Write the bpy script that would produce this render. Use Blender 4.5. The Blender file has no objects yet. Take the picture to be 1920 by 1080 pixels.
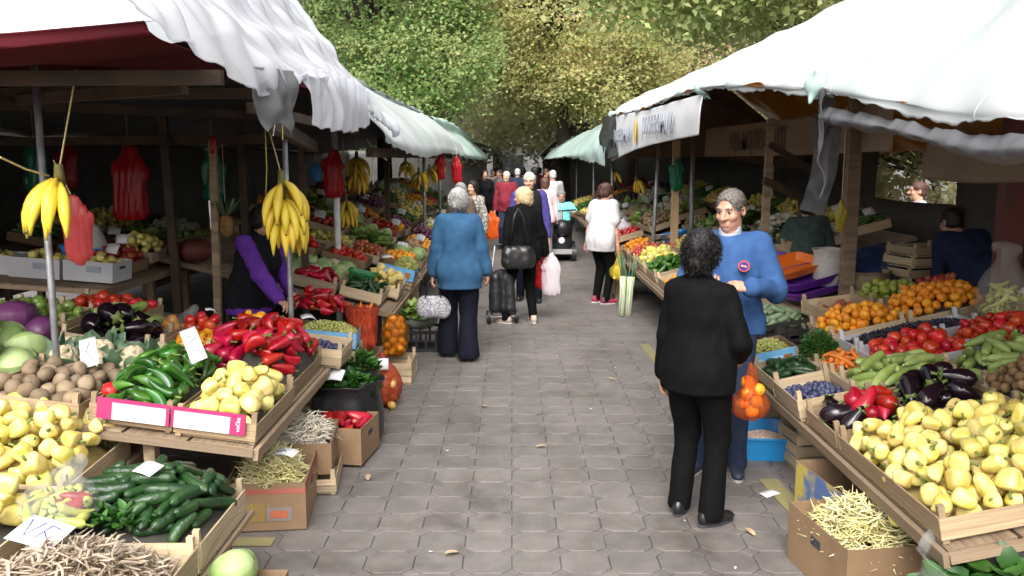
import bpy, bmesh, math, random
import numpy as np
from mathutils import Vector, Matrix, Euler
R = math.radians
SC = bpy.context.scene
COL = SC.collection
# ------------------------------------------------------------------ camera
F_PX, CAM_H = 1650.0, 1.95
PITCH = math.atan(240 / F_PX)
cam = bpy.data.cameras.new("camera"); cam.sensor_width = 36.0; cam.lens = 36.0 * F_PX / 1920
cam.clip_start = 0.05; cam.clip_end = 2000
cam_o = bpy.data.objects.new("camera", cam); COL.objects.link(cam_o)
cam_o.location = (0, 0, CAM_H); cam_o.rotation_euler = (math.pi / 2 - PITCH, 0, 0)
SC.camera = cam_o
# ------------------------------------------------------------------ sky (overcast) and sun
SUN_EL, SUN_AZ = 46.0, 190.0
w = bpy.data.worlds.new("World"); SC.world = w; w.use_nodes = True
nt = w.node_tree; nt.nodes.clear()
sky = nt.nodes.new("ShaderNodeTexSky"); sky.sky_type = 'NISHITA'; sky.sun_disc = False
sky.sun_elevation = R(SUN_EL); sky.sun_rotation = R(SUN_AZ)
sky.air_density = 1.0; sky.dust_density = 6.0; sky.ozone_density = 0.6
hs = nt.nodes.new("ShaderNodeHueSaturation"); hs.inputs['Saturation'].default_value = 0.22
bg = nt.nodes.new("ShaderNodeBackground"); bg.inputs['Strength'].default_value = 0.15
wo = nt.nodes.new("ShaderNodeOutputWorld")
nt.links.new(sky.outputs[0], hs.inputs['Color']); nt.links.new(hs.outputs[0], bg.inputs[0]); nt.links.new(bg.outputs[0], wo.inputs[0])
sl = bpy.data.lights.new("sun", 'SUN'); sl.energy = 1.4; sl.angle = R(50); sl.color = (1, .965, .92)
so = bpy.data.objects.new("sun", sl); COL.objects.link(so)
so.rotation_euler = Euler((R(90 - SUN_EL), 0, R(180 - SUN_AZ)), 'XYZ')
vs = SC.view_settings; SC.display_settings.display_device = 'sRGB'
vs.view_transform = 'Standard'; vs.look = 'None'; vs.gamma = 1.0; vs.use_curve_mapping = False
vs.exposure = 1.1
SC.render.engine = 'CYCLES'; SC.cycles.use_denoising = True; SC.cycles.max_bounces = 6; SC.cycles.diffuse_bounces = 3; SC.cycles.glossy_bounces = 2; SC.cycles.transmission_bounces = 4
SC.cycles.transparent_max_bounces = 10; SC.cycles.caustics_reflective = False; SC.cycles.caustics_refractive = False
rng = np.random.default_rng(7); random.seed(7)
# ------------------------------------------------------------------ helpers
def ray(u, v):
    a = (u - 960) / F_PX; b = (540 - v) / F_PX
    return a, math.cos(PITCH) + b * math.sin(PITCH), -math.sin(PITCH) + b * math.cos(PITCH)
def atY(u, v, Y):
    a, y, z = ray(u, v); t = Y / y; return Vector((a * t, Y, CAM_H + z * t))
def atZ(u, v, Z):
    a, y, z = ray(u, v); t = (Z - CAM_H) / z; return Vector((a * t, y * t, Z))
def mesh(name, V, Fc, mats=(), smooth=True, midx=None):
    me = bpy.data.meshes.new(name)
    V = np.asarray(V, dtype=np.float32).reshape(-1, 3)
    if isinstance(Fc, np.ndarray):
        n, k = Fc.shape
        me.vertices.add(len(V)); me.vertices.foreach_set('co', V.ravel())
        me.loops.add(n * k); me.loops.foreach_set('vertex_index', Fc.astype(np.int32).ravel())
        me.polygons.add(n); me.polygons.foreach_set('loop_start', np.arange(0, n * k, k, dtype=np.int32))
        me.polygons.foreach_set('loop_total', np.full(n, k, dtype=np.int32))
    else:
        me.from_pydata([tuple(v) for v in V.tolist()], [], Fc)
    for m in mats: me.materials.append(m)
    n = len(me.polygons)
    me.polygons.foreach_set('use_smooth', np.full(n, smooth, dtype=bool))
    if midx is not None: me.polygons.foreach_set('material_index', np.asarray(midx, dtype=np.int32))
    me.update(calc_edges=True)
    return me
def ob(name, me, parent=None, loc=None, rot=None, scale=None):
    o = bpy.data.objects.new(name, me); COL.objects.link(o)
    if parent is not None: o.parent = parent
    if loc is not None: o.location = loc
    if rot is not None: o.rotation_euler = rot
    if scale is not None: o.scale = scale if hasattr(scale, '__len__') else (scale,) * 3
    return o
def tag(o, label=None, cat=None, group=None, kind=None):
    if label: o['label'] = label
    if cat: o['category'] = cat
    if group: o['group'] = group
    if kind: o['kind'] = kind
    return o
def thing(name, label, cat, loc=(0, 0, 0), rot=(0, 0, 0), group=None):
    return tag(ob(name, None, None, loc, rot), label, cat, group)
class MB:
    """collects quads / tris"""
    def __init__(s): s.v = []; s.f = []; s.m = []
    def add(s, V, Fc, m=0):
        b = len(s.v); s.v += [tuple(p) for p in V]; s.f += [tuple(i + b for i in q) for q in Fc]; s.m += [m] * len(Fc); return s
    def box(s, c, d, rot=None, m=0):
        x, y, z = (q / 2 for q in d); P = [Vector(p) for p in ((-x, -y, -z), (x, -y, -z), (x, y, -z), (-x, y, -z), (-x, -y, z), (x, -y, z), (x, y, z), (-x, y, z))]
        if rot is not None: P = [rot @ p for p in P]
        c = Vector(c)
        return s.add([p + c for p in P], [(0, 3, 2, 1), (4, 5, 6, 7), (0, 1, 5, 4), (1, 2, 6, 5), (2, 3, 7, 6), (3, 0, 4, 7)], m)
    def tube(s, pts, rad, n=8, m=0, cap=True, flat=1.0):
        pts = [Vector(p) for p in pts]; k = len(pts)
        if not hasattr(rad, '__len__'): rad = [rad] * k
        V = []; up = Vector((0, 0, 1)); d0 = (pts[1] - pts[0]).normalized()
        if abs(d0.dot(up)) > .95: up = Vector((1, 0, 0))
        for i in range(k):
            d = (pts[min(i + 1, k - 1)] - pts[max(i - 1, 0)]).normalized()
            a = d.cross(up).normalized(); b = a.cross(d); up = b
            for j in range(n):
                t = 2 * math.pi * j / n
                V.append(pts[i] + (a * math.cos(t) + b * math.sin(t) * flat) * rad[i])
        Fc = [(i * n + j, i * n + (j + 1) % n, (i + 1) * n + (j + 1) % n, (i + 1) * n + j) for i in range(k - 1) for j in range(n)]
        if cap: Fc += [tuple(range(n - 1, -1, -1)), tuple(range((k - 1) * n, k * n))]
        return s.add(V, Fc, m)
    def mesh(s, name, mats, smooth=False): return mesh(name, s.v, s.f, mats, smooth, s.m)
    def build(s, name, mats, parent=None, smooth=False, **k):
        return ob(name, s.mesh(name, mats if isinstance(mats, (list, tuple)) else [mats], smooth), parent, **k)
def lathe_fn(nu, nv, fn):
    """closed surface from fn(theta, v in 0..1) -> xyz, poles collapse"""
    V = []; Fc = []
    for j in range(nv + 1):
        for i in range(nu): V.append(fn(2 * math.pi * i / nu, j / nv))
    for j in range(nv):
        for i in range(nu):
            a = j * nu + i; b = j * nu + (i + 1) % nu; Fc.append((a, b, b + nu, a + nu))
    return V, Fc
def hnoise(seed, n=5, f=1.0):
    """smooth 3-D noise from a few random sine waves (numpy or floats)"""
    r = np.random.default_rng(seed); K = r.normal(size=(n, 3)) * f; ph = r.uniform(0, 6.28, n)
    def g(x, y, z):
        s = 0
        for k, p in zip(K, ph): s = s + np.sin(k[0] * x + k[1] * y + k[2] * z + p)
        return s / n
    return g
# ------------------------------------------------------------------ materials
_M = {}
def mat(name, c1, c2=None, rough=.5, ns=6.0, rnd=.12, hue=.0, bump=0.0, bs=40.0, spec=.5, stretch=None, island=False, sub=0.0, detail=4.0, lo=.35, hi=.65, metal=0.0, rvar=0.0, coat=0.0):
    if name in _M: return _M[name]
    m = bpy.data.materials.new(name); m.use_nodes = True; _M[name] = m
    t = m.node_tree; N = t.nodes; L = t.links; b = N['Principled BSDF']
    c2 = c2 or tuple(q * .75 for q in c1)
    tc = N.new('ShaderNodeTexCoord'); oi = N.new('ShaderNodeObjectInfo')
    mp = N.new('ShaderNodeMapping'); L.new(tc.outputs['Object'], mp.inputs[0])
    add = N.new('ShaderNodeVectorMath'); add.operation = 'MULTIPLY_ADD'; add.inputs[1].default_value = (37, 53, 71)
    cx = N.new('ShaderNodeCombineXYZ')
    for i in range(3): L.new(oi.outputs['Random'], cx.inputs[i])
    L.new(cx.outputs[0], add.inputs[0]); L.new(mp.outputs[0], add.inputs[2])
    if stretch: mp.inputs['Scale'].default_value = stretch
    nz = N.new('ShaderNodeTexNoise'); nz.inputs['Scale'].default_value = ns; nz.inputs['Detail'].default_value = detail
    L.new(add.outputs[0], nz.inputs['Vector'])
    rp = N.new('ShaderNodeValToRGB'); rp.color_ramp.elements[0].position = lo; rp.color_ramp.elements[1].position = hi
    rp.color_ramp.elements[0].color = (*c1, 1); rp.color_ramp.elements[1].color = (*c2, 1); L.new(nz.outputs[0], rp.inputs[0])
    hv = N.new('ShaderNodeHueSaturation'); L.new(rp.outputs[0], hv.inputs['Color'])
    src = oi.outputs['Random']
    if island:
        g = N.new('ShaderNodeNewGeometry'); src = g.outputs['Random Per Island']
    mr = N.new('ShaderNodeMapRange'); mr.inputs['To Min'].default_value = 1 - rnd; mr.inputs['To Max'].default_value = 1 + rnd; L.new(src, mr.inputs['Value']); L.new(mr.outputs[0], hv.inputs['Value'])
    if hue:
        wn = N.new('ShaderNodeTexWhiteNoise'); wn.noise_dimensions = '1D'; L.new(src, wn.inputs['W'])
        mh = N.new('ShaderNodeMapRange'); mh.inputs['To Min'].default_value = .5 - hue; mh.inputs['To Max'].default_value = .5 + hue; L.new(wn.outputs['Value'], mh.inputs['Value']); L.new(mh.outputs[0], hv.inputs['Hue'])
    L.new(hv.outputs[0], b.inputs['Base Color'])
    b.inputs['Roughness'].default_value = rough; b.inputs['Specular IOR Level'].default_value = spec; b.inputs['Metallic'].default_value = metal
    if coat: b.inputs['Coat Weight'].default_value = coat; b.inputs['Coat Roughness'].default_value = .15
    if sub: b.inputs['Subsurface Weight'].default_value = sub; b.inputs['Subsurface Radius'].default_value = (.01, .006, .003); b.inputs['Subsurface Scale'].default_value = .5
    if rvar:
        rr = N.new('ShaderNodeMapRange'); rr.inputs['To Min'].default_value = rough - rvar; rr.inputs['To Max'].default_value = rough + rvar; L.new(nz.outputs[0], rr.inputs['Value']); L.new(rr.outputs[0], b.inputs['Roughness'])
    if bump:
        n2 = N.new('ShaderNodeTexNoise'); n2.inputs['Scale'].default_value = bs; n2.inputs['Detail'].default_value = 3; L.new(add.outputs[0], n2.inputs['Vector'])
        bp = N.new('ShaderNodeBump'); bp.inputs['Strength'].default_value = bump; bp.inputs['Distance'].default_value = .01; L.new(n2.outputs[0], bp.inputs['Height']); L.new(bp.outputs[0], b.inputs['Normal'])
    return m
def film(name, col, alpha=.5, rough=.3, trans=.5, dirt=None):
    """thin sheet: part see-through, part diffuse, part lit from behind"""
    if name in _M: return _M[name]
    m = bpy.data.materials.new(name); m.use_nodes = True; _M[name] = m
    t = m.node_tree; N = t.nodes; L = t.links; b = N['Principled BSDF']; o = N['Material Output']
    b.inputs['Base Color'].default_value = (*col, 1); b.inputs['Roughness'].default_value = rough; b.inputs['Specular IOR Level'].default_value = .5 if alpha < .95 else .15
    csock = None
    if dirt:
        tc = N.new('ShaderNodeTexCoord'); nz = N.new('ShaderNodeTexNoise'); nz.inputs['Scale'].default_value = dirt[1]; nz.inputs['Detail'].default_value = 6
        L.new(tc.outputs['Object'], nz.inputs['Vector'])
        rp = N.new('ShaderNodeValToRGB'); rp.color_ramp.elements[0].position = .45; rp.color_ramp.elements[1].position = .72
        rp.color_ramp.elements[0].color = (*col, 1); rp.color_ramp.elements[1].color = (*dirt[0], 1); L.new(nz.outputs[0], rp.inputs[0]); L.new(rp.outputs[0], b.inputs['Base Color']); csock = rp.outputs[0]
    tl = N.new('ShaderNodeBsdfTranslucent'); tl.inputs[0].default_value = (*col, 1)
    if csock: L.new(csock, tl.inputs[0])
    m1 = N.new('ShaderNodeMixShader'); m1.inputs[0].default_value = trans; L.new(b.outputs[0], m1.inputs[1]); L.new(tl.outputs[0], m1.inputs[2])
    tp = N.new('ShaderNodeBsdfTransparent'); tp.inputs[0].default_value = tuple(.5 + .5 * q for q in col) + (1,)
    m2 = N.new('ShaderNodeMixShader'); m2.inputs[0].default_value = alpha; L.new(tp.outputs[0], m2.inputs[1]); L.new(m1.outputs[0], m2.inputs[2])
    L.new(m2.outputs[0], o.inputs[0])
    return m
# ------------------------------------------------------------------ signed distance fields -> mesh (surface nets)
class SDF:
    def __init__(s, lo, hi, h):
        s.h = h; s.lo = np.array(lo, float); n = np.ceil((np.array(hi) - s.lo) / h).astype(int) + 1
        s.ax = [(s.lo[i] + h * np.arange(n[i])).astype(np.float32) for i in range(3)]
        s.D = np.full(n, 1.0, np.float32)
    def _sl(s, lo, hi):
        o = []
        for i in range(3):
            a = int(np.clip(np.floor((lo[i] - s.lo[i]) / s.h), 0, len(s.ax[i]))); b = int(np.clip(np.ceil((hi[i] - s.lo[i]) / s.h) + 1, 0, len(s.ax[i]))); o.append(slice(a, max(a, b)))
        return tuple(o)
    def _mix(s, sl, d, k, op):
        A = s.D[sl]
        if op == 'u':
            h = np.clip(.5 + .5 * (A - d) / k, 0, 1); s.D[sl] = A * (1 - h) + d * h - k * h * (1 - h)
        else:
            d = -d; h = np.clip(.5 - .5 * (A - d) / k, 0, 1); s.D[sl] = A * (1 - h) + d * h + k * h * (1 - h)
    def xyz(s, sl=None):
        sl = sl or (slice(None),) * 3
        return s.ax[0][sl[0]][:, None, None], s.ax[1][sl[1]][None, :, None], s.ax[2][sl[2]][None, None, :]
    def cone(s, a, b, ra, rb, k=.02, sc=(1, 1, 1), op='u'):
        a = np.array(a, float); b = np.array(b, float); sc = np.array(sc, float)
        r = max(ra, rb) * sc + k + 3 * s.h; sl = s._sl(np.minimum(a, b) - r, np.maximum(a, b) + r)
        X, Y, Z = s.xyz(sl)
        if X.size * Y.size * Z.size == 0: return s
        X = (X - a[0]) / sc[0]; Y = (Y - a[1]) / sc[1]; Z = (Z - a[2]) / sc[2]; d = (b - a) / sc; L2 = max(float(d @ d), 1e-9)
        t = np.clip((X * d[0] + Y * d[1] + Z * d[2]) / L2, 0, 1)
        q = np.sqrt((X - t * d[0]) ** 2 + (Y - t * d[1]) ** 2 + (Z - t * d[2]) ** 2) - (ra + (rb - ra) * t)
        s._mix(sl, q * sc.min(), k, op); return s
    def ell(s, c, r, k=.02, rot=None, op='u'):
        c = np.array(c, float); r = np.array(r, float); m = r.max() + k + 3 * s.h; sl = s._sl(c - m, c + m)
        X, Y, Z = s.xyz(sl)
        if X.size * Y.size * Z.size == 0: return s
        X = X - c[0]; Y = Y - c[1]; Z = Z - c[2]
        if rot is not None:
            q = np.array(rot).T; X, Y, Z = (q[i][0] * X + q[i][1] * Y + q[i][2] * Z for i in range(3))
        k0 = np.sqrt((X / r[0]) ** 2 + (Y / r[1]) ** 2 + (Z / r[2]) ** 2); k1 = np.sqrt((X / r[0] ** 2) ** 2 + (Y / r[1] ** 2) ** 2 + (Z / r[2] ** 2) ** 2) + 1e-6
        s._mix(sl, k0 * (k0 - 1) / k1, k, op); return s
    def disp(s, fn): s.D = s.D + fn(*s.xyz()).astype(np.float32); return s
    def cut(s, p, n):
        X, Y, Z = s.xyz(); s.D = np.maximum(s.D, ((X - p[0]) * n[0] + (Y - p[1]) * n[1] + (Z - p[2]) * n[2]).astype(np.float32)); return s
    def out(s):
        D = s.D; D[0] = D[-1] = 1; D[:, 0] = D[:, -1] = 1; D[:, :, 0] = D[:, :, -1] = 1
        nx, ny, nz = D.shape; ins = D < 0
        cs = np.zeros((nx - 1, ny - 1, nz - 1), np.int8); off = [(i, j, k) for i in (0, 1) for j in (0, 1) for k in (0, 1)]
        g = lambda A, o: A[o[0]:nx - 1 + o[0], o[1]:ny - 1 + o[1], o[2]:nz - 1 + o[2]]
        for o in off: cs += g(ins, o)
        act = (cs > 0) & (cs < 8); idx = np.full(act.shape, -1, np.int64); I = np.argwhere(act); idx[act] = np.arange(len(I))
        P = np.zeros((len(I), 3)); C = np.zeros(len(I))
        for a in range(8):
            for b in range(a + 1, 8):
                oa, ob_ = np.array(off[a]), np.array(off[b])
                if abs(oa - ob_).sum() != 1: continue
                da = D[tuple((I + oa).T)]; db = D[tuple((I + ob_).T)]; m = (da < 0) != (db < 0)
                t = np.where(m, da / (da - db + 1e-12), 0)
                P += np.where(m[:, None], oa + (ob_ - oa) * t[:, None], 0); C += m
        V = (I + P / np.maximum(C, 1)[:, None]) * s.h + s.lo
        Q = []
        for ax in range(3):
            e = [0, 0, 0]; e[ax] = 1; u, v = [(1, 2), (2, 0), (0, 1)][ax]
            A = ins[:nx - 1, :ny - 1, :nz - 1]; B = ins[e[0]:nx - 1 + e[0], e[1]:ny - 1 + e[1], e[2]:nz - 1 + e[2]]
            E = np.argwhere(A != B); E = E[(E[:, u] > 0) & (E[:, v] > 0)]
            du = np.zeros(3, int); du[u] = 1; dv = np.zeros(3, int); dv[v] = 1
            q = np.stack([idx[tuple((E - du - dv).T)], idx[tuple((E - dv).T)], idx[tuple(E.T)], idx[tuple((E - du).T)]], 1)
            fl = ~A[tuple(E.T)]; q[fl] = q[fl][:, ::-1]; Q.append(q[(q >= 0).all(1)])
        return V, np.concatenate(Q)
def join_vf(parts):
    V = []; Fq = []; b = 0
    for v, f in parts: V.append(v); Fq.append(f + b); b += len(v)
    return np.concatenate(V), np.concatenate(Fq)
def unit_box(m, ax=0):
    """unit cube mesh per material and long axis, scaled by its object (slats, planks, posts)"""
    k = 'unit_%s_%d' % (m.name, ax)
    if k not in bpy.data.meshes:
        mm = m
        if ax:
            mm = m.copy(); mp = [n for n in mm.node_tree.nodes if n.type == 'MAPPING'][0]; s = list(mp.inputs['Scale'].default_value); s[0], s[ax] = s[ax], s[0]; mp.inputs['Scale'].default_value = s
        me = MB().box((0, 0, 0), (1, 1, 1)).mesh(k, [mm]); me.name = k
    return bpy.data.meshes[k]
def plank(name, m, parent, c, d, rot=None): return ob(name, unit_box(m, max(range(3), key=lambda i: d[i])), parent, c, rot, d)
def catmull(P, t):
    """P (k,3) polyline, t array in 0..1"""
    P = np.asarray(P, float); k = len(P); x = np.clip(np.asarray(t) * (k - 1), 0, k - 1 - 1e-6); i = x.astype(int); f = (x - i)[:, None]
    g = lambda j: P[np.clip(j, 0, k - 1)]
    p0, p1, p2, p3 = g(i - 1), g(i), g(i + 1), g(i + 2)
    return .5 * (2 * p1 + (p2 - p0) * f + (2 * p0 - 5 * p1 + 4 * p2 - p3) * f ** 2 + (3 * p1 - p0 - 3 * p2 + p3) * f ** 3)
def sheet(rows, nu, nv, wr=.0, wf=4.0, seed=0, lin=False, edge=0.0, an=(1, 1, 1)):
    """cloth grid through control rows (each a polyline), with wrinkles"""
    tu = np.linspace(0, 1, nu); tv = np.linspace(0, 1, nv)
    A = np.stack([catmull(r, tu) for r in rows]); G = np.zeros((nv, nu, 3))
    if lin:
        for j, t in enumerate(tv):
            x = t * (len(rows) - 1); i = min(int(x), len(rows) - 2); G[j] = A[i] * (1 - x + i) + A[i + 1] * (x - i)
    else:
        for i in range(nu): G[:, i] = catmull(A[:, i], tv)
    du = np.gradient(G, axis=1); dv = np.gradient(G, axis=0); n = np.cross(du, dv); n /= np.linalg.norm(n, axis=2, keepdims=True) + 1e-9
    if wr:
        x, y, z = G[..., 0] * an[0], G[..., 1] * an[1], G[..., 2] * an[2]
        q = hnoise(seed, 7, wf)(x, y, z) + .6 * hnoise(seed + 1, 7, wf * 2.3)(x, y, z) - .7 * np.abs(hnoise(seed + 2, 5, wf * 1.3)(x, y, z))
        G = G + n * (wr * q)[..., None]
    if edge:
        G[-1, :, 2] += edge * hnoise(seed + 5, 6, 14)(G[-1, :, 0], G[-1, :, 1], 0) ; G[-2, :, 2] += .5 * edge * hnoise(seed + 5, 6, 14)(G[-1, :, 0], G[-1, :, 1], 0)
    ij = np.arange(nu * nv).reshape(nv, nu)
    Q = np.stack([ij[:-1, :-1], ij[:-1, 1:], ij[1:, 1:], ij[1:, :-1]], -1).reshape(-1, 4)
    return G.reshape(-1, 3), Q
def solid(o, t=.004, off=0, mo=0):
    m = o.modifiers.new('thickness', 'SOLIDIFY'); m.thickness = t; m.offset = off
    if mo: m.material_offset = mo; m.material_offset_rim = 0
    return o
# ------------------------------------------------------------------ ground and paving
def paving_mat(name, c1, c2, joint=False):
    m = bpy.data.materials.new(name); m.use_nodes = True; t = m.node_tree; N = t.nodes; L = t.links; b = N['Principled BSDF']
    g = N.new('ShaderNodeNewGeometry'); oi = N.new('ShaderNodeObjectInfo')
    n1 = N.new('ShaderNodeTexNoise'); n1.inputs['Scale'].default_value = .9; n1.inputs['Detail'].default_value = 6; L.new(g.outputs['Position'], n1.inputs['Vector'])
    n2 = N.new('ShaderNodeTexNoise'); n2.inputs['Scale'].default_value = 60; n2.inputs['Detail'].default_value = 4; L.new(g.outputs['Position'], n2.inputs['Vector'])
    n3 = N.new('ShaderNodeTexNoise'); n3.inputs['Scale'].default_value = 7; n3.inputs['Detail'].default_value = 7; n3.inputs['Roughness'].default_value = .7; L.new(g.outputs['Position'], n3.inputs['Vector'])
    rp = N.new('ShaderNodeValToRGB'); rp.color_ramp.elements[0].position = .3; rp.color_ramp.elements[1].position = .7
    rp.color_ramp.elements[0].color = (*c1, 1); rp.color_ramp.elements[1].color = (*c2, 1); L.new(n1.outputs[0], rp.inputs[0])
    mx = N.new('ShaderNodeMix'); mx.data_type = 'RGBA'; mx.blend_type = 'MULTIPLY'; mx.inputs['Factor'].default_value = 1
    r3 = N.new('ShaderNodeValToRGB'); r3.color_ramp.elements[0].position = .32; r3.color_ramp.elements[1].position = .6
    r3.color_ramp.elements[0].color = (.72, .70, .68, 1); r3.color_ramp.elements[1].color = (1.05, 1.03, 1.01, 1); L.new(n3.outputs[0], r3.inputs[0])
    L.new(rp.outputs[0], mx.inputs['A']); L.new(r3.outputs[0], mx.inputs['B'])
    n4 = N.new('ShaderNodeTexNoise'); n4.inputs['Scale'].default_value = 1.7; n4.inputs['Detail'].default_value = 5; n4.inputs['Roughness'].default_value = .65; n4.inputs['Distortion'].default_value = .6; L.new(g.outputs['Position'], n4.inputs['Vector'])
    r4 = N.new('ShaderNodeValToRGB'); r4.color_ramp.elements[0].position = .34; r4.color_ramp.elements[1].position = .47; r4.color_ramp.elements[0].color = (.74, .72, .70, 1); r4.color_ramp.elements[1].color = (1, 1, 1, 1); L.new(n4.outputs[0], r4.inputs[0])
    m4 = N.new('ShaderNodeMix'); m4.data_type = 'RGBA'; m4.blend_type = 'MULTIPLY'; m4.inputs['Factor'].default_value = 1; L.new(mx.outputs['Result'], m4.inputs['A']); L.new(r4.outputs[0], m4.inputs['B'])
    hv = N.new('ShaderNodeHueSaturation'); L.new(m4.outputs['Result'], hv.inputs['Color'])
    ad = N.new('ShaderNodeMath'); ad.operation = 'ADD'; L.new(oi.outputs['Random'], ad.inputs[0]); L.new(g.outputs['Random Per Island'], ad.inputs[1])
    fr = N.new('ShaderNodeMath'); fr.operation = 'FRACT'; L.new(ad.outputs[0], fr.inputs[0])
    mr = N.new('ShaderNodeMapRange'); mr.inputs['To Min'].default_value = .9; mr.inputs['To Max'].default_value = 1.08; L.new(fr.outputs[0], mr.inputs['Value']); L.new(mr.outputs[0], hv.inputs['Value'])
    L.new(hv.outputs[0], b.inputs['Base Color'])
    rr = N.new('ShaderNodeMapRange'); rr.inputs['To Min'].default_value = .45; rr.inputs['To Max'].default_value = .8; L.new(n3.outputs[0], rr.inputs['Value']); L.new(rr.outputs[0], b.inputs['Roughness'])
    bp = N.new('ShaderNodeBump'); bp.inputs['Strength'].default_value = .25; bp.inputs['Distance'].default_value = .004; L.new(n2.outputs[0], bp.inputs['Height']); L.new(bp.outputs[0], b.inputs['Normal'])
    return m
m_pave = paving_mat('concrete paving', (.136, .124, .117), (.188, .172, .164))
m_dirt = paving_mat('joint dirt', (.118, .107, .100), (.155, .141, .133))
gd = ob('ground', mesh('ground', [(-400, -60, -.03), (400, -60, -.03), (400, 600, -.03), (-400, 600, -.03)], [(0, 1, 2, 3)], [m_dirt]))
tag(gd, 'grey brown ground stretching away under the whole market', kind='structure')
PV = ob('pavement', mesh('pavement', [(-12, 1, -.012), (14, 1, -.012), (14, 60, -.012), (-12, 60, -.012)], [(0, 1, 2, 3)], [m_dirt]))
tag(PV, 'grey octagonal concrete paving of the market aisle', kind='structure')
PS, PC = .24, .052
def oct_prof(s, c, g):
    a = s / 2 - g; b = a - c + g * .4
    return [(-b, -a), (b, -a), (a, -b), (a, b), (b, a), (-b, a), (-a, b), (-a, -b)]
def stone(prof, ch=.005, dep=.03):
    n = len(prof); V = []; 
    for q, z in ((1.0, -dep), (1.0, -ch * .8), (0, 0)):
        for x, y in prof:
            l = math.hypot(x, y); k = 1 if q else (l - ch) / l
            V.append((x * k, y * k, z))
    Fc = [tuple(range(2 * n, 3 * n))]
    for r in (0, 1):
        for i in range(n): Fc.append((r * n + i, r * n + (i + 1) % n, (r + 1) * n + (i + 1) % n, (r + 1) * n + i))
    return V, Fc
OV, OF = stone(oct_prof(PS, PC, .0019), .0035); d_ = PC * .92
DV, DF = stone([(0, -d_), (d_, 0), (0, d_), (-d_, 0)], .004)
oct_me = mesh('paving_stone', OV, OF, [m_pave], False); dia_me = mesh('diamond_stone', DV, DF, [m_pave], False)
cells = []
for i in range(-46, 54):
    for j in range(12, 190): cells.append((PS * (i + .5), PS * j))
def pri(c): return c[1] + (0 if -1.35 < c[0] < 1.75 else 3 + abs(c[0]))
vis = sorted([c for c in cells if abs(c[0]) < .62 * c[1] + .3 and c[1] > 3.4], key=pri)
near_o = set(vis[:300])
far = MB(); rest_v = []; rest_f = []
dias = sorted([(c[0] + PS / 2, c[1] + PS / 2) for c in cells if abs(c[0]) < .62 * c[1] + .3 and c[1] > 3.4], key=pri)
near_d = set(dias[:300])
rs = random.Random(3)
for c in near_o: ob('paving_stone', oct_me, PV, (c[0] + rs.uniform(-.001, .001), c[1] + rs.uniform(-.001, .001), rs.uniform(-.0025, .001)), (rs.uniform(-.006, .006), rs.uniform(-.006, .006), rs.uniform(-.008, .008)))
for c in near_d: ob('diamond_stone', dia_me, PV, (c[0], c[1], rs.uniform(-.004, .0)), (rs.uniform(-.008, .008), rs.uniform(-.008, .008), 0))
def bulk(me_v, me_f, cs, name):
    V0 = np.array(me_v); n = len(V0); cs = np.array(cs); zz = np.random.default_rng(1).uniform(-.003, .001, len(cs))
    V = (V0[None] + np.concatenate([cs, zz[:, None]], 1)[:, None, :]).reshape(-1, 3)
    me = bpy.data.meshes.new(name); k = len(cs)
    fs = [f for f in me_f]; Fall = [tuple(i + q * n for i in f) for q in range(k) for f in fs]
    me.from_pydata(V.tolist(), [], Fall); me.materials.append(m_pave); me.update()
    return tag(ob(name, me, PV), kind='stuff')
inv = lambda c: abs(c[0]) < .6 * c[1] + .6 and 2.6 < c[1] < 40 and abs(c[0]) < 9
bulk(OV[8:], [OF[0][:0] or tuple(i - 8 for i in OF[0])] + [tuple(i - 8 for i in f) for f in OF[9:]], [c for c in cells if c not in near_o and inv(c)], 'distant_paving')
bulk(DV[4:], [tuple(i - 4 for i in DF[0])] + [tuple(i - 4 for i in f) for f in DF[5:]], [c for c in [(c[0] + PS / 2, c[1] + PS / 2) for c in cells] if c not in near_d and inv(c)], 'distant_diamond_paving')
# ------------------------------------------------------------------ trees
def leaf_mat(name, c1, c2, rnd=.26, hue=.03):
    m = mat(name, c1, c2, rough=.55, ns=.9, rnd=rnd, hue=hue, island=True, spec=.3, detail=3)
    t = m.node_tree; N = t.nodes; L = t.links; b = N['Principled BSDF']; o = N['Material Output']
    tl = N.new('ShaderNodeBsdfTranslucent'); L.new(b.inputs['Base Color'].links[0].from_socket, tl.inputs[0])
    mx = N.new('ShaderNodeMixShader'); mx.inputs[0].default_value = .6; L.new(b.outputs[0], mx.inputs[1]); L.new(tl.outputs[0], mx.inputs[2]); L.new(mx.outputs[0], o.inputs[0])
    return m
m_bark = mat('bark', (.035, .028, .022), (.07, .058, .045), rough=.9, ns=14, bump=.8, bs=30, stretch=(1, 1, .2))
def leaves(cent, rad, nper, size, seed, droop=.5, flat=.7):
    r = np.random.default_rng(seed); n = len(cent) * nper
    P = np.repeat(cent, nper, 0) + r.normal(size=(n, 3)) * np.repeat(rad, nper)[:, None] * np.array([1, 1, flat])
    nrm = r.normal(size=(n, 3)) * .8 + np.array([-.15, -.7, 1.1]); nrm /= np.linalg.norm(nrm, axis=1, keepdims=True)
    d = r.normal(size=(n, 3)); d[:, 2] -= droop; d -= nrm * (d * nrm).sum(1, keepdims=True); d /= np.linalg.norm(d, axis=1, keepdims=True)
    s = np.cross(nrm, d); L = (size * r.uniform(.6, 1.25, n))[:, None]; W = L * .36
    a = P - d * L * .5; b = P + s * W - d * L * .08 + nrm * L * .06; c = P + d * L * .5 - nrm * L * .1; e = P - s * W - d * L * .08 + nrm * L * .06
    V = np.stack([a, b, c, e], 1).reshape(-1, 3); i = np.arange(n)[:, None] * 4
    return V, np.concatenate([i + np.array([[0, 1, 2]]), i + np.array([[0, 2, 3]])])
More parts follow.
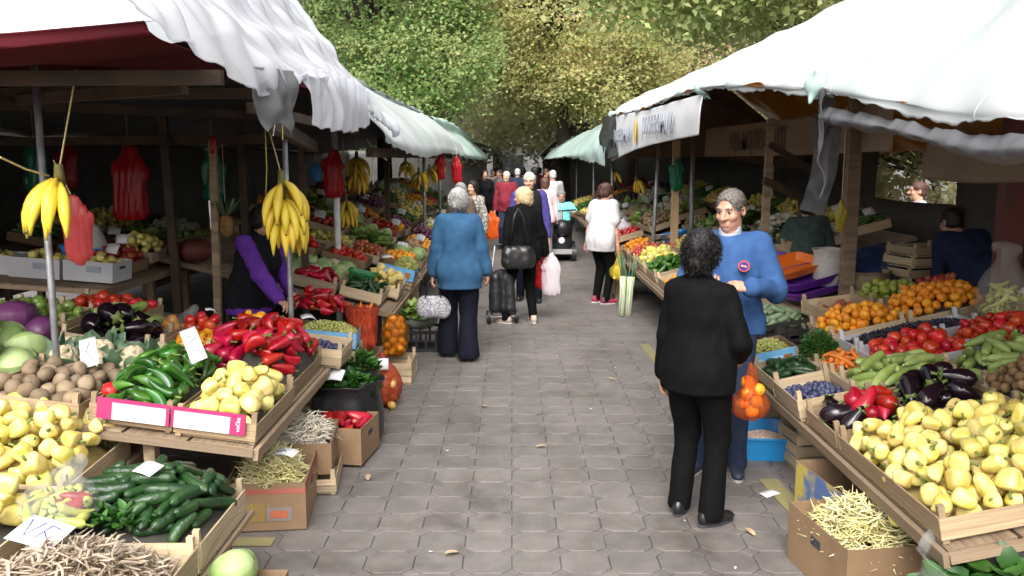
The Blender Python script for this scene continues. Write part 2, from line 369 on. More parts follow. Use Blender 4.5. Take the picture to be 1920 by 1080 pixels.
def tree(name, label, base, trunk_h, blobs, ncl, nper, size, lm, seed, tr=.22, clr=.45, droop=.5, group='trees behind the market'):
    """blobs: ellipsoids (centre, radii) that hold the crown's leaf clumps"""
    r = np.random.default_rng(seed); root = thing(name, label, 'tree', base, group=group); B = Vector(base)
    C = []
    vol = np.array([b[1][0] * b[1][1] * b[1][2] for b in blobs]) ** .7; vol /= vol.sum()
    for (c, q), k in zip(blobs, (vol * ncl).astype(int)):
        d = r.normal(size=(k, 3)); d /= np.linalg.norm(d, axis=1, keepdims=True); d *= (r.uniform(.4, 1, k) ** .4)[:, None] * (1 + .22 * hnoise(seed, 5, 2.2)(d[:, 0], d[:, 1], d[:, 2]))[:, None]
        C.append(np.array(c) + d * np.array(q))
    C = np.concatenate(C); rad = r.uniform(.5, 1.25, len(C)) * clr
    V, Fq = leaves(C - np.array(base), rad, nper, size, seed + 1, droop)
    ob('crown', mesh('crown', V, Fq, [lm], False), root)
    mb = MB(); top = Vector((r.uniform(-.2, .2), r.uniform(-.2, .2), trunk_h))
    mb.tube([(0, 0, -.05), (.03, 0, trunk_h * .12), (.0, .05, trunk_h * .5), top], [tr * 1.5, tr * 1.05, tr * .85, tr * .7], 10)
    ob('trunk', mb.mesh('trunk', [m_bark], True), root)
    pick = r.choice(len(C), min(26, len(C)), replace=False)
    for q in pick[:26]:
        e = Vector(C[q]) - B; m1 = top.lerp(e, .35) + Vector((0, 0, .35)); m2 = top.lerp(e, .7) + Vector(r.normal(size=3) * .25)
        ob('branch', MB().tube([top - Vector((0, 0, r.uniform(0, trunk_h * .35))), m1, m2, e], [tr * .42, tr * .3, tr * .18, tr * .05], 6).mesh('branch', [m_bark], True), root)
    return root
lm_g = leaf_mat('maple green leaves', (.17, .27, .075), (.43, .48, .21), hue=.045)
lm_y = leaf_mat('yellowing leaves', (.46, .48, .18), (.70, .64, .33), hue=.045)
lm_o = leaf_mat('olive leaves', (.45, .43, .22), (.60, .55, .32), hue=.035)
lm_w = leaf_mat('pale walnut leaves', (.40, .46, .18), (.58, .58, .28), hue=.03)
lm_l = leaf_mat('light olive leaves', (.52, .50, .28), (.64, .58, .36), hue=.03)
lm_d = leaf_mat('dark green leaves', (.12, .18, .055), (.19, .24, .08))
tree('maple_tree', 'green maple with a forked trunk behind the white tarps', (-3.6, 25, 0), 5.6, [((-3.4, 24.5, 6.2), (3.0, 2.4, 2.6)), ((-2.2, 23.5, 4.4), (1.9, 1.8, 1.4)), ((-3.4, 25, 8.8), (2.2, 2.6, 1.8))], 640, 120, .11, lm_g, 11, clr=.36)
tree('yellowing_tree', 'tall tree with yellowing leaves over the end of the aisle', (1.6, 28, 0), 6.0, [((1.6, 27.5, 6.6), (3.4, 2.6, 3.0)), ((3.2, 27, 4.6), (2.2, 2, 1.6)), ((.4, 27, 9.4), (3.6, 2.5, 2.2)), ((.2, 27.5, 4.6), (1.5, 1.6, 1.2))], 720, 120, .115, lm_y, 12, clr=.38)
tree('walnut_tree', 'near tree hanging big pale leaves above the lettered banner', (6.4, 21, 0), 5.2, [((4.6, 19.0, 6.1), (2.6, 2.0, 1.5)), ((3.0, 17.4, 5.6), (2.0, 1.2, .9)), ((4.4, 17.0, 5.5), (1.6, 1.0, .7)), ((6.8, 20, 8), (2.6, 2.0, 1.6))], 560, 64, .16, lm_w, 13, clr=.42, droop=1.2)
tree('olive_tree', 'olive brown tree just left of the walnut branches', (4.6, 33, 0), 5.5, [((4.4, 32, 6.0), (3.6, 2.5, 3.2)), ((7.6, 33, 6), (3.2, 2.5, 3.4)), ((5, 32, 10), (4.5, 2.5, 2.5))], 520, 90, .16, lm_o, 14, clr=.46)
tree('dark_tree', 'dark tree filling the gap between maple and yellowing tree', (-.6, 36, 0), 5.5, [((-.6, 34, 6), (3.4, 2.5, 4.0)), ((-1.8, 35, 10.6), (4.2, 2.5, 2.4)), ((.8, 31, 3.6), (2.6, 1.6, 1.3))], 480, 90, .18, lm_l, 15, clr=.5)
tree('bush_tree', 'dense dark tree standing far behind the green maple', (-6.5, 38, 0), 5.0, [((-6.2, 38, 5), (3.0, 2.5, 4.0)), ((-4.4, 38, 6.4), (2.4, 2.5, 4.2))], 420, 90, .19, lm_d, 16, clr=.65)
tree('edge_tree', 'dark green tree seen low over the far right roof', (14, 38, 0), 5.0, [((12.5, 37, 6.4), (5.5, 2.5, 5.0)), ((18.5, 36, 6), (5, 2.5, 4.5))], 420, 80, .28, lm_d, 17, clr=.75)
tree('hedge_tree', 'low bushy tree seen through the lit gap on the right', (12.5, 26, 0), 2.0, [((12.5, 26, 2.2), (3.6, 2, 2.2)), ((9, 27, 2), (2.6, 2, 2))], 170, 80, .2, lm_o, 19, tr=.15, clr=.5)
# far building
m_conc = mat('grey render', (.33, .33, .34), (.42, .42, .42), rough=.8, ns=3)
m_glass = mat('dark window', (.03, .035, .04), (.05, .055, .06), rough=.15, ns=2)
bl = thing('grey_building', 'pale grey building at the far end under the trees', 'building', (0, 46, 0))
ob('wall', MB().box((0, 3, 2.9), (22, 6, 5.8)).mesh('wall', [m_conc]), bl)
for k in range(9):
    for z in (1.6, 4.0):
        wd = ob('window', MB().box((-9.6 + 2.4 * k, -.03, z), (1.2, .1, 1.3)).mesh('window', [m_glass]), bl)
        ob('sill', MB().box((-9.6 + 2.4 * k, -.1, z - .7), (1.4, .22, .07)).mesh('sill', [m_conc]), wd)
# ------------------------------------------------------------------ canopies
m_white = film('white tarp', (.53, .56, .56), 1.0, .5, .16, dirt=((.41, .48, .46), 1.1))
m_mint = film('mint tarp', (.50, .63, .59), 1.0, .5, .2, dirt=((.36, .52, .47), 1.2))
m_clear = film('milky plastic', (.88, .89, .93), .66, .2, .58)
m_grey = film('grey plastic', (.23, .23, .245), .75, .3, .35)
m_maroon = film('maroon tarp', (.07, .005, .009), 1.0, .8, .10, dirt=((.045, .004, .006), 1.5))
m_orange = film('orange tarp', (.30, .11, .015), 1.0, .5, .25)
m_black = mat('black plastic', (.012, .012, .014), (.02, .02, .024), rough=.35, ns=5, bump=.3, bs=12)
m_brown = mat('brown cloth', (.10, .07, .05), (.14, .10, .07), rough=.8, ns=4)
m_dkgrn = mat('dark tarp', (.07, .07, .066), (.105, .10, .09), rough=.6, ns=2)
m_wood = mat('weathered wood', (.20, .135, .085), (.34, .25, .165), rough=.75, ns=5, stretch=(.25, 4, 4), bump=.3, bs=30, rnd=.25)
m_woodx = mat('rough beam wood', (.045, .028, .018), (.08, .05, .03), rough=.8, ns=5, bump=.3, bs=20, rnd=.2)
m_pipe = mat('galvanised pipe', (.36, .37, .39), (.22, .22, .23), rough=.45, ns=12, metal=.5, rnd=.1)
m_wpipe = mat('white painted pipe', (.68, .70, .72), (.45, .45, .45), rough=.5, ns=9, lo=.5, hi=.75)
m_rust = mat('red painted post', (.12, .022, .014), (.075, .02, .014), rough=.5, ns=8)
m_rope = mat('string', (.45, .36, .16), (.6, .5, .25), rough=.8, ns=40)
def tarp(name, label, rows, nu, nv, m, wr=.03, wf=3.0, seed=0, cat='tarp', t=.004, lin=False, edge=0.0, group=None, inner=None, an=(1, 1, 1), seams=()):
    V, Q = sheet(rows, nu, nv, wr, wf, seed, lin, edge, an); G = V.reshape(nv, nu, 3)
    a, b_, c = V[Q[:, 0]], V[Q[:, 1]], V[Q[:, 3]]
    if np.cross(b_ - a, c - a)[:, 2].mean() < 0: Q = Q[:, ::-1]
    o = ob(name, mesh(name, V, Q, [m] + ([inner] if inner else [])))
    for q in seams: ob('seam', MB().tube([G[j, int(q * (nu - 1))] for j in range(0, nv, 2)], .011, 5, flat=.4).mesh('seam', [m], True), o)
    solid(o, t, 0, 1 if inner else 0); return tag(o, label, cat, group)
def sagline(a, b, n, sag, x=0, seed=0, k=1):
    """polyline a->b with k scallops hanging by sag"""
    r = random.Random(seed); P = []
    for i in range(n):
        t = i / (n - 1); q = abs(math.sin(math.pi * t * k))
        P.append((a[0] + (b[0] - a[0]) * t + r.uniform(-x, x), a[1] + (b[1] - a[1]) * t, a[2] + (b[2] - a[2]) * t - sag * q))
    return P
# left side: milky plastic over the near stall
tarp('plastic_canopy', 'milky plastic sheet draped over the near left stall edge',
     [[(-2.0, 2.7, 3.5), (-2.0, 4.4, 3.45), (-2.0, 6, 3.42), (-2.0, 8, 3.45)],
      [(-1.62, 2.7, 3.0), (-1.6, 4.4, 2.88), (-1.6, 6, 2.9), (-1.55, 8, 2.86)],
      [(-1.34, 2.75, 2.55), (-1.2, 4.2, 2.44), (-1.16, 6, 2.46), (-1.1, 8, 2.28)],
      [(-1.27, 2.8, 2.44), (-1.13, 4.15, 2.24), (-1.1, 5.0, 2.40), (-1.06, 8, 2.2)]], 170, 70, m_clear, .055, 8, 3, edge=.03, an=(.8, 1, .8))
tarp('plastic_drape', 'torn flap of milky plastic hanging below the near canopy',
     [[(-1.14, 4.75, 2.45), (-1.10, 5.4, 2.47), (-1.08, 6.1, 2.46), (-1.06, 6.6, 2.40)],
      [(-1.12, 4.9, 2.3), (-1.06, 5.4, 2.3), (-1.06, 6.1, 2.30), (-1.05, 6.6, 2.29)],
      [(-1.13, 5.0, 2.14), (-1.06, 5.4, 2.12), (-1.07, 6.1, 2.15), (-1.05, 6.6, 2.22)]], 70, 30, m_clear, .045, 15, 4, edge=.03, an=(.5, 1, .35))
tarp('plastic_rag', 'greyish torn plastic rag hanging beside yellow ribbons', [[(-1.15, 4.0, 2.36), (-1.12, 4.3, 2.38), (-1.12, 4.62, 2.40)], [(-1.16, 4.05, 2.2), (-1.1, 4.3, 2.2), (-1.12, 4.6, 2.22)], [(-1.14, 4.15, 2.07), (-1.11, 4.3, 2.12), (-1.13, 4.5, 2.06)]], 26, 18, m_grey, .03, 14, 9, edge=.03)
tarp('maroon_canopy', 'dark maroon tarp roof over the near left stall',
     [[(-1.5, 3.7, 2.50), (-2.4, 3.75, 2.45), (-3.4, 3.7, 2.50), (-5.4, 3.8, 2.48), (-8, 3.8, 2.5)],
      [(-1.45, 3.9, 2.42), (-2.4, 3.9, 2.36), (-3.4, 3.9, 2.38), (-5.4, 4, 2.36), (-8, 4, 2.4)],
      [(-1.4, 5.4, 2.44), (-2.4, 5.4, 2.50), (-3.4, 5.4, 2.52), (-5.4, 5.4, 2.46), (-8, 5.4, 2.4)],
      [(-1.3, 8.0, 2.35), (-2.2, 8.1, 2.75), (-3.4, 8.1, 2.75), (-5.4, 8.1, 2.5), (-8, 8, 2.4)]], 80, 50, m_maroon, .035, 3, 5)
tarp('plastic_heap', 'bunched white plastic lying on top of the maroon roof', [[(-1.75, 4.3, 2.53), (-3, 4.25, 2.54), (-5, 4.3, 2.55), (-8.5, 4.3, 2.5)], [(-1.8, 5.0, 2.85), (-3, 4.9, 2.78), (-5, 5.0, 2.86), (-8.5, 5, 2.8)], [(-2.0, 5.8, 3.3), (-3, 5.8, 3.25), (-5, 5.8, 3.4), (-8.5, 5.8, 3.3)], [(-2.1, 7.0, 3.5), (-3, 7, 3.6), (-5, 7, 3.6), (-8.5, 7, 3.5)]], 90, 40, film('opaque milky plastic', (.80, .81, .84), 1.0, .35, .2), .07, 5, 77)
tarp('white_canopy', 'long white tarp roof over the middle left stalls',
     [[(-6.5, 7.7, 2.2), (-6.5, 10, 2.2), (-6.5, 14, 2.2), (-6.5, 17.5, 2.1)],
      [(-2.6, 7.6, 2.96), (-2.5, 10, 2.92), (-2.3, 14, 2.84), (-2.2, 17.5, 2.8)],
      [(-2.0, 7.6, 2.93), (-1.95, 10, 2.9), (-1.85, 14, 2.83), (-1.75, 17.5, 2.8)],
      [(-1.35, 7.6, 2.42), (-1.3, 10, 2.4), (-1.2, 14, 2.42), (-1.1, 17.5, 2.35)],
      [(-1.12, 7.6, 2.2), (-1.04, 10, 2.12), (-1.0, 14, 2.16), (-.95, 17.5, 2.1)],
      [(-1.1, 7.7, 2.12), (-1.02, 10, 1.98), (-.98, 14, 2.06), (-.92, 17.5, 2.0)]], 110, 60, m_white, .035, 3, 6, edge=.03, inner=m_dkgrn)
tarp('mint_canopy', 'pale green tarp roof farther down the left row',
     [[(-6.5, 17.3, 2.1), (-6.5, 22, 2.2), (-6.5, 29, 2.1)], [(-2.0, 17.3, 2.8), (-1.9, 22, 2.8), (-1.9, 29, 2.7)], [(-1.5, 17.3, 2.5), (-1.3, 22, 2.55), (-1.2, 29, 2.4)], [(-.95, 17.4, 2.1), (-.85, 22, 2.1), (-.8, 29, 2.05)], [(-.93, 17.4, 2.0), (-.83, 22, 1.95), (-.78, 29, 1.95)]], 70, 30, m_mint, .03, 3, 7, edge=.03, inner=m_dkgrn)
tarp('green_canopy', 'small dark green tarp end at the far left row', [[(-2.6, 29.2, 2.7), (-2.6, 36, 2.7)], [(-.9, 29.2, 2.45), (-.9, 36, 2.4)], [(-.4, 29.3, 2.0), (-.4, 36, 2.0)]], 40, 20, mat('green tarp', (.05, .16, .12), (.08, .22, .17), rough=.5, ns=2), .03, 3, 8)
tarp('far_canopy', 'far white parasol roof closing the aisle', [[(-1.2, 39, 2.15), (0, 38.6, 2.1), (1.6, 39, 2.15)], [(-.4, 40, 2.5), (.2, 40, 2.7), (.8, 40, 2.5)], [(-1.2, 42, 2.15), (0, 42, 2.1), (1.6, 42, 2.15)]], 20, 14, m_white, .02, 2, 10)
# right side
tarp('white_canopy', 'big white tarp roof over the front right stalls',
     [[(4.7, 1.0, 2.1), (4.7, 3, 2.05), (4.7, 5, 2.05), (4.7, 7.6, 2.1), (4.7, 11, 2.05), (4.7, 14.2, 2.1)],
      [(3.5, 1.0, 3.2), (3.5, 3, 3.2), (3.5, 5, 3.2), (3.5, 7.6, 3.15), (3.5, 11, 3.15), (3.4, 14.2, 3.1)],
      [(3.0, 1.0, 3.36), (3.0, 3, 3.34), (3.0, 5, 3.33), (3.0, 7.6, 3.32), (3.0, 11, 3.3), (3.0, 14.2, 3.28)],
      [(2.3, 1.0, 2.85), (2.28, 3, 2.8), (2.25, 5, 2.86), (2.2, 7.6, 2.92), (2.1, 11, 2.92), (2.0, 14.2, 2.95)],
      [(1.75, 1.0, 2.3), (1.72, 3.0, 2.22), (1.66, 4.75, 2.40), (1.62, 7.6, 2.6), (1.62, 11, 2.6), (1.6, 14.2, 2.69)],
      [(1.66, 1.0, 2.2), (1.64, 3.0, 2.08), (1.60, 4.75, 2.30), (1.58, 7.6, 2.53), (1.59, 11, 2.56), (1.58, 14.2, 2.65)]], 220, 90, m_white, .045, 4.2, 21, edge=.035, inner=m_orange, an=(.7, 1, .7), seams=(.22, .38, .52, .68, .84))
for (x, y, z), nm in (((1.60, 4.75, 2.34), 'over the grey rag'), ((1.585, 7.55, 2.55), 'at the banner end'), ((1.57, 14.1, 2.66), 'beside the black plastic')):
    D = SDF((-.3, -.3, -.25), (.3, .3, .3), .012); rr_ = random.Random(int(y * 10)); D.ell((0, 0, 0), (.05, .06, .05), .03)
    for q in range(7): D.cone((0, 0, 0), (rr_.uniform(-.04, .12), rr_.uniform(-.15, .15), rr_.uniform(-.10, .08)), .035, .010, .03)
    V, Q = D.out(); tag(ob('tarp_knot', mesh('tarp_knot', V, Q, [m_mint]), None, (x, y, z)), 'knotted pale green tarp corner ' + nm, 'knot', 'tied tarp corners')
tarp('mint_canopy', 'ragged pale green tarp roof farther down the right row',
     [[(4.7, 14, 2.1), (4.7, 20, 2.1), (4.7, 28, 2.1)], [(2.9, 14, 2.95), (2.7, 20, 2.9), (2.4, 28, 2.7)], [(1.9, 14, 2.65), (1.8, 20, 2.55), (1.4, 28, 2.35)], [(1.5, 14.1, 2.2), (1.3, 20, 2.1), (1.0, 28, 2.0)], [(1.48, 14.3, 1.86), (1.28, 20, 2.0), (.98, 28, 1.95)]], 80, 40, m_mint, .04, 3, 23, edge=.05, inner=m_dkgrn)
tarp('green_canopy', 'grey green peaked tarp at the far end of the right row', [[(3.4, 28.4, 2.3), (3.4, 37, 2.3)], [(2.2, 28.3, 3.2), (2.2, 37, 3.1)], [(1.4, 28.2, 2.6), (1.4, 37, 2.5)], [(.8, 28.2, 2.05), (.8, 37, 2.0)]], 40, 24, film('sage tarp', (.42, .52, .46), 1, .5, .2), .03, 3, 24)
tarp('black_tarp', 'crumpled black plastic tied at the end of the banner', [[(1.62, 13.6, 2.62), (1.56, 14.6, 2.66), (1.62, 15.6, 2.5)], [(1.5, 13.4, 2.3), (1.45, 14.6, 2.35), (1.5, 15.6, 2.25)], [(1.55, 13.2, 2.0), (1.5, 14.2, 1.98), (1.5, 15.0, 2.1)]], 36, 26, m_black, .07, 5, 25)
def lettering(name, txt, m, parent, M, size, thick=.002):
    c = bpy.data.curves.new('txt', 'FONT'); c.body = txt; c.size = size; c.extrude = thick; c.align_x = 'CENTER'; c.align_y = 'CENTER'; c.resolution_u = 3
    o = bpy.data.objects.new('txt', c); me = bpy.data.meshes.new_from_object(o); bpy.data.objects.remove(o); bpy.data.curves.remove(c)
    me.materials.clear(); me.materials.append(m); me.name = name
    q = ob(name, me, parent); q.matrix_local = M; return q
m_ink = mat('faded blue ink', (.24, .26, .34), (.36, .38, .45), rough=.6, ns=9)
m_inkd = mat('dark ink', (.03, .03, .04), (.05, .05, .06), rough=.6, ns=9)
m_drop = mat('yellow print', (.72, .46, .05), (.8, .55, .1), rough=.6, ns=9)
bn = tag(ob('banner', None, None, (1.585, 10.8, 0)), 'white banner valance with faded lettering and yellow drop marks', 'banner')
V, Q = sheet([[(.0, -3.3, 2.50), (0, 0, 2.54), (0, 3.4, 2.63)], [(-.02, -3.3, 2.34), (-.02, 0, 2.34), (-.02, 3.4, 2.3)], [(0, -3.2, 2.16), (-.01, 0, 2.10), (0, 3.4, 1.93)]], 60, 16, .018, 3, 31)
solid(ob('cloth', mesh('cloth', V, Q, [film('banner cloth', (.83, .83, .84), 1, .6, .18)]), bn), .003)
FR = Matrix(((0, 0, -1, 0), (-1, 0, 0, 0), (0, 1, 0, 0), (0, 0, 0, 1)))   # text plane facing the aisle (-X), reading towards the camera
for txt, y, z, s in (('росаврњци', -1.3, 2.34, .36), ('росаврњци', 1.7, 2.30, .34)):
    lettering('lettering', txt, m_ink, bn, Matrix.Translation((-.055, y, z)) @ FR @ Matrix.Rotation(R(-1), 4, 'Z'), s)
for y in (.35, 3.0):
    V, Fc = lathe_fn(14, 8, lambda t, v: (.006 * math.sin(math.pi * v) * math.sin(t) - .05, y + .12 * (v ** .6) * math.sqrt(max(0, 1 - v)) * 1.8 * math.cos(t), 2.48 - .34 * v))
    ob('drop_mark', mesh('drop_mark', V, Fc, [m_drop]), bn)
bi = tag(ob('banner', None, None, (2.9, 9.0, 0)), 'dim brown banner seen from behind, hung inside the right stall', 'banner')
V, Q = sheet([[(.0, -2.2, 2.42), (0, 0, 2.38), (0, 4.4, 2.42)], [(0, -2.2, 2.02), (0, 0, 2.0), (0, 4.4, 2.0)]], 40, 10, .015, 3, 33)
solid(ob('cloth', mesh('cloth', V, Q, [mat('tan cloth', (.25, .19, .14), (.3, .23, .17), rough=.8, ns=3)]), bi), .003)
FB = Matrix(((0, 0, 1, 0), (1, 0, 0, 0), (0, 1, 0, 0), (0, 0, 0, 1)))
lettering('lettering', 'росаврњци', mat('faded brown ink', (.09, .07, .055), (.12, .09, .07), rough=.7), bi, Matrix.Translation((-.03, 1.6, 2.2)) @ FB, .42)
# rope-tied corner, grey rags and sagging grey edge on the right
tarp('grey_rag', 'torn grey plastic rag hanging from the right tarp corner', [[(1.58, 4.62, 2.32), (1.66, 4.85, 2.3), (1.8, 5.0, 2.3)], [(1.60, 4.65, 2.12), (1.66, 4.85, 2.1), (1.8, 5.0, 2.16)], [(1.62, 4.72, 1.95), (1.66, 4.8, 1.93), (1.74, 4.9, 2.1)], [(1.66, 4.76, 1.76), (1.67, 4.79, 1.75), (1.69, 4.82, 1.8)]], 26, 26, m_grey, .03, 13, 41, edge=.03)
tarp('grey_edge_sheet', 'rolled grey plastic sagging along the front right roof edge', [[(1.64, 4.7, 2.22), (1.66, 3.9, 2.13), (1.66, 3.1, 2.03), (1.66, 2.2, 2.06)], [(1.61, 4.7, 2.17), (1.62, 3.9, 2.09), (1.62, 3.1, 1.985), (1.62, 2.2, 2.01)], [(1.67, 4.7, 2.14), (1.67, 3.9, 2.06), (1.67, 3.1, 1.95), (1.67, 2.2, 1.98)]], 120, 16, m_grey, .02, 16, 42, edge=.012)
tarp('dark_hanging_cloth', 'dark brown banner cloth with faint letters beside the red post', [[(2.05, 4.4, 2.05), (2.4, 4.3, 2.0), (3.4, 4.3, 2.05)], [(2.05, 4.45, 1.86), (2.4, 4.35, 1.84), (3.4, 4.3, 1.9)]], 30, 8, m_brown, .015, 5, 43)
tarp('plastic_curtain', 'wrinkled grey plastic gathered beside the right wooden post', [[(2.42, 7.2, 2.3), (2.62, 7.1, 2.3)], [(2.44, 7.2, 1.9), (2.6, 7.1, 1.9)], [(2.34, 7.2, 1.55), (2.52, 7.1, 1.5)]], 30, 40, film('dim plastic', (.22, .23, .24), .5, .3, .3), .05, 14, 44)
tarp('gable_backdrop', 'added dark backdrop closing the roof end above the banner', [[(1.60, 14.1, 2.60), (2.0, 14.1, 2.90), (3.0, 14.1, 3.24), (3.4, 14.1, 3.05), (4.65, 14.1, 2.06)], [(1.62, 14.1, 2.3), (2.0, 14.1, 2.4), (3.0, 14.1, 2.4), (3.4, 14.1, 2.3), (4.65, 14.1, 1.9)], [(1.62, 14.1, 2.05), (2.0, 14.1, 1.98), (3.0, 14.1, 2.0), (3.4, 14.1, 1.95), (4.65, 14.1, 1.8)]], 40, 16, m_brown, .02, 4, 45)  # sheet added so the open roof end stays dark
# added dark backdrops behind the rows
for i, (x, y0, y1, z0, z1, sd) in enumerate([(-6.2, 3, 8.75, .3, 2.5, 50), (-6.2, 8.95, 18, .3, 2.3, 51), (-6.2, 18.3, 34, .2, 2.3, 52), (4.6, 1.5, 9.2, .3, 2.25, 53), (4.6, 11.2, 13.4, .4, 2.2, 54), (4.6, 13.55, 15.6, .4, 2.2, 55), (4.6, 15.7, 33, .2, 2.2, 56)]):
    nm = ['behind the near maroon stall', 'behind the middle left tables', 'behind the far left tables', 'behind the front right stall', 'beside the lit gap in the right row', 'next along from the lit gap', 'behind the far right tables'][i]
    tarp('back_backdrop', 'added dark backdrop ' + nm, [[(x, y0, z1), (x, (y0 + y1) / 2, z1 - .1), (x, y1, z1)], [(x, y0, z0), (x + .1, (y0 + y1) / 2, z0), (x, y1, z0)]], 40, 12, m_dkgrn, .05, 2, sd, cat='curtain')  # added to keep stall interiors dark, in place of farther stalls
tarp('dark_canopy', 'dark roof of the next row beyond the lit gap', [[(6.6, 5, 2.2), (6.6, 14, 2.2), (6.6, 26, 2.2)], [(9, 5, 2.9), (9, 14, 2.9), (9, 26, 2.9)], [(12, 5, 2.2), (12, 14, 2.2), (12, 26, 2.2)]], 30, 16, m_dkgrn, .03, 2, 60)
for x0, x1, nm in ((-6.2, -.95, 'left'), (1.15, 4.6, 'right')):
    tarp('end_backdrop', 'added dark backdrop closing the far end of the %s row' % nm, [[(x0, 33.5, 2.3), (x1, 33.5, 2.3)], [(x0, 33.5, 0), (x1, 33.5, 0)]], 20, 10, m_dkgrn, .04, 2, 61, cat='curtain')  # dark mass added for the shaded interior at the row end
tarp('low_backdrop', 'added low dark backdrop under the lit gap', [[(4.55, 9.0, 1.5), (4.5, 10.2, 1.48), (4.55, 11.4, 1.5)], [(4.5, 9.0, .0), (4.45, 10.2, 0), (4.5, 11.4, 0)]], 20, 10, m_dkgrn, .03, 3, 62, cat='curtain')  # added sheet standing in for dark goods below the gap
# posts
def post(name, label, x, y, z0, z1, r, m, square=False, lean=(0, 0), cat='post', group='posts holding up the roofs'):
    if square: me = MB().box((0, 0, (z1 - z0) / 2), (r * 2, r * 1.7, z1 - z0)).mesh(name, [m])
    else: me = MB().tube([(0, 0, 0), (.004, 0, (z1 - z0) * .5), (0, .004, z1 - z0)], r, 10).mesh(name, [m], True)
    return tag(ob(name, me, None, (x, y, z0), (lean[0], lean[1], 0)), label, cat, group)
def beam(label, a, b, wd, m=None, name='beam'):
    a, b = Vector(a), Vector(b); d = b - a; o = ob(name, MB().box((0, 0, 0), (d.length, wd, wd * 1.5)).mesh(name, [m or m_woodx]), None, (a + b) / 2)
    o.rotation_euler = d.to_track_quat('X', 'Z').to_euler(); return tag(o, label, 'beam', 'roof beams')
post('metal_post', 'grey metal pole beside the potatoes and left bananas', -2.50, 4.72, 0, 2.46, .019, m_pipe)
post('metal_post', 'thin metal pole behind the big banana bunch', -1.46, 5.72, 0, 2.42, .017, m_pipe)
post('metal_post', 'white painted pole under the red bag', -1.86, 9.35, 0, 2.3, .035, m_wpipe)
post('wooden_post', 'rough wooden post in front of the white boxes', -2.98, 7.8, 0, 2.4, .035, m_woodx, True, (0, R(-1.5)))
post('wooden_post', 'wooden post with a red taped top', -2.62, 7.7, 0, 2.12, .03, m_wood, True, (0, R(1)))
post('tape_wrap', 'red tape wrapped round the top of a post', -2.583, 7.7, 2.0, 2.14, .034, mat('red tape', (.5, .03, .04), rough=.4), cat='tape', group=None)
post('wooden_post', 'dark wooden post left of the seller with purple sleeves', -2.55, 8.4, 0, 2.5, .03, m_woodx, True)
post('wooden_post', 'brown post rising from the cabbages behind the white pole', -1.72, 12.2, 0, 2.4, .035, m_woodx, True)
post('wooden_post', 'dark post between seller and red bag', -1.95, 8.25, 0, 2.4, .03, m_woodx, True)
post('wooden_post', 'pale wooden post at the front of the right stall', 2.86, 7.45, 0, 2.9, .052, m_wood, True)
post('wooden_post', 'brown post beside the grey plastic curtain', 2.52, 8.85, 0, 2.35, .035, m_wood, True, (0, R(1)))
post('metal_post', 'straight grey pipe behind the sweater man', 2.42, 11.9, 0, 2.3, .03, m_pipe)
post('wooden_post', 'yellowish post with a green bag tied on', 2.14, 11.6, 0, 2.2, .045, mat('new wood', (.42, .28, .14), (.5, .36, .2), rough=.7, ns=4, stretch=(4, 4, .3)), True)
post('metal_post', 'leaning grey pipe above the white shirt woman', 2.02, 12.8, 0, 2.3, .03, m_pipe, False, (0, R(2.5)))
post('red_post', 'thick red painted post at the front right', 3.42, 6.05, 0, 3.0, .07, m_rust, True)
for i, (y, nm) in enumerate([(15.5, 'after the lettered banner'), (19, 'past the mobility scooter'), (24, 'far down the right row')]): post('metal_post', 'thin pipe ' + nm, 1.75, y, 0, 2.5, .025, m_pipe)
for i, (y, nm) in enumerate([(13.6, 'beside the hanging bananas'), (16.5, 'by the hanging red bags'), (22, 'far down the left row')]): post('metal_post', 'thin pole ' + nm, -1.35, y, 0, 2.35, .025, m_pipe)
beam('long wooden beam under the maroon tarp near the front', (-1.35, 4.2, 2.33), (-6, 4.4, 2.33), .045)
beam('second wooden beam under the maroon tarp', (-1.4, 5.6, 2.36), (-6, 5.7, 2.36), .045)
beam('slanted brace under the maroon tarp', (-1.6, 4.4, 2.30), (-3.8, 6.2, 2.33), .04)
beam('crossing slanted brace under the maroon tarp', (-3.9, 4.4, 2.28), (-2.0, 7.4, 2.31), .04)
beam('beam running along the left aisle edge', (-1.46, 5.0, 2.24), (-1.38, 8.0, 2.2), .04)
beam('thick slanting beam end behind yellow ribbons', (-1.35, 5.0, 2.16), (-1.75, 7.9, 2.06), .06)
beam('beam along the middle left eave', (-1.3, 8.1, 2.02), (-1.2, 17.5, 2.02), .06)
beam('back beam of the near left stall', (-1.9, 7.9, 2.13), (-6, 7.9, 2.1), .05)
beam('slanted brace beside the grey plastic curtain', (2.5, 8.8, 1.75), (3.1, 9.0, 1.5), .05)
beam('raised brace at the brown right post', (2.55, 8.8, 2.1), (3.0, 8.9, 1.85), .04)
# ------------------------------------------------------------------ produce
def M_(n, a, b, **k): return mat(n, a, b, **k)
mp_yel = M_('yellow pepper skin', (.64, .49, .085), (.77, .68, .27), rough=.36, ns=16, rnd=.17, hue=.018, sub=.1, rvar=.12)
mp_red = M_('red pepper skin', (.29, .004, .013), (.38, .010, .02), rough=.27, ns=16, rnd=.3, hue=.012, rvar=.12)
mp_grn = M_('green pepper skin', (.018, .07, .008), (.045, .14, .014), rough=.28, ns=16, rnd=.35, hue=.02, rvar=.12)
mp_stem = M_('green stem', (.10, .16, .03), (.17, .21, .05), rough=.6, ns=20)
mp_cuc = M_('cucumber skin', (.011, .038, .011), (.032, .082, .018), rough=.35, ns=7, rnd=.25, bump=.5, bs=70, lo=.45, hi=.8)
mp_zuc = M_('zucchini skin', (.22, .31, .07), (.34, .42, .14), rough=.38, ns=14, rnd=.15, hue=.008)
mp_egg = M_('eggplant skin', (.007, .003, .006), (.013, .006, .011), rough=.16, ns=5, rnd=.2)
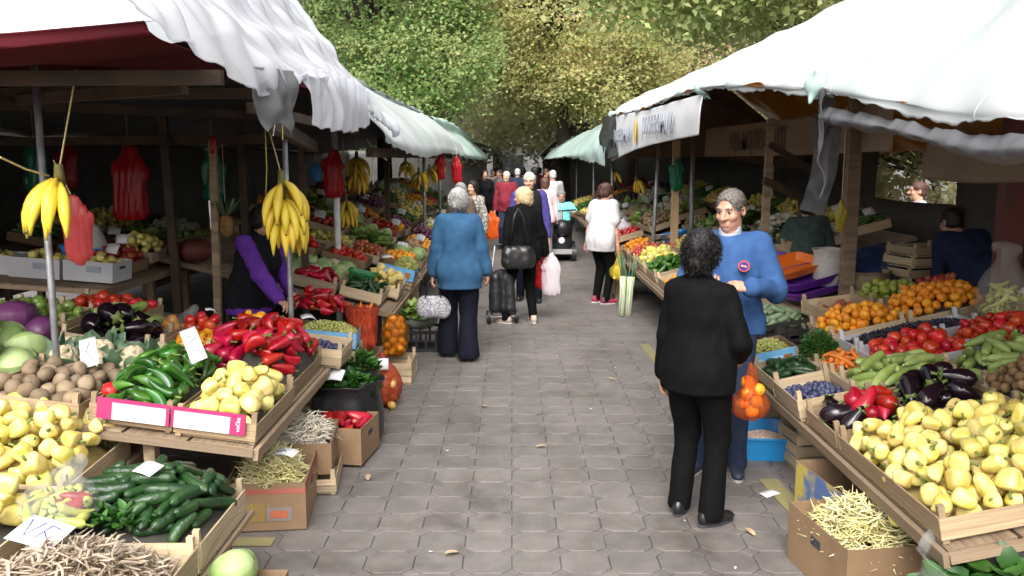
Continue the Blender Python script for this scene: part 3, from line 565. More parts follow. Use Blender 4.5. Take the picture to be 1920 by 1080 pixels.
mp_tom = M_('tomato skin', (.46, .018, .012), (.55, .04, .02), rough=.26, ns=9, rnd=.22, hue=.014, rvar=.1)
mp_pot = M_('potato skin', (.155, .105, .06), (.24, .175, .11), rough=.75, ns=10, rnd=.2, bump=.4, bs=45)
mp_oni = M_('onion skin', (.48, .27, .07), (.6, .4, .14), rough=.45, ns=9, rnd=.18)
mp_org = M_('orange peel', (.72, .25, .012), (.8, .33, .02), rough=.4, ns=12, rnd=.12, hue=.012, bump=.25, bs=160)
mp_app = M_('red apple skin', (.35, .025, .03), (.5, .16, .05), rough=.28, ns=6, rnd=.2, hue=.02)
mp_gap = M_('green apple skin', (.27, .36, .05), (.42, .45, .1), rough=.3, ns=6, rnd=.15, hue=.02)
mp_pom = M_('pomegranate skin', (.32, .05, .04), (.45, .17, .09), rough=.4, ns=5, rnd=.2)
mp_kiw = M_('kiwi skin', (.20, .115, .05), (.28, .17, .08), rough=.8, ns=30, rnd=.18, bump=.4, bs=200)
mp_plu = M_('plum skin', (.028, .030, .075), (.09, .10, .19), rough=.5, ns=5, rnd=.3)
mp_blu = M_('dark grape skin', (.012, .012, .025), (.03, .03, .055), rough=.35, ns=7, rnd=.4, island=True)
mp_gra = M_('green grape skin', (.27, .30, .07), (.40, .40, .13), rough=.3, ns=8, rnd=.25, island=True, sub=.1)
mp_car = M_('carrot skin', (.60, .16, .02), (.7, .24, .05), rough=.5, ns=9, rnd=.15)
mp_cab = M_('cabbage leaf', (.24, .36, .11), (.40, .50, .22), rough=.5, ns=7, rnd=.12, bump=.5, bs=18)
mp_pcb = M_('red cabbage leaf', (.085, .016, .075), (.15, .04, .13), rough=.4, ns=7, rnd=.15, bump=.4, bs=18)
mp_cau = M_('cauliflower curd', (.66, .58, .40), (.55, .46, .28), rough=.8, ns=25, bump=.8, bs=60)
mp_clf = M_('blue green leaf', (.055, .12, .06), (.13, .2, .11), rough=.5, ns=9, rnd=.2, island=True)
mp_spi = M_('spinach leaf', (.018, .065, .010), (.04, .12, .018), rough=.4, ns=9, rnd=.4, hue=.012, island=True)
mp_par = M_('parsley leaf', (.02, .085, .012), (.05, .14, .02), rough=.5, ns=9, rnd=.4, island=True)
mp_let = M_('lettuce leaf', (.16, .29, .05), (.32, .42, .13), rough=.45, ns=9, rnd=.25, island=True)
mp_bea = M_('yellow bean', (.66, .58, .24), (.76, .70, .40), rough=.5, ns=6, rnd=.2, island=True)
mp_wbe = M_('white bean pod', (.68, .61, .49), (.77, .71, .60), rough=.6, ns=6, rnd=.2, island=True)
mp_dbe = M_('dry bean pod', (.33, .25, .17), (.48, .39, .30), rough=.7, ns=9, rnd=.35, island=True)
mp_seed = M_('bean seed', (.50, .34, .26), (.62, .48, .40), rough=.5, ns=6, rnd=.35, island=True)
mp_ban = M_('banana peel', (.72, .50, .035), (.80, .60, .07), rough=.45, ns=6, rnd=.08, hue=.008)
mp_bant = M_('banana tip', (.10, .085, .02), (.2, .18, .04), rough=.7, ns=20)
mp_gar = M_('garlic skin', (.66, .60, .54), (.75, .7, .66), rough=.6, ns=10, rnd=.1)
mp_pin = M_('pineapple skin', (.20, .10, .03), (.32, .18, .05), rough=.7, ns=30, bump=.8, bs=60)
mp_lek = M_('leek white', (.62, .65, .50), (.45, .55, .3), rough=.45, ns=5)
def prof(pts):
    x = [p[0] for p in pts]; y = [p[1] for p in pts]
    return lambda t: float(np.interp(t, x, y))
def smooth_prof(pts):
    P = np.array([(a, b, 0) for a, b in pts], float)
    C = catmull(P, np.linspace(0, 1, 60)); return lambda t: float(max(0, np.interp(t, C[:, 0], C[:, 1])))
def blob(name, m, pr, L, nl=0, la=0.0, nu=18, nv=14, seed=0, bend=0.0, lump=0.0, lf=10.0):
    """body of revolution along +Z (0..L), with lobes, bend and lumps"""
    g = hnoise(seed, 5, lf); p = smooth_prof(pr)
    def fn(t, v):
        r = p(v); k = 1 + (la * math.cos(nl * t + seed) * math.sin(math.pi * min(1, v * 1.1)) ** .5 if nl else 0)
        x = r * k * math.cos(t); y = r * k * math.sin(t); z = v * L
        q = 1 + lump * g(x / L * .3, y / L * .3, z / L * .3) if lump else 1
        x += bend * ((v - .5) ** 2 * 4 - .5)
        return (x * q, y * q, z - L / 2)
    V, Fc = lathe_fn(nu, nv, fn); return mesh(name, V, Fc, [m])
KINDS = {}
def kind(name, cat, meshes, off, r, parts=(), lay=True):
    """off: sphere offsets along local Z, r: packing radius"""
    KINDS[name] = dict(cat=cat, meshes=meshes, off=off, r=r, parts=parts, lay=lay)
def stem(L, r, z, m=None, bend=.01, cap=0.0):
    mb = MB(); 
    if cap: 
        V, Fc = lathe_fn(10, 3, lambda t, v: (cap * v * (1 + .25 * math.cos(5 * t)) * math.cos(t), cap * v * (1 + .25 * math.cos(5 * t)) * math.sin(t), z + .004 - .02 * v * v)); mb.add(V, Fc)
    mb.tube([(0, 0, z - .008), (bend * .2, 0, z + L * .5), (bend, 0, z + L)], [r * 1.2, r, r * 1.15], 6); return mb.mesh('stem', [m or mp_stem], True)
PEP = [(0, 0), (.015, .010), (.06, .030), (.14, .041), (.35, .042), (.6, .038), (.82, .031), (.94, .020), (.99, .008), (1, 0)]
pep = []
for i in range(8):
    q = [(1 - a, b * [1, 1.1, .92, 1, .86, 1.05, .8, .95][i]) for a, b in PEP][::-1]
    pep.append(blob('yellow_pepper', mp_yel, q, [.085, .095, .108, .078, .1, .088, .112, .07][i], [3, 4, 3, 4, 3, 3, 4, 3][i], [.13, .11, .16, .12, .14, .17, .1, .15][i], 20, 14, i, [.0, .008, -.012, .01, 0, .014, -.006, .004][i], .10, 22))
pst = stem(.028, .0055, .042, cap=.015)
kind('yellow_pepper', 'pepper', pep, [-.018, .018], .040, [('stem', pst)])
KAP = [(0, 0), (.02, .006), (.12, .014), (.35, .027), (.65, .036), (.88, .036), (.96, .025), (1, 0)]
kap = [blob('red_pepper', mp_red, [(a, b * s) for a, b in KAP], L, 3, .10, 14, 14, 10 + i, bd, .08) for i, (L, s, bd) in enumerate([(.16, 1, .02), (.175, 1.1, -.015), (.14, 1.15, .03), (.16, .95, .0)])]
kind('red_pepper', 'pepper', kap, [-.05, 0, .05], .031, [('stem', stem(.032, .005, .078, bend=.012, cap=.012))])
gkap = [blob('green_pepper', mp_grn, [(a, b * s) for a, b in KAP], L, 3, .13, 14, 14, 20 + i, bd, .13) for i, (L, s, bd) in enumerate([(.165, .78, .035), (.18, .82, -.03), (.14, .95, .04), (.16, .72, .02)])]
kind('green_pepper', 'pepper', gkap, [-.05, 0, .05], .026, [('stem', stem(.03, .005, .078, bend=.012, cap=.012))])
CUC = [(0, 0), (.03, .012), (.12, .021), (.5, .0235), (.85, .020), (.96, .012), (1, 0)]
cuc = [blob('cucumber', mp_cuc, [(a, b * s) for a, b in CUC], L, 6, .03, 12, 14, 30 + i, bd) for i, (L, s, bd) in enumerate([(.16, 1, .008), (.175, 1.05, -.01), (.145, 1.0, .012), (.18, .95, .015)])]
kind('cucumber', 'cucumber', cuc, [-.05, 0, .05], .022)
zuc = [blob('zucchini', mp_zuc, [(0, 0), (.02, .014), (.12, .024), (.5, .028), (.85, .022), (.95, .016), (1, .010)], L, 5, .04, 12, 12, 40 + i, bd) for i, (L, bd) in enumerate([(.20, .01), (.22, -.012), (.18, .0)])]
kind('zucchini', 'zucchini', zuc, [-.065, 0, .065], .026, [('stem', stem(.02, .009, .095, mp_zuc))])
egg = [blob('eggplant', mp_egg, [(0, 0), (.04, .022), (.25, .047), (.5, .045), (.8, .028), (.95, .018), (1, 0)], L, 0, 0, 18, 14, 50 + i, bd) for i, (L, bd) in enumerate([(.19, .01), (.21, -.01)])]
kind('eggplant', 'eggplant', egg, [-.05, 0, .05], .042, [('calyx', stem(.035, .008, .088, cap=.036))])
tom = [blob('tomato', mp_tom, [(0, 0), (.06, .018), (.25, .036), (.55, .041), (.85, .030), (.96, .014), (1, .004)], .065, n, .035, 16, 12, 60 + i) for i, n in enumerate([5, 6, 4])]
kind('tomato', 'tomato', tom, [0], .036)
pot = [blob('potato', mp_pot, [(0, 0), (.08, .022), (.3, .037), (.6, .038), (.88, .024), (1, 0)], .1, 3, .07, 14, 12, 70 + i, .004, .17, 20) for i in range(4)]
kind('potato', 'potato', pot, [-.014, .014], .038)
oni = [blob('onion', mp_oni, [(0, 0), (.08, .018), (.3, .034), (.55, .035), (.8, .02), (.9, .008), (1, .004)], .075, 0, 0, 14, 12, 75)]
kind('onion', 'onion', oni, [0], .034)
org = [blob('mandarin', mp_org, [(0, .004), (.06, .018), (.25, .033), (.5, .038), (.75, .033), (.94, .018), (1, .004)], .064, 0, 0, 16, 12, 80)]
kind('mandarin', 'mandarin', org, [0], .035)
ap = [(0, .006), (.05, .016), (.25, .033), (.6, .040), (.88, .031), (.97, .016), (.93, .004)]
kind('red_apple', 'apple', [blob('red_apple', mp_app, ap, .068, 5, .02, 16, 12, 85)], [0], .037)
kind('green_apple', 'apple', [blob('green_apple', mp_gap, ap, .068, 5, .02, 16, 12, 86)], [0], .037)
kind('green_tomato', 'tomato', [blob('green_tomato', M_('green tomato skin', (.12, .2, .03), (.22, .3, .07), rough=.25, ns=6, rnd=.2, hue=.02), ap, .062, 5, .03, 16, 12, 87)], [0], .036)
kind('pomegranate', 'pomegranate', [blob('pomegranate', mp_pom, [(0, 0), (.06, .022), (.3, .042), (.6, .043), (.85, .024), (.9, .012), (1, .016)], .095, 5, .03, 16, 14, 88)], [0], .041)
kind('kiwi', 'kiwi', [blob('kiwi', mp_kiw, [(0, .003), (.08, .016), (.35, .026), (.65, .026), (.92, .015), (1, .003)], .066, 0, 0, 12, 10, 90)], [-.008, .008], .026)
kind('plum', 'plum', [blob('plum', mp_plu, [(0, 0), (.1, .011), (.5, .0185), (.9, .010), (1, 0)], .045, 0, 0, 10, 8, 92)], [0], .0185)
kind('lemon', 'lemon', [blob('lemon', M_('lemon peel', (.75, .55, .05), (.8, .62, .1), rough=.4, ns=12, rnd=.1), [(0, 0), (.06, .008), (.2, .022), (.5, .03), (.8, .022), (.94, .008), (1, 0)], .085, 0, 0, 14, 12, 94)], [0], .031)
kind('pear', 'pear', [blob('pear', M_('pear skin', (.55, .45, .08), (.66, .56, .16), rough=.4, ns=9, rnd=.12), [(0, 0), (.08, .022), (.3, .038), (.55, .034), (.8, .018), (.95, .012), (1, .003)], .105, 0, 0, 14, 12, 95)], [-.015, .015], .035)
kind('orange_tomato', 'tomato', [blob('orange_tomato', M_('orange tomato skin', (.7, .27, .01), (.78, .36, .02), rough=.25, ns=6, rnd=.12), ap, .05, 0, 0, 12, 10, 96)], [0], .029)
kind('carrot', 'carrot', [blob('carrot', mp_car, [(0, 0), (.05, .005), (.4, .011), (.85, .016), (.97, .013), (1, 0)], L, 0, 0, 9, 10, 97 + i, bd, .05) for i, (L, bd) in enumerate([(.19, .012), (.21, -.01)])], [-.06, 0, .06], .014)
kind('garlic_bulb', 'garlic', [blob('garlic_bulb', mp_gar, [(0, 0), (.06, .016), (.25, .027), (.5, .022), (.7, .008), (1, .005)], .065, 7, .08, 14, 12, 98)], [0], .025)
def cabbage_mesh(name, m, r=.1, seed=0):
    g = hnoise(seed, 6, 16); g2 = hnoise(seed + 1, 5, 40)
    def fn(t, v):
        a = math.pi * v; x, y, z = math.sin(a) * math.cos(t), math.sin(a) * math.sin(t), -math.cos(a)
        q = r * (1 + .035 * abs(g(x * .12, y * .12, z * .12)) * 2 - .02 * abs(math.sin(2.5 * t + 2 * z)) + .012 * g2(x * .1, y * .1, z * .1)); return (x * q * 1.04, y * q * 1.04, z * q * .9)
    V, Fc = lathe_fn(30, 20, fn); return mesh(name, V, Fc, [m])
def cabbage_leaf(m, r, seed):
    rr = random.Random(seed); g = hnoise(seed, 5, 22); nu, nv = 11, 11; V = []
    for j in range(nv):
        for i in range(nu):
            a = (i / (nu - 1) - .5) * 2.1; b = .15 + 1.75 * j / (nv - 1)
            lift = 1.03 + .13 * (j / (nv - 1)) ** 3 + .05 * abs(i / (nu - 1) - .5) * 2
            x, y, z = math.sin(b) * math.cos(a), math.sin(b) * math.sin(a), -math.cos(b)
            q = r * lift * (1 + .03 * g(x * .2, y * .2, z * .2)); V.append((x * q, y * q, z * q * .9))
    Fc = [(j * nu + i, j * nu + i + 1, (j + 1) * nu + i + 1, (j + 1) * nu + i) for j in range(nv - 1) for i in range(nu - 1)]
    return mesh('leaf', V, Fc, [m])
cab_me = {k: (cabbage_mesh(k, m, .1, 5), [cabbage_leaf(m, .1, 6 + i) for i in range(3)]) for k, m in (('cabbage', mp_cab), ('red_cabbage', mp_pcb))}
def cabbage(kd, label, loc, s=1.0, rot=None, group=None, seed=0):
    r = random.Random(seed); me, lf = cab_me[kd]
    o = tag(ob(kd, me, None, loc, rot or (r.uniform(-.6, .6), r.uniform(-.6, .6), r.uniform(0, 6)), s), label, 'cabbage', group)
    for i in range(4): ob('leaf', lf[i % 3], o, (0, 0, 0), (r.uniform(-.2, .2), r.uniform(-.2, .2), 1.57 * i + r.uniform(-.3, .3)))
    return o
def leaf_blade(L, W, bend, nseg=4, curl=.3):
    V = []
    for j in range(nseg + 1):
        t = j / nseg; w = W * math.sin(math.pi * min(1, .12 + .86 * t)) ** .8; x = L * t; z = bend * math.sin(t * 1.9) * L
        V += [(x, -w, z + curl * w), (x, 0, z), (x, w, z + curl * w)]
    Fc = [(j * 3 + i, j * 3 + i + 1, j * 3 + i + 4, j * 3 + i + 3) for j in range(nseg) for i in (0, 1)]
    return np.array(V), np.array(Fc)
def scatter_blades(P, D, scale, V0, F0, seed=0):
    """copies of a blade at points P, pointing along D, random roll; one big vertex array"""
    r = np.random.default_rng(seed); n = len(P); D = D / (np.linalg.norm(D, axis=1, keepdims=True) + 1e-9)
    up = np.tile(np.array([0, 0, 1.0]), (n, 1)) + r.normal(size=(n, 3)) * .45
    S = np.cross(up, D); S /= np.linalg.norm(S, axis=1, keepdims=True) + 1e-9; U = np.cross(D, S)
    V = P[:, None] + scale[:, None, None] * (V0[None, :, 0:1] * D[:, None] + V0[None, :, 1:2] * S[:, None] + V0[None, :, 2:3] * U[:, None])
    k = len(V0); Fq = (F0[None] + (np.arange(n) * k)[:, None, None]).reshape(-1, F0.shape[1]); return V.reshape(-1, 3), Fq
def cauliflower(label, loc, s=1.0, seed=0, group=None):
    if 'cauliflower' not in bpy.data.meshes:
        r = np.random.default_rng(2); D = SDF((-.1, -.1, -.05), (.1, .1, .1), .006); D.ell((0, 0, .0), (.07, .07, .05), .02)
        for i in range(60):
            d = r.normal(size=3); d[2] = abs(d[2]); d /= np.linalg.norm(d); D.ell(d * np.array([.068, .068, .055]), (.017,) * 3, .006)
        D.disp(lambda x, y, z: .0025 * hnoise(4, 6, 260)(x, y, z)); V, Q = D.out(); me = mesh('cauliflower', V, Q, [mp_cau])
        n = 26; a = r.uniform(0, 6.28, n); P = np.stack([.04 * np.cos(a), .04 * np.sin(a), np.full(n, -.05)], 1); Dd = np.stack([np.cos(a), np.sin(a), r.uniform(.5, 1.5, n)], 1)
        V0, F0 = leaf_blade(.17, .045, -.35); V, Fq = scatter_blades(P, Dd, r.uniform(.7, 1.1, n), V0, F0, 3); mesh('cauliflower_leaves', V, Fq, [mp_clf])
    r = random.Random(seed); o = tag(ob('cauliflower', bpy.data.meshes['cauliflower'], None, loc, (r.uniform(-.5, .5), r.uniform(-.5, .5), r.uniform(0, 6)), s), label, 'cauliflower', group)
    ob('leaf_wrapper', bpy.data.meshes['cauliflower_leaves'], o); return o
# ------------------------------------------------------------------ heaps
def drop(kd, w, d, n, mound, seed=0, bed=True, yaw=(0, math.pi), ncand=22, scale=1.0, wall=.006, base=0.0, edge=.92):
    """settle n items in a w x d box; returns list of (pos, dir, z) in box frame and mound function"""
    K = KINDS[kd]; off = np.array(K['off']) * scale; r = K['r'] * scale; g = np.random.default_rng(seed); S = np.zeros((0, 3)); out = []
    mo = lambda x, y: base + mound * np.clip(1 - np.abs(2 * x / w) ** 3 * .6, 0, 1) * np.clip(1 - np.abs(2 * y / d) ** 3 * .6, 0, 1)
    fl = (lambda x, y: np.maximum(0, mo(x, y) - 1.75 * r)) if bed else (lambda x, y: 0 * x)
    ext = max(abs(off.min()), abs(off.max())) if len(off) > 1 else 0
    nS = 0; S = np.zeros((n * len(off), 3))
    for _ in range(n):
        a = g.uniform(*yaw, ncand); dx, dy = np.cos(a), np.sin(a)
        mx = np.maximum(.001, w / 2 - wall - r * edge - ext * np.abs(dx)); my = np.maximum(.001, d / 2 - wall - r * edge - ext * np.abs(dy))
        x, y = g.uniform(-1, 1, ncand) * mx, g.uniform(-1, 1, ncand) * my
        px = x[:, None] + off * dx[:, None]; py = y[:, None] + off * dy[:, None]; z = fl(px, py) + r
        if nS:
            T = S[:nS]; q = (T[:, 0] - px[..., None]) ** 2 + (T[:, 1] - py[..., None]) ** 2; k = (1.85 * r) ** 2
            z = np.maximum(z, np.where(q < k, T[:, 2] + np.sqrt(np.maximum(k - q, 0)), -9).max(-1))
        sc = z.mean(1) - mo(x, y) + .15 * (z.max(1) - z.min(1)); b = int(sc.argmin())
        if sc[b] > r * 1.85: continue
        x, y, dx, dy, zs = float(x[b]), float(y[b]), float(dx[b]), float(dy[b]), [float(q) for q in z[b]]
        if len(off) > 1:
            L = off[-1] - off[0]; sl = (zs[-1] - zs[0]) / L; sl = max(-.8, min(.8, sl)); zm = max((zs[0] + zs[-1]) / 2, zs[len(zs) // 2] - .3 * r)
        else: sl, zm = 0, zs[0]
        dr = Vector((dx, dy, sl)).normalized(); out.append((Vector((x, y, zm)), dr))
        for o in off: S[nS] = (x + o * dr.x, y + o * dr.y, zm + o * dr.z); nS += 1
    return out, fl
def bedding(fr, w, d, fl, m, parent_inv, parent, n=10):  # made-up mound under the heap, dark like the shade between its items
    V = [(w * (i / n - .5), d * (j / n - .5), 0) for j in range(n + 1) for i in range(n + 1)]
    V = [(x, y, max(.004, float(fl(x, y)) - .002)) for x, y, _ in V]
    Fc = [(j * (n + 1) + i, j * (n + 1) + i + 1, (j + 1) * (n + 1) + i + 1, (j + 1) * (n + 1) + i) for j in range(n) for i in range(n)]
    return ob('filler_mound', mesh('filler_mound', V, Fc, [m]), parent, *([] if parent else []))
m_filler = mat('dark heap filler', (.028, .026, .021), (.05, .046, .038), rough=.8)  # shade of the gaps put into the filler's dark colour
LIN = {}
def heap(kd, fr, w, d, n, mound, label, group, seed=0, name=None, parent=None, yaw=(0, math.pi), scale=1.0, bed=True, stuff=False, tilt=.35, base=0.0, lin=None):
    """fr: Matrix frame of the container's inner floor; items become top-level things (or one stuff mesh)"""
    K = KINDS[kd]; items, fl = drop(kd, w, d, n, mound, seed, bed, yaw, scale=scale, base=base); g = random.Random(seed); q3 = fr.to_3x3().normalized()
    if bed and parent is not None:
        b = bedding(fr, w, d, fl, lin or m_filler, None, parent); b.matrix_local = parent.matrix_world_stored.inverted() @ fr if hasattr(parent, 'matrix_world_stored') else parent.matrix_basis.inverted() @ fr
    acc = []
    for p, dr in items:
        me = g.choice(K['meshes']); dr = (dr * g.choice((1, -1))).normalized() if len(K['off']) > 1 else Vector((g.gauss(0, 1), g.gauss(0, 1), g.gauss(0, 1))).normalized()
        if len(K['off']) > 1 and K['off'][-1] < .03: dr = (dr + Vector((g.gauss(0, 1), g.gauss(0, 1), g.gauss(.2, .9))) * .8).normalized()
        M = dr.to_track_quat('Z', 'Y').to_matrix() @ Matrix.Rotation(g.uniform(0, 6.28), 3, 'Z')
        s = scale * g.uniform(.85, 1.14)
        if stuff: acc.append((p, M, s, me)); continue
        o = bpy.data.objects.new(name or kd, me); COL.objects.link(o)
        o.location = fr @ p; o.rotation_euler = (q3 @ M).to_euler(); o.scale = (s, s, s)
        o['label'] = label; o['category'] = K['cat']; o['group'] = group
        for pn, pm in K['parts']:
            c = bpy.data.objects.new(pn, pm); COL.objects.link(c); c.parent = o
    if stuff:
        Vs = []; Fs = []; b = 0; cache = {}
        for p, M, s, me in acc:
            if me.name not in cache:
                v = np.zeros(len(me.vertices) * 3, np.float32); me.vertices.foreach_get('co', v); f = np.zeros(len(me.loops), np.int32); me.loops.foreach_get('vertex_index', f); cache[me.name] = (v.reshape(-1, 3), f.reshape(-1, 4))
            v, f = cache[me.name]; Vs.append(v @ (np.array(M).T * s) + np.array(p)); Fs.append(f + b); b += len(v)
        me = mesh(name or kd, np.concatenate(Vs), np.concatenate(Fs), [K['meshes'][0].materials[0]])
        o = ob(name or kd, me); o.matrix_basis = fr; tag(o, label, K['cat'], group, 'stuff'); return o
# low-poly variants for far heaps
def far_kind(name, m, r, pr=None, L=None): kind(name, 'produce', [blob(name, m, pr or [(0, 0), (.15, r * .7), (.5, r), (.85, r * .7), (1, 0)], L or 2 * r, 0, 0, 8, 6, 1)], [0], r)
isl = lambda n, m, **k: M_(n, *m, island=True, **k)
far_kind('far_red', isl('far red', ((.40, .03, .025), (.5, .07, .04)), rough=.35, rnd=.4, hue=.015), .036)
far_kind('far_orange', isl('far orange', ((.7, .27, .015), (.78, .36, .03)), rough=.4, rnd=.2, hue=.01), .034)
far_kind('far_yellow', isl('far yellow', ((.58, .46, .09), (.7, .6, .2)), rough=.4, rnd=.2, hue=.015), .036)
far_kind('far_green', isl('far green', ((.13, .22, .05), (.25, .33, .1)), rough=.5, rnd=.4, hue=.02), .04)
far_kind('far_dark', isl('far dark', ((.05, .03, .035), (.09, .06, .06)), rough=.4, rnd=.5, hue=.03), .034)
far_kind('far_brown', isl('far brown', ((.25, .17, .09), (.33, .24, .14)), rough=.7, rnd=.3), .036)
far_kind('far_white', isl('far white', ((.55, .53, .42), (.65, .64, .5)), rough=.6, rnd=.2), .04)
kind('far_long', 'produce', [blob('far_long', isl('far long green', ((.03, .09, .02), (.09, .17, .04)), rough=.4, rnd=.4, hue=.02), [(0, 0), (.1, .014), (.5, .02), (.9, .014), (1, 0)], .15, 0, 0, 7, 6, 1, .01)], [-.05, 0, .05], .02)
kind('far_pepper', 'produce', [blob('far_pepper', isl('far long red', ((.3, .012, .014), (.4, .04, .02)), rough=.3, rnd=.4, hue=.01), [(0, 0), (.1, .012), (.6, .024), (.9, .02), (1, 0)], .13, 0, 0, 7, 6, 1, .012)], [-.04, 0, .04], .024)
far_kind('far_purple', isl('far purple', ((.14, .04, .09), (.22, .08, .12)), rough=.45, rnd=.4), .034)
def strips(name, fr, w, d, n, mound, m, label, cat, L=.12, W=.0055, seed=0, group=None, curl=.25, base=0.0, droop=0):
    """a tangle of bean pods: curved flattened strips in one mesh"""
    g = np.random.default_rng(seed); nseg = 5; ns = 4; t = np.linspace(-.5, .5, nseg)
    x = g.uniform(-.5, .5, n) * (w - L * .98); y = g.uniform(-.5, .5, n) * (d - L * .98)
    z = base + (mound * np.clip(1 - (2 * x / w) ** 2 * .8, 0, 1) * np.clip(1 - (2 * y / d) ** 2 * .8, 0, 1)) * g.uniform(.55, 1.05, n) + .005
    a = g.uniform(0, 6.28, n); pit = g.normal(0, .22, n); l = L * g.uniform(.7, 1.15, n); cv = g.normal(0, curl, n)
    D = np.stack([np.cos(a) * np.cos(pit), np.sin(a) * np.cos(pit), np.sin(pit)], 1); S = np.stack([-np.sin(a), np.cos(a), g.normal(0, .4, n)], 1); U = np.cross(D, S)
    c = np.stack([x, y, z], 1)[:, None] + D[:, None] * (t[None, :, None] * l[:, None, None]) + S[:, None] * ((cv * l)[:, None] * (4 * t ** 2))[..., None] + U[:, None] * ((g.normal(0, .12, n) * l)[:, None] * np.sin(5 * t))[..., None]
    wd = W * (1 - (2 * t) ** 4 * .75) * 1.0; th = np.linspace(0, 2 * np.pi, ns, endpoint=False)
    ring = c[:, :, None] + wd[None, :, None, None] * (S[:, None, None] * np.cos(th)[None, None, :, None] + U[:, None, None] * .6 * np.sin(th)[None, None, :, None])
    V = ring.reshape(-1, 3); q = []
    for i in range(nseg - 1):
        for j in range(ns): q.append((i * ns + j, i * ns + (j + 1) % ns, (i + 1) * ns + (j + 1) % ns, (i + 1) * ns + j))
    q = np.array(q); Fq = (q[None] + (np.arange(n) * nseg * ns)[:, None, None]).reshape(-1, 4)
    o = ob(name, mesh(name, V, Fq, [m])); o.matrix_basis = fr; return tag(o, label, cat, group, 'stuff')
def greens(name, fr, w, d, h, n, m, label, cat, L=.1, W=.03, seed=0, bend=-.25, up=.8, group=None, curl=.3, kind_='stuff'):
    g = np.random.default_rng(seed); x = g.uniform(-1, 1, n); y = g.uniform(-1, 1, n); k = x * x + y * y < 1.1; x, y = x[k], y[k]; n = len(x)
    P = np.stack([x * w * .42, y * d * .42, h * (1 - .6 * (x * x + y * y)) * g.uniform(.25, 1, n)], 1); D = np.stack([x + g.normal(0, .6, n), y + g.normal(0, .6, n), up * g.uniform(.1, 1, n)], 1)
    V0, F0 = leaf_blade(L, W, bend, 4, curl); V, Fq = scatter_blades(P, D, g.uniform(.6, 1.2, n), V0, F0, seed)
    o = ob(name, mesh(name, V, Fq, [m])); o.matrix_basis = fr; return tag(o, label, cat, group, kind_)
def bananas(label, top, n, s=1.0, yaw=0.0, seed=0, rows=2, group='hanging bananas', string=None):
    root = thing('banana_bunch', label, 'bananas', top, (0, 0, yaw), group); g = random.Random(seed)
    mb = MB(); mb.tube([(0, 0, .03), (0, 0, -.05 * s), (0, .01, -.08 * s * (rows - 1) - .05)], [.014 * s, .02 * s, .014 * s], 8); ob('crown', mb.mesh('crown', [mp_bant], True), root)
    for k in range(n):
        row = k % rows; a = (k // rows) / max(1, (n // rows)) * (4.6 if rows > 1 else 2.4) - (2.3 if rows > 1 else 1.2) + g.uniform(-.22, .22); L = s * g.uniform(.165, .205); z0 = -.02 * s - row * .075 * s - g.uniform(0, .03) * s; P = []; rr = []
        for i in range(9):
            t = i / 8; ang = -.25 + 1.5 * t; rad = s * (.02 + .098 * math.sin(ang + .25) - .012 * t * row); P.append((math.cos(a) * rad, math.sin(a) * rad, z0 - L * (.45 * t + .42 * t * t) - .01)); rr.append(s * (.007, .011, .017, .020, .021, .020, .017, .010, .005)[i])
        mb = MB(); mb.tube(P, rr, 6, 0); mb.tube([P[8], (P[8][0], P[8][1], P[8][2] - .008 * s)], .005 * s, 5, 1); o = ob('banana', mb.mesh('banana', [mp_ban, mp_bant], True), root)
    if string: ob('string', MB().tube([(0, 0, 0), Vector(string) - Vector(top)], .004, 5).mesh('string', [m_rope]), root, (0, 0, 0), (0, 0, -yaw))
    return root
# ------------------------------------------------------------------ containers and tables
m_crate = mat('pale crate wood', (.33, .235, .135), (.60, .48, .32), rough=.7, ns=4, stretch=(.5, 5, 5), rnd=.28, lo=.28, hi=.72, bump=.2, bs=40)
m_crate2 = mat('browned crate wood', (.22, .145, .08), (.46, .34, .21), rough=.75, ns=4, stretch=(.5, 5, 5), rnd=.28, lo=.28, hi=.72, bump=.2, bs=40)
m_card = mat('brown cardboard', (.205, .125, .068), (.27, .17, .095), rough=.8, ns=3, rnd=.1)
m_cardi = mat('inner cardboard', (.19, .12, .068), (.25, .16, .09), rough=.85, ns=3, rnd=.1)
m_cardr = mat('printed red band', (.30, .075, .055), (.36, .10, .07), rough=.7, ns=5)
m_wcard = mat('white cardboard', (.60, .60, .62), (.50, .50, .53), rough=.7, ns=4)
m_mag = mat('magenta print', (.36, .02, .10), (.42, .03, .13), rough=.55, ns=5)
m_bcard = mat('blue printed card', (.12, .36, .66), (.20, .48, .78), rough=.45, ns=5)
m_yfiller = mat('dim pepper filler', (.30, .23, .07), (.40, .31, .1), rough=.8, ns=8)  # yellow peppers in dim light, painted onto the filler mound
m_paper = mat('white paper', (.80, .80, .81), (.74, .74, .76), rough=.7, ns=6, rnd=.05)
m_bplas = mat('blue plastic', (.015, .22, .55), (.03, .28, .62), rough=.35, ns=3, rnd=.08)
m_kplas = mat('black crate plastic', (.014, .014, .015), (.022, .022, .024), rough=.45, ns=3)
m_pplas = mat('purple plastic', (.10, .02, .25), (.14, .035, .32), rough=.4, ns=3)
m_oplas = mat('orange plastic', (.75, .14, .01), (.8, .2, .02), rough=.4, ns=3)
m_gplas = mat('green plastic', (.015, .16, .05), (.03, .22, .07), rough=.4, ns=3)
m_ypad = mat('yellow paint', (.25, .22, .085), (.2, .18, .10), rough=.8, ns=7)
m_pen = mat('pen ink', (.08, .09, .22), (.1, .1, .25), rough=.6)
m_bag = film('clear bag film', (.85, .86, .84), .13, .08, .2)
m_rbag = film('red bag film', (.60, .02, .03), .80, .3, .45)
m_cbag = film('reddish net film', (.62, .10, .05), .42, .35, .3)
m_obag = film('orange bag film', (.80, .22, .06), .26, .3, .4)
m_wbag = film('white bag film', (.80, .74, .78), .78, .3, .4)
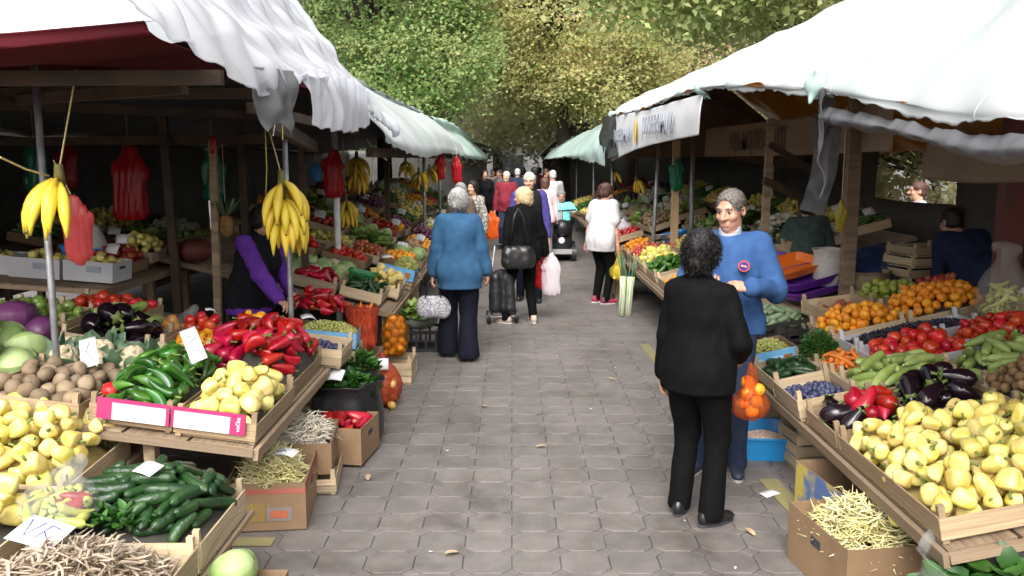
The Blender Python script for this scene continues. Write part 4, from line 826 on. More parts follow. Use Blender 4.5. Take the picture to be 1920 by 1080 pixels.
m_ybag = film('yellow bag film', (.75, .66, .10), .42, .3, .4)
m_gbag = film('green bag film', (.02, .22, .12), .85, .3, .3)
m_bbag = film('blue bag film', (.05, .3, .7), .85, .3, .5)
def frm(x, y, z, yaw=0, ty=0, tx=0): return Matrix.Translation((x, y, z)) @ Matrix.Rotation(R(yaw), 4, 'Z') @ Matrix.Rotation(R(ty), 4, 'Y') @ Matrix.Rotation(R(tx), 4, 'X')
def rootm(name, label, cat, fr, group=None):
    o = thing(name, label, cat, group=group); o.matrix_basis = fr; return o
def crate(label, fr, w, d, h=.12, m=None, rows=2, seed=0, ph=.05, name='wooden_crate', cat='crate', group='wooden crates', gap=.3):
    m = m or m_crate; root = rootm(name, label, cat, fr, group); g = random.Random(seed); sh = (h - .015) / rows * (1 - gap * .5)
    for k in range(3 if w > .3 else 2):
        n = 3 if w > .3 else 2; plank('bottom_board', m, root, (0, (k - (n - 1) / 2) * d / n, .006), (w - .012, d / n * .86, .008))
    for r_ in range(rows):
        z = .015 + (h - .015) * (r_ + .5) / rows
        for s in (-1, 1):
            plank('slat', m, root, (g.uniform(-.004, .004), s * (d / 2), z + g.uniform(-.003, .003)), (w, .007, sh), (g.uniform(-.02, .02), g.uniform(-.012, .012), g.uniform(-.008, .008)))
            plank('slat', m, root, (s * (w / 2 - .004), 0, z + g.uniform(-.003, .003)), (.007, d - .012, sh), (g.uniform(-.012, .012), g.uniform(-.02, .02), 0))
    for sx in (-1, 1):
        for sy in (-1, 1): plank('corner_post', m, root, (sx * (w / 2 - .02), sy * (d / 2 - .016), h / 2 + ph / 2), (.026, .024, h + ph - .002), (0, 0, g.uniform(-.1, .1)))
    return root, fr @ Matrix.Translation((0, 0, .014))
def cbox(label, fr, w, d, h, m=None, mi=None, band=None, flaps=0.0, name='cardboard_box', cat='box', group='cardboard boxes', slot=True, notch=False):
    root = rootm(name, label, cat, fr, group); m = m or m_card; mi = mi or m_cardi; t = .006
    ob('bottom', MB().box((0, 0, .004), (w - .01, d - .01, .006)).mesh('bottom', [mi]), root)
    for s, ax in ((-1, 0), (1, 0), (-1, 1), (1, 1)):
        mb = MB(); L = w if ax else d - 2 * t
        def pt(u, z, q):
            off = s * ((d if ax else w) / 2 - q); return (u, off, z) if ax else (off, u, z)
        nt_ = notch and ax
        prof_ = [(-L / 2, .001), (L / 2, .001), (L / 2, h), (.05, h), (.02, h - .03), (-.02, h - .03), (-.05, h), (-L / 2, h)] if nt_ else [(-L / 2, .001), (L / 2, .001), (L / 2, h), (-L / 2, h)]
        n = len(prof_); V = [pt(u, z, 0) for u, z in prof_] + [pt(u, z, t) for u, z in prof_]
        fl = (s < 0) == bool(ax)
        Fo = [tuple(range(n))] if fl else [tuple(range(n - 1, -1, -1))]; Fi = [tuple(range(2 * n - 1, n - 1, -1))] if fl else [tuple(range(n, 2 * n))]
        mb.add(V, Fo, 0); b = len(mb.v) - 2 * n
        mb.f += [tuple(i + b for i in f) for f in Fi]; mb.m += [1]
        for i in range(n): q = (i, i + n, (i + 1) % n + n, (i + 1) % n); mb.f.append(tuple(j + b for j in (q if fl else q[::-1]))); mb.m.append(1)
        wl = ob('wall', mb.mesh('wall', [m, mi]), root)
        if band:
            V = [pt(-L / 2, h * .78, -.0015), pt(L / 2, h * .78, -.0015), pt(L / 2, h - .001 - (.03 if nt_ else 0), -.0015), pt(-L / 2, h - .001 - (.03 if nt_ else 0), -.0015)]
            ob('print_band', mesh('print_band', V, [(0, 1, 2, 3)], [band], False), wl)
        if slot and ax == 0:
            V = [pt(-.045, h * .62, -.002), pt(.045, h * .62, -.002), pt(.045, h * .76, -.002), pt(-.045, h * .76, -.002)]
            ob('hand_slot', mesh('hand_slot', V, [(0, 1, 2, 3)], [m_inkd], False), wl)
        if flaps:
            V = [pt(-L / 2, h, 0), pt(L / 2, h, 0), pt(L / 2 - .01, h - flaps * .45, -flaps * .8), pt(-L / 2 + .01, h - flaps * .45, -flaps * .8)]
            solid(ob('flap', mesh('flap', V, [(0, 1, 2, 3)], [m], False), wl), .005)
    return root, fr @ Matrix.Translation((0, 0, .008))
def pcrate(label, fr, w, d, h, m=None, name='plastic_crate', group='plastic crates', nb=5):
    root = rootm(name, label, 'crate', fr, group); m = m or m_kplas
    plank('floor', m, root, (0, 0, .005), (w - .01, d - .01, .008))
    for s in (-1, 1):
        for z, hh in ((h - .014, .028), (.018, .03)):
            plank('rim', m, root, (0, s * d / 2, z), (w + .012, .012, hh)); plank('rim', m, root, (s * w / 2, 0, z), (.012, d - .012, hh))
        for k in range(nb):
            u = (k / (nb - 1) - .5); plank('rib', m, root, (u * (w - .02), s * d / 2, h / 2), (.022, .009, h - .03)); plank('rib', m, root, (s * w / 2, u * (d - .04), h / 2), (.009, .022, h - .03))
        plank('crossbar', m, root, (0, s * d / 2, h * .5), (w, .007, .014)); plank('crossbar', m, root, (s * w / 2, 0, h * .5), (.007, d - .02, .014))
    return root, fr @ Matrix.Translation((0, 0, .012))
def tray(name, label, fr, w, d, h, m, cat='tray', group=None, fl=.03, rim=.012):
    """thin-walled flared basin with rolled rim"""
    def rr(t, a, b, p=6.0): c, s = math.cos(t), math.sin(t); k = (abs(c) ** p + abs(s) ** p) ** (-1 / p); return a * c * k, b * s * k
    prof_ = [(0, .004), (1 - 2 * fl / w, .004), (1, h), (1 + 2 * rim / w, h), (1 + 2 * rim / w, h - .012), (1 + .01, h - .010), (1 - 2 * fl / w + .02, 0), (0, 0)]
    nu = 40; V = []; 
    for q, z in prof_:
        for i in range(nu): x, y = rr(2 * math.pi * i / nu, w / 2 * q, d / 2 * q); V.append((x, y, z))
    Fc = [(j * nu + i, j * nu + (i + 1) % nu, (j + 1) * nu + (i + 1) % nu, (j + 1) * nu + i) for j in range(len(prof_) - 1) for i in range(nu)]
    o = ob(name, mesh(name, V, Fc, [m])); o.matrix_basis = fr; o.modifiers.new('bevel', 'EDGE_SPLIT'); return tag(o, label, cat, group)
def note(label, fr, w=.14, d=.09, ink=None, group='handwritten price papers', fold=.02):
    root = rootm('price_paper', label, 'price tag', fr, group); n = 6
    V = [(w * (i / n - .5), s * d / 2, fold * math.sin(i / n * 2.6) + .004 * s) for i in range(n + 1) for s in (-1, 1)]
    solid(ob('sheet', mesh('sheet', V, [(2 * i, 2 * i + 2, 2 * i + 3, 2 * i + 1) for i in range(n)], [m_paper]), root), .0012)
    if ink:
        for k, st in enumerate(ink):
            P = [(x * w * .4, y * d * .4, fold * math.sin((x * .4 + .5) * 2.6) + .004 * y * .8 + .0035) for x, y in st]; ob('pen_stroke', MB().tube(P, .0024, 4).mesh('pen_stroke', [m_pen]), root)
    return root
class Table:
    def __init__(s, label, side, xe, ze, y0, y1, W, th, boards=7, leg=True, legx=.08):
        s.side, s.xe, s.ze, s.th, s.y0, s.y1 = side, xe, ze, th, y0, y1; D = y1 - y0
        fr = frm(xe, y0, ze, 0, -side * th); root = rootm('market_table', label, 'table', fr, 'sloping market tables'); g = random.Random(int(y0 * 100))
        bw = W / boards
        for k in range(boards): plank('board', m_wood, root, (side * (k + .5) * bw, D / 2, -.012 + g.uniform(-.002, .002)), (bw * .94, D + g.uniform(-.02, .02), .022))
        plank('edge_rail', m_wood, root, (side * -.012, D / 2, -.03), (.024, D + .03, .06)); plank('front_rail', m_wood, root, (side * W / 2, -.014, -.024), (W, .026, .036)); plank('back_rail', m_wood, root, (side * W / 2, D + .014, -.034), (W, .026, .06))
        inv = fr.inverted()
        if leg:
            for q in (legx, W - .1):
                for yy in (y0 + .1, y1 - .1):
                    x = xe + side * q * math.cos(R(th)); z = ze + q * math.sin(R(th)) - .03; o = plank('leg', m_wood, root, (0, 0, 0), (1, 1, 1)); o.matrix_local = inv @ Matrix.Translation((x, yy, z / 2)) @ Matrix.Diagonal((.055, .06, z, 1))
    def F(s, s0, s1, y0, y1, up=.002, yaw=0):
        q = (s0 + s1) / 2; c = math.cos(R(s.th)); sn = math.sin(R(s.th))
        x = s.xe + s.side * q * c; z = s.ze + q * sn
        n = Vector((-s.side * sn, 0, c)) * up
        return frm(x + n.x, (y0 + y1) / 2, z + n.z, yaw, -s.side * s.th), s1 - s0 - .01, y1 - y0 - .01
def flat(x0, x1, y0, y1, z, yaw=0, ty=0, tx=0): return frm((x0 + x1) / 2, (y0 + y1) / 2, z, yaw, ty, tx), x1 - x0 - .01, y1 - y0 - .01
SCR1 = [[(-.9, .8), (-.5, -.7), (-.1, .8)], [(.1, -.6), (.3, .7), (.8, .6)], [(.2, .1), (.8, -.6)]]
SCR2 = [[(-.7, -.5), (-.3, .6), (.0, -.6)], [(.3, .6), (.7, .5), (.4, -.6)]]
# =================================================================== LEFT, nearest stall
st1 = rootm('crate_stand', 'low wooden stand under the cucumber crate', 'stand', frm(-1.56, 3.0, 0))
for k in range(4): plank('board', m_wood, st1, (-.27 + .18 * k, .05, .32), (.17, 1.75, .02))
for x in (-.28, .25):
    for y in (-.7, .8): plank('leg', m_wood, st1, (x, y, .155), (.05, .05, .31))
fr, w_, d_ = flat(-1.90, -1.215, 3.26, 3.86, .335, 0)
r_, fi = crate('crate of cucumbers with a wide low rim', fr, w_, d_, .13, rows=1, seed=1, ph=.05, gap=.1)
heap('cucumber', fi, w_, d_, 170, .24, 'dark green cucumber in the near low crate', 'cucumbers in the near crate', 1, parent=r_, scale=1.08)
greens('parsley_bunch', fi @ Matrix.Translation((-.02, -.22, .17)), .30, .14, .06, 260, mp_par, 'bunch of parsley lying on the cucumbers', 'parsley', .045, .013, 5)
note('blank white card lying on the cucumbers', fi @ frm(.05, -.06, .335, -35, 0, 14), .125, .075, fold=.006)
fr, w_, d_ = flat(-1.90, -1.215, 2.55, 3.24, .335, 0)
r_, fi = crate('bottom front crate holding dry bean pods', fr, w_, d_, .13, rows=1, seed=2, ph=.05, gap=.1)
strips('dry_bean_pods', fi, w_, d_, 900, .25, mp_dbe, 'pile of dry tan bean pods in the front crate', 'beans', .11, .0065, 3, base=.02)
note('big white price card with pen strokes on dry beans', fi @ frm(-.15, .13, .265, -22, 4, 16), .22, .13, SCR1, fold=.006)
strips('dry_bean_pods', frm(-2.1, 2.75, .45), .5, .8, 300, .12, mp_dbe, 'dry bean pods spilling at the bottom edge of the photo', 'beans', .11, .0065, 4)
def bag_shell(name, label, m, lo, hi, h, prims, fr, cat='bag', seed=0, wr=.006, wf=45, group=None, cutp=None, part_of=None):
    D = SDF(lo, hi, h)
    for p in prims: (D.cone if len(p[0]) == 3 and len(p) > 3 else D.ell)(*p)
    D.disp(lambda x, y, z: wr * (hnoise(seed, 6, wf)(x, y, z) - .8 * np.abs(hnoise(seed + 1, 6, wf * .7)(x, y, z))))
    if cutp: D.cut(*cutp)
    V, Q = D.out(); o = ob(name, mesh(name, V, Q, [m])); 
    if part_of is not None: o.parent = part_of; return o
    o.matrix_basis = fr; return tag(o, label, cat, group)
def chilis(fr, w, d, n, mound, label, group, seed, cols=None):
    if 'chili_pepper' not in KINDS:
        mm = M_('chili skin', (.42, .47, .08), (.58, .58, .16), rough=.25, ns=8, rnd=.15, hue=.02)
        kind('chili_pepper', 'pepper', [blob('chili_pepper', mm, [(0, 0), (.05, .005), (.4, .013), (.85, .018), (.96, .012), (1, 0)], .14, 3, .08, 10, 10, 99 + i, b) for i, b in enumerate((.02, -.015, .0))], [-.045, 0, .045], .016, [('stem', stem(.03, .004, .066, bend=.01))])
    return heap('chili_pepper', fr, w, d, n, mound, label, group, seed, bed=False)
cf = frm(-1.80, 3.34, .55, 20)
chilis(cf, .26, .36, 34, .10, 'yellow green chili pepper in the clear bag by the cucumbers', 'chilis in the near clear bag', 6)
heap('red_pepper', cf @ Matrix.Translation((.02, 0, .03)), .24, .34, 5, .1, 'small red pepper among the bagged chilis', 'reds among the bagged chilis', 8, bed=False, scale=.7, name='red_chili')
bag_shell('plastic_bag', 'clear plastic bag of chilis lying over the crate edge', m_bag, (-.2, -.26, -.03), (.2, .3, .2), .008, [((0, 0, .055), (.15, .2, .085)), ((0, .16, .1), (.06, .24, .14), .05, .03, .04)], cf, seed=4)
# upper tier: yellow peppers
st2 = rootm('crate_stand', 'taller stand under the near yellow peppers', 'stand', frm(-2.4, 3.5, 0))
for k in range(4): plank('board', m_wood, st2, (-.38 + .25 * k, 0, .44), (.24, 2.2, .02))
for x in (-.4, .42):
    for y in (-1., 1.): plank('leg', m_wood, st2, (x, y, .215), (.05, .05, .43))
fr, w_, d_ = flat(-2.72, -1.93, 3.58, 4.32, .46, 3, 5)
r_, fi = crate('near left crate heaped with yellow peppers', fr, w_, d_, .14, rows=1, seed=3, ph=.05, gap=.1)
heap('yellow_pepper', fi, w_, d_, 100, .27, 'yellow pepper heaped in the near left crate', 'yellow peppers in the near left crate', 2, parent=r_, lin=m_yfiller, scale=.98)
fr, w_, d_ = flat(-2.70, -1.87, 2.8, 3.55, .46, 2, 5)
r_, fi = crate('cut off crate of yellow peppers and eggplants at the photo edge', fr, w_, d_, .14, rows=1, seed=4, ph=.05, gap=.1)
heap('yellow_pepper', fi @ Matrix.Translation((-.05, .2, 0)), w_ - .1, d_ - .4, 34, .17, 'few yellow peppers in the cut off crate at the left edge', None, 3, parent=r_, stuff=True, name='yellow_peppers')
heap('eggplant', fi @ Matrix.Translation((.0, -.2, 0)), w_, d_ - .38, 14, .12, 'dark eggplant in the cut off crate at the left edge', 'eggplants at the left edge', 4, bed=False)
cb = cbox('brown box holding a cabbage below the cucumber crate', frm(-1.06, 3.2, 0), .30, .36, .30)[0]
cabbage('cabbage', 'pale green cabbage at the bottom edge beside the bean crate', (-1.10, 3.28, .345), .85, seed=3)
# =================================================================== LEFT, second stall
T2 = Table('tilted plank table of green, red and yellow peppers', -1, -1.25, .565, 4.12, 6.35, 2.25, 7.5, legx=.55)
def oncrate(T, s0, s1, y0, y1, label, kd, n, mound, lab, grp, seed, h=.11, rows=1, m=None, up=.002, yaw=0, **k):
    fr, w, d = T.F(s0, s1, y0, y1, up, yaw); r_, fi = crate(label, fr, w, d, h, m, rows, seed, gap=.12)
    if kd: heap(kd, fi, w, d, n, mound, lab, grp, seed, parent=r_, **k)
    return r_, fi, w, d
r_, fi, w_, d_ = oncrate(T2, .0, .41, 4.14, 4.90, 'front corner crate of round yellow peppers behind the magenta box panel', 'yellow_pepper', 74, .16, 'round yellow pepper in the corner crate by the magenta panel', 'yellow peppers in the corner crate', 21, m=m_crate2, scale=1.05)
r_, fi, w_, d_ = oncrate(T2, .42, .84, 4.16, 5.15, 'crate of long green peppers behind the white box panel', 'green_pepper', 190, .20, 'glossy green pepper in the crate beside the potatoes', 'green peppers on the left table', 22, m=m_crate2)
heap('tomato', fi @ Matrix.Translation((-.16, -.36, .09)), .12, .1, 3, .02, 'red tomato tucked in front of the green peppers', 'tomatoes before the green peppers', 5, bed=False)
note('long white price strip standing in the green peppers', fi @ frm(.12, -.02, .32, 0, 0, 42) @ Matrix.Rotation(R(-56), 4, 'Z'), .24, .085, SCR2)
# magenta and white printed panels leaning in front of both crates
for s0, s1, lab in ((.05, .42, 'magenta and white box panel with small white script in front of yellow peppers'), (.42, .78, 'white box panel with magenta end in front of green peppers')):
    fr, w_, d_ = T2.F(s0, s1, 4.125, 4.145, .06); rt = rootm('printed_card', lab, 'panel', fr, 'printed panels on the crate fronts')
    ob('card', MB().box((0, -.012, .045), (w_, .006, .105)).mesh('card', [m_mag]), rt)
    e = -.03 if s0 < .2 else .03
    ob('white_field', MB().box((e, -.0165, .036), (w_ - .09, .003, .084)).mesh('white_field', [m_wcard]), rt)
    if s0 < .2: lettering('lettering', 'vočka', m_paper, rt, Matrix.Translation((w_ / 2 - .035, -.0165, .045)) @ Matrix.Rotation(R(90), 4, 'X') @ Matrix.Rotation(R(90), 4, 'Z'), .03, .001)
r_, fi, w_, d_ = oncrate(T2, .85, 1.38, 4.10, 4.74, 'crate of potatoes in front of the cabbages', 'potato', 90, .085, 'muddy brown potato in the crate before the cabbages', 'potatoes on the left table', 23, m=m_crate2)
note('white price strip stuck in the potatoes', fi @ frm(.06, .2, .21, 0, 0, 42) @ Matrix.Rotation(R(-62), 4, 'Z'), .2, .085, [[(-.8, .3), (0, -.3), (.8, .3)]])
for i, (s, y, z, k) in enumerate([(1.50, 4.32, .09, 1.15), (1.74, 4.36, .10, 1.2), (1.46, 4.62, .10, 1.1), (1.68, 4.66, .12, 1.2), (1.60, 4.5, .25, 1.15), (1.55, 4.92, .11, 1.1), (1.82, 4.84, .25, 1.15), (1.74, 5.02, .14, 1.05), (1.9, 4.5, .25, 1.2), (1.95, 4.75, .12, 1.1), (1.58, 4.18, .08, 1)]):
    f_, _, _ = T2.F(s - .05, s + .05, y - .05, y + .05, z); cabbage('cabbage', 'light green cabbage piled behind the grey pole', f_.translation, k, group='cabbages by the grey pole', seed=10 + i)
for i, (s, y, z, k) in enumerate([(1.88, 5.38, .16, 1.3), (2.12, 5.3, .2, 1.25), (1.68, 5.32, .12, 1.0)]):
    f_, _, _ = T2.F(s - .05, s + .05, y - .05, y + .05, z); cabbage('red_cabbage', ['big glossy purple cabbage at the left photo edge', 'purple cabbage cut by the left photo edge', 'small purple cabbage behind the grey pole'][i], f_.translation, k, group='purple cabbages', seed=30 + i)
for i, (s, y) in enumerate([(.95, 4.86), (1.15, 4.88), (1.32, 4.9), (1.02, 5.08), (1.22, 5.12), (1.4, 5.1), (.92, 5.24)]):
    f_, _, _ = T2.F(s - .05, s + .05, y - .05, y + .05, .10); cauliflower('leafy cauliflower between potatoes and eggplants', f_.translation, 1.0, i, 'cauliflowers on the left table')
r_, fi, w_, d_ = oncrate(T2, 1.0, 1.56, 5.3, 5.72, 'crate of big eggplants and pale zucchini', 'eggplant', 13, .12, 'big black eggplant behind the cauliflowers', 'eggplants on the left table', 24, scale=1.25, up=.03)
heap('zucchini', fi @ Matrix.Translation((-.02, .12, .13)), .46, .2, 7, .05, 'pale zucchini lying on the eggplants', 'zucchini on the eggplants', 25, bed=False, scale=1.2)
oncrate(T2, 1.62, 2.15, 5.5, 5.92, 'crate of green tomatoes behind the purple cabbages', 'green_tomato', 40, .12, 'green tomato behind the purple cabbages', 'green tomatoes on the left table', 26, up=.05)
oncrate(T2, 1.32, 1.9, 5.94, 6.34, 'crate of red tomatoes at the back of the left table', 'tomato', 52, .10, 'red tomato at the back of the left table', 'tomatoes at the back of the left table', 27, up=.06)
f_, _, _ = T2.F(1.0, 1.3, 5.75, 6.1, .05)
heap('orange_tomato', f_, .3, .3, 32, .1, 'yellow tomato inside the clear bag on the table', 'bagged yellow tomatoes', 28, bed=False)
bag_shell('plastic_bag', 'clear bag of yellow tomatoes behind the eggplants', m_bag, (-.22, -.22, -.02), (.22, .22, .24), .01, [((0, 0, .06), (.18, .18, .085)), ((.1, .1, .09), (.14, .14, .18), .05, .03, .04)], f_, seed=14)
r_, fi, w_, d_ = oncrate(T2, .64, .98, 5.36, 5.96, 'crate of small orange and red tomatoes', 'orange_tomato', 46, .09, 'small orange tomato left of the red peppers', 'orange tomatoes beside the red peppers', 29, up=.03)
heap('tomato', fi @ Matrix.Translation((-.06, .16, .07)), .24, .2, 10, .06, 'red tomato among the small orange ones', 'red tomatoes among the orange ones', 30, bed=False)
r_, fi, w_, d_ = oncrate(T2, .02, .62, 4.9, 5.72, 'crate heaped high with long red peppers', 'red_pepper', 230, .30, 'long shiny red pepper in the tall heap before the seller', 'red peppers in the tall heap', 31, m=m_crate2)
heap('orange_tomato', fi @ Matrix.Translation((-.1, .25, .28)), .3, .2, 6, .06, 'orange tomato on top of the red peppers', 'orange tomatoes on the red peppers', 32, bed=False)
r_, fi, w_, d_ = oncrate(T2, -.1, .36, 5.78, 6.2, 'pale crate of blue plums at the table end', 'plum', 170, .07, 'blue plum in the pale crate by the red peppers', 'plums in the left crate', 33, h=.13, rows=2)
note('small white slip above the red peppers', frm(-1.93, 5.55, .99, 30, 30), .07, .05)
# stacked boxes at the corner: blue grape box on crates
for k in range(4): crate('empty pale crate stacked under the blue grape box', frm(-1.40, 6.62, .005 + .135 * k, 2), .46, .46, .13, rows=2, seed=60 + k, ph=.0, group='crates stacked under the grape box')
fr = frm(-1.42, 6.66, .56, 4, 6)
def fruitbox(label, fr, w, d, h=.12):
    root, fi = cbox(label, fr, w, d, h, m_bcard, m_cardi, slot=False, name='fruit_box', group='blue printed fruit boxes')
    for x in (-.12, .02): ob('print', MB().box((x, -d / 2 - .002, h * .5), (.1, .002, h * .35)).mesh('print', [mat('pale blue print', (.4, .65, .85), (.5, .72, .9), rough=.5, ns=12)]), root)
    ob('fruit_picture', MB().box((w / 2 - .07, -d / 2 - .002, h * .45), (.06, .002, h * .5)).mesh('fruit_picture', [mat('fruit picture', (.5, .12, .03), (.2, .2, .05), rough=.5, ns=25)]), root)
    return root, fi
kind('grape', 'grapes', [blob('grape', mp_gra, [(0, 0), (.15, .008), (.5, .0115), (.85, .008), (1, 0)], .025, 0, 0, 8, 6, 1)], [0], .0112)
kind('dark_grape', 'grapes', [blob('dark_grape', mp_blu, [(0, 0), (.15, .007), (.5, .010), (.85, .007), (1, 0)], .021, 0, 0, 8, 6, 1)], [0], .0102)
r_, fi = fruitbox('blue fruit box of green grapes in front of the seller', fr, .46, .36)
heap('grape', fi, .45, .35, 560, .13, 'mound of green grapes in the blue box before the seller', None, 40, name='green_grapes', stuff=True, parent=r_)
note('crumpled white tissue in the grape box', fi @ frm(-.17, .05, .14, 20, 20), .12, .12, fold=.04)
heap('red_pepper', frm(-1.55, 7.02, .74, 0, 10), .5, .24, 26, .12, 'small red pepper behind the blue grape box', 'red peppers behind the grape box', 41, bed=False, scale=.85)
# floor goods along the left table
r_, fi = cbox('brown box of yellow beans with red printed rim', frm(-1.33, 4.70, .005, 6), .42, .54, .26, band=m_cardr, notch=True)
strips('yellow_beans', fi, .43, .54, 1100, .33, mp_bea, 'heap of thin yellow beans in the red rimmed box', 'beans', .12, .0050, 11, base=.03)
note('blank white card on the yellow beans', fi @ frm(.08, -.08, .345, -28, 0, 8), .15, .065, [[(-.8, .2), (-.4, -.4), (0, .3), (.3, -.3)]])
pr = ob('print', MB().box((.07, -.272, .09), (.13, .003, .075)).mesh('print', [mat('print frame', (.24, .2, .19), (.2, .16, .15), rough=.7)]), r_)
ob('print_patch', MB().box((.07, -.2745, .09), (.09, .002, .04)).mesh('print_patch', [mat('orange print', (.45, .12, .06), (.38, .1, .05), rough=.7, ns=30)]), pr)
ob('print', MB().box((-.08, -.272, .1), (.16, .002, .10)).mesh('print', [mat('ochre print', (.28, .19, .05), (.24, .16, .05), rough=.7)]), r_)
tag(ob('painted_mark', MB().box((-1.40, 4.30, .0035), (.34, .10, .003)).mesh('painted_mark', [m_ypad])), 'yellow painted patch on the paving before the bean box', 'floor mark')
r_, fi = crate('flat slatted crate under the white bean box', frm(-1.27, 5.2, .003, 6), .42, .56, .10, rows=2, seed=70)
r_, fi = cbox('brown box of white bean pods', frm(-1.30, 5.22, .11, 6), .42, .5, .19)
strips('white_beans', fi, .42, .5, 800, .25, mp_wbe, 'tangle of white bean pods spilling from a brown box', 'beans', .13, .006, 12, base=.03, curl=.4)
note('small white price paper on the white beans', fi @ frm(.0, .06, .23, 60, 0, 8), .13, .06, [[(-.8, -.4), (.2, .5), (.8, -.2)]])
r_, fi = cbox('brown box of red peppers beside the black sack', frm(-1.13, 5.62, .02, -8), .40, .40, .24)
heap('red_pepper', fi @ Matrix.Translation((.02, 0, .10)), .34, .34, 22, .1, 'red pepper in the brown box beside the black sack', 'red peppers in the floor box', 44, bed=True, parent=r_)
def open_sack(name, label, m, fr, r, h, seed=0, group=None, cat='sack', roll=.03):
    g = hnoise(seed, 6, 1.2); g2 = hnoise(seed + 1, 7, 3.0)
    def fn(t, v):
        pr = [(0, .0), (.02, .8), (.12, 1.0), (.45, 1.06), (.8, .98), (.92, 1.0), (1, 1.1)]
        q = np.interp(v, [a for a, _ in pr], [b for _, b in pr]); k = r * q * (1 + .05 * g(2 * math.cos(t), 2 * math.sin(t), 4 * v) + .04 * v * g2(3 * math.cos(t), 3 * math.sin(t), 3 * v))
        z = h * v + (.03 * g(3 * math.cos(t), 3 * math.sin(t), 0) if v > .85 else 0); return (k * math.cos(t), k * math.sin(t), max(0, z))
    V, Fc = lathe_fn(48, 26, fn); o = ob(name, mesh(name, V, Fc, [m])); o.matrix_basis = fr; solid(o, .006); return tag(o, label, cat, group)
open_sack('black_sack', 'black plastic sack standing open with spinach', m_black, frm(-1.15, 5.98, 0), .235, .44, 3)
greens('spinach_leaves', frm(-1.15, 5.98, .34), .40, .40, .12, 300, mp_spi, 'spinach leaves filling the black sack', 'spinach', .09, .03, 8, bend=-.3, up=.9)
greens('parsley_bunch', frm(-1.14, 6.42, .38), .30, .26, .16, 420, mp_par, 'dark parsley bunch behind the black sack', 'parsley', .06, .016, 9)
tag(ob('small_crate_block', MB().box((-1.16, 6.45, .19), (.3, .26, .38)).mesh('small_crate_block', [m_card])), 'closed brown carton under the dark parsley bunch', 'box')
note('white price card on the spinach', frm(-1.2, 5.82, .5, -15, 0, 35), .13, .09)
# onions net and carrots bag
of = frm(-1.02, 6.86, 0.0, 0)
heap('onion', of, .24, .3, 46, .24, 'golden onion in the orange net by the aisle', 'onions in the aisle net', 46, bed=False)
bag_shell('onion_net', 'orange net bag of onions standing on the paving', m_cbag, (-.2, -.22, -.02), (.2, .22, .46), .01, [((0, 0, .16), (.14, .165, .17)), ((0, 0, .25), (-.02, .03, .4), .09, .03, .06)], of, cat='net bag', seed=8)
note('white price slip above the onion net', frm(-1.02, 6.75, .36, 10, 0, 60), .10, .09)
ct = cbox('carton under the carrot bag', frm(-1.22, 7.0, 0, 0), .3, .34, .42, slot=False)[0]
kf = frm(-1.20, 6.95, .425)
g_ = random.Random(4)
for i in range(34):
    a = g_.uniform(0, 6.28); q = .085 * math.sqrt(g_.random()); o = ob('carrot', KINDS['carrot']['meshes'][i % 2], None, kf @ Vector((q * math.cos(a), q * math.sin(a), .11 + g_.uniform(0, .22))), (g_.gauss(0, .22) + math.pi, g_.gauss(0, .22), g_.uniform(0, 6)), 1.0)
    tag(o, 'orange carrot standing in the red tinted bag', 'carrot', 'carrots in the red tinted bag')
bag_shell('plastic_bag', 'red tinted bag full of upright carrots', m_cbag, (-.18, -.18, -.01), (.18, .18, .5), .009, [((0, 0, .1), (0, 0, .36), .11, .13, .03)], kf, seed=18, cutp=((0, 0, .36), (0, 0, 1)), wr=.008)
nf = frm(-1.05, 7.75, .22)
crate('low crate under the mandarin net', frm(-1.05, 7.72, .0, 0), .34, .42, .2, rows=3, seed=75)
heap('mandarin', nf, .22, .3, 46, .27, 'mandarin in the tall net bag beside the aisle', 'mandarins in the net bag', 48, bed=False)
bag_shell('mandarin_net', 'net bag stuffed with mandarins on a low crate', film('amber net film', (.6, .32, .05), .18, .3, .3), (-.18, -.22, -.02), (.18, .22, .44), .01, [((0, 0, .17), (.13, .165, .2))], nf, cat='net bag', seed=9)
# =================================================================== LEFT, third stall
T3 = Table('sloping table of cabbages, cucumbers and blue grape box', -1, -1.10, .56, 7.95, 10.3, 2.4, 14)
def oncard(T, s0, s1, y0, y1, label, kd, n, mound, lab, grp, seed, h=.1, m=None, up=.002, **k):
    fr, w, d = T.F(s0, s1, y0, y1, up); r_, fi = cbox(label, fr, w, d, h, m, slot=False)
    if kd: heap(kd, fi, w, d, n, mound, lab, grp, seed, parent=r_, **k)
    return r_, fi, w, d
oncrate(T3, .12, .52, 7.98, 8.46, 'crate of dark cucumbers behind the carrots', 'cucumber', 44, .1, 'dark cucumber in the crate behind the carrots', 'cucumbers behind the carrots', 50, up=.03)
oncrate(T3, .02, .40, 8.48, 9.0, 'crate of pale yellow peppers by the green tub', 'yellow_pepper', 46, .15, 'pale yellow peppers beside the blue grape box', None, 51, up=.03, stuff=True, name='yellow_peppers')
tray('plastic_tub', 'green plastic tub between cucumbers and yellow peppers', T3.F(.28, .52, 8.3, 8.5, .14)[0], .26, .2, .1, m_gplas, 'tub')
oncrate(T3, .55, 1.0, 7.98, 8.4, 'crate of red peppers right of the seller', 'red_pepper', 34, .1, 'red pepper in the crate right of the seller', 'red peppers right of the seller', 52, up=.03)
for i in range(17):
    s, y = .62 + .2 * (i % 5) + .05 * (i % 2), 8.48 + .2 * (i // 5); f_ = T3.F(s - .05, s + .05, y - .05, y + .05, .11)[0].translation
    if i % 3 == 1: cauliflower('leafy cauliflower on the table right of the seller', f_, 1.05, i, 'cauliflowers right of the seller')
    else: cabbage('cabbage', 'loose green cabbage on the table right of the seller', f_, .95, group='cabbages right of the seller', seed=50 + i)
fr, w_, d_ = T3.F(-.02, .40, 9.3, 9.75, .10)
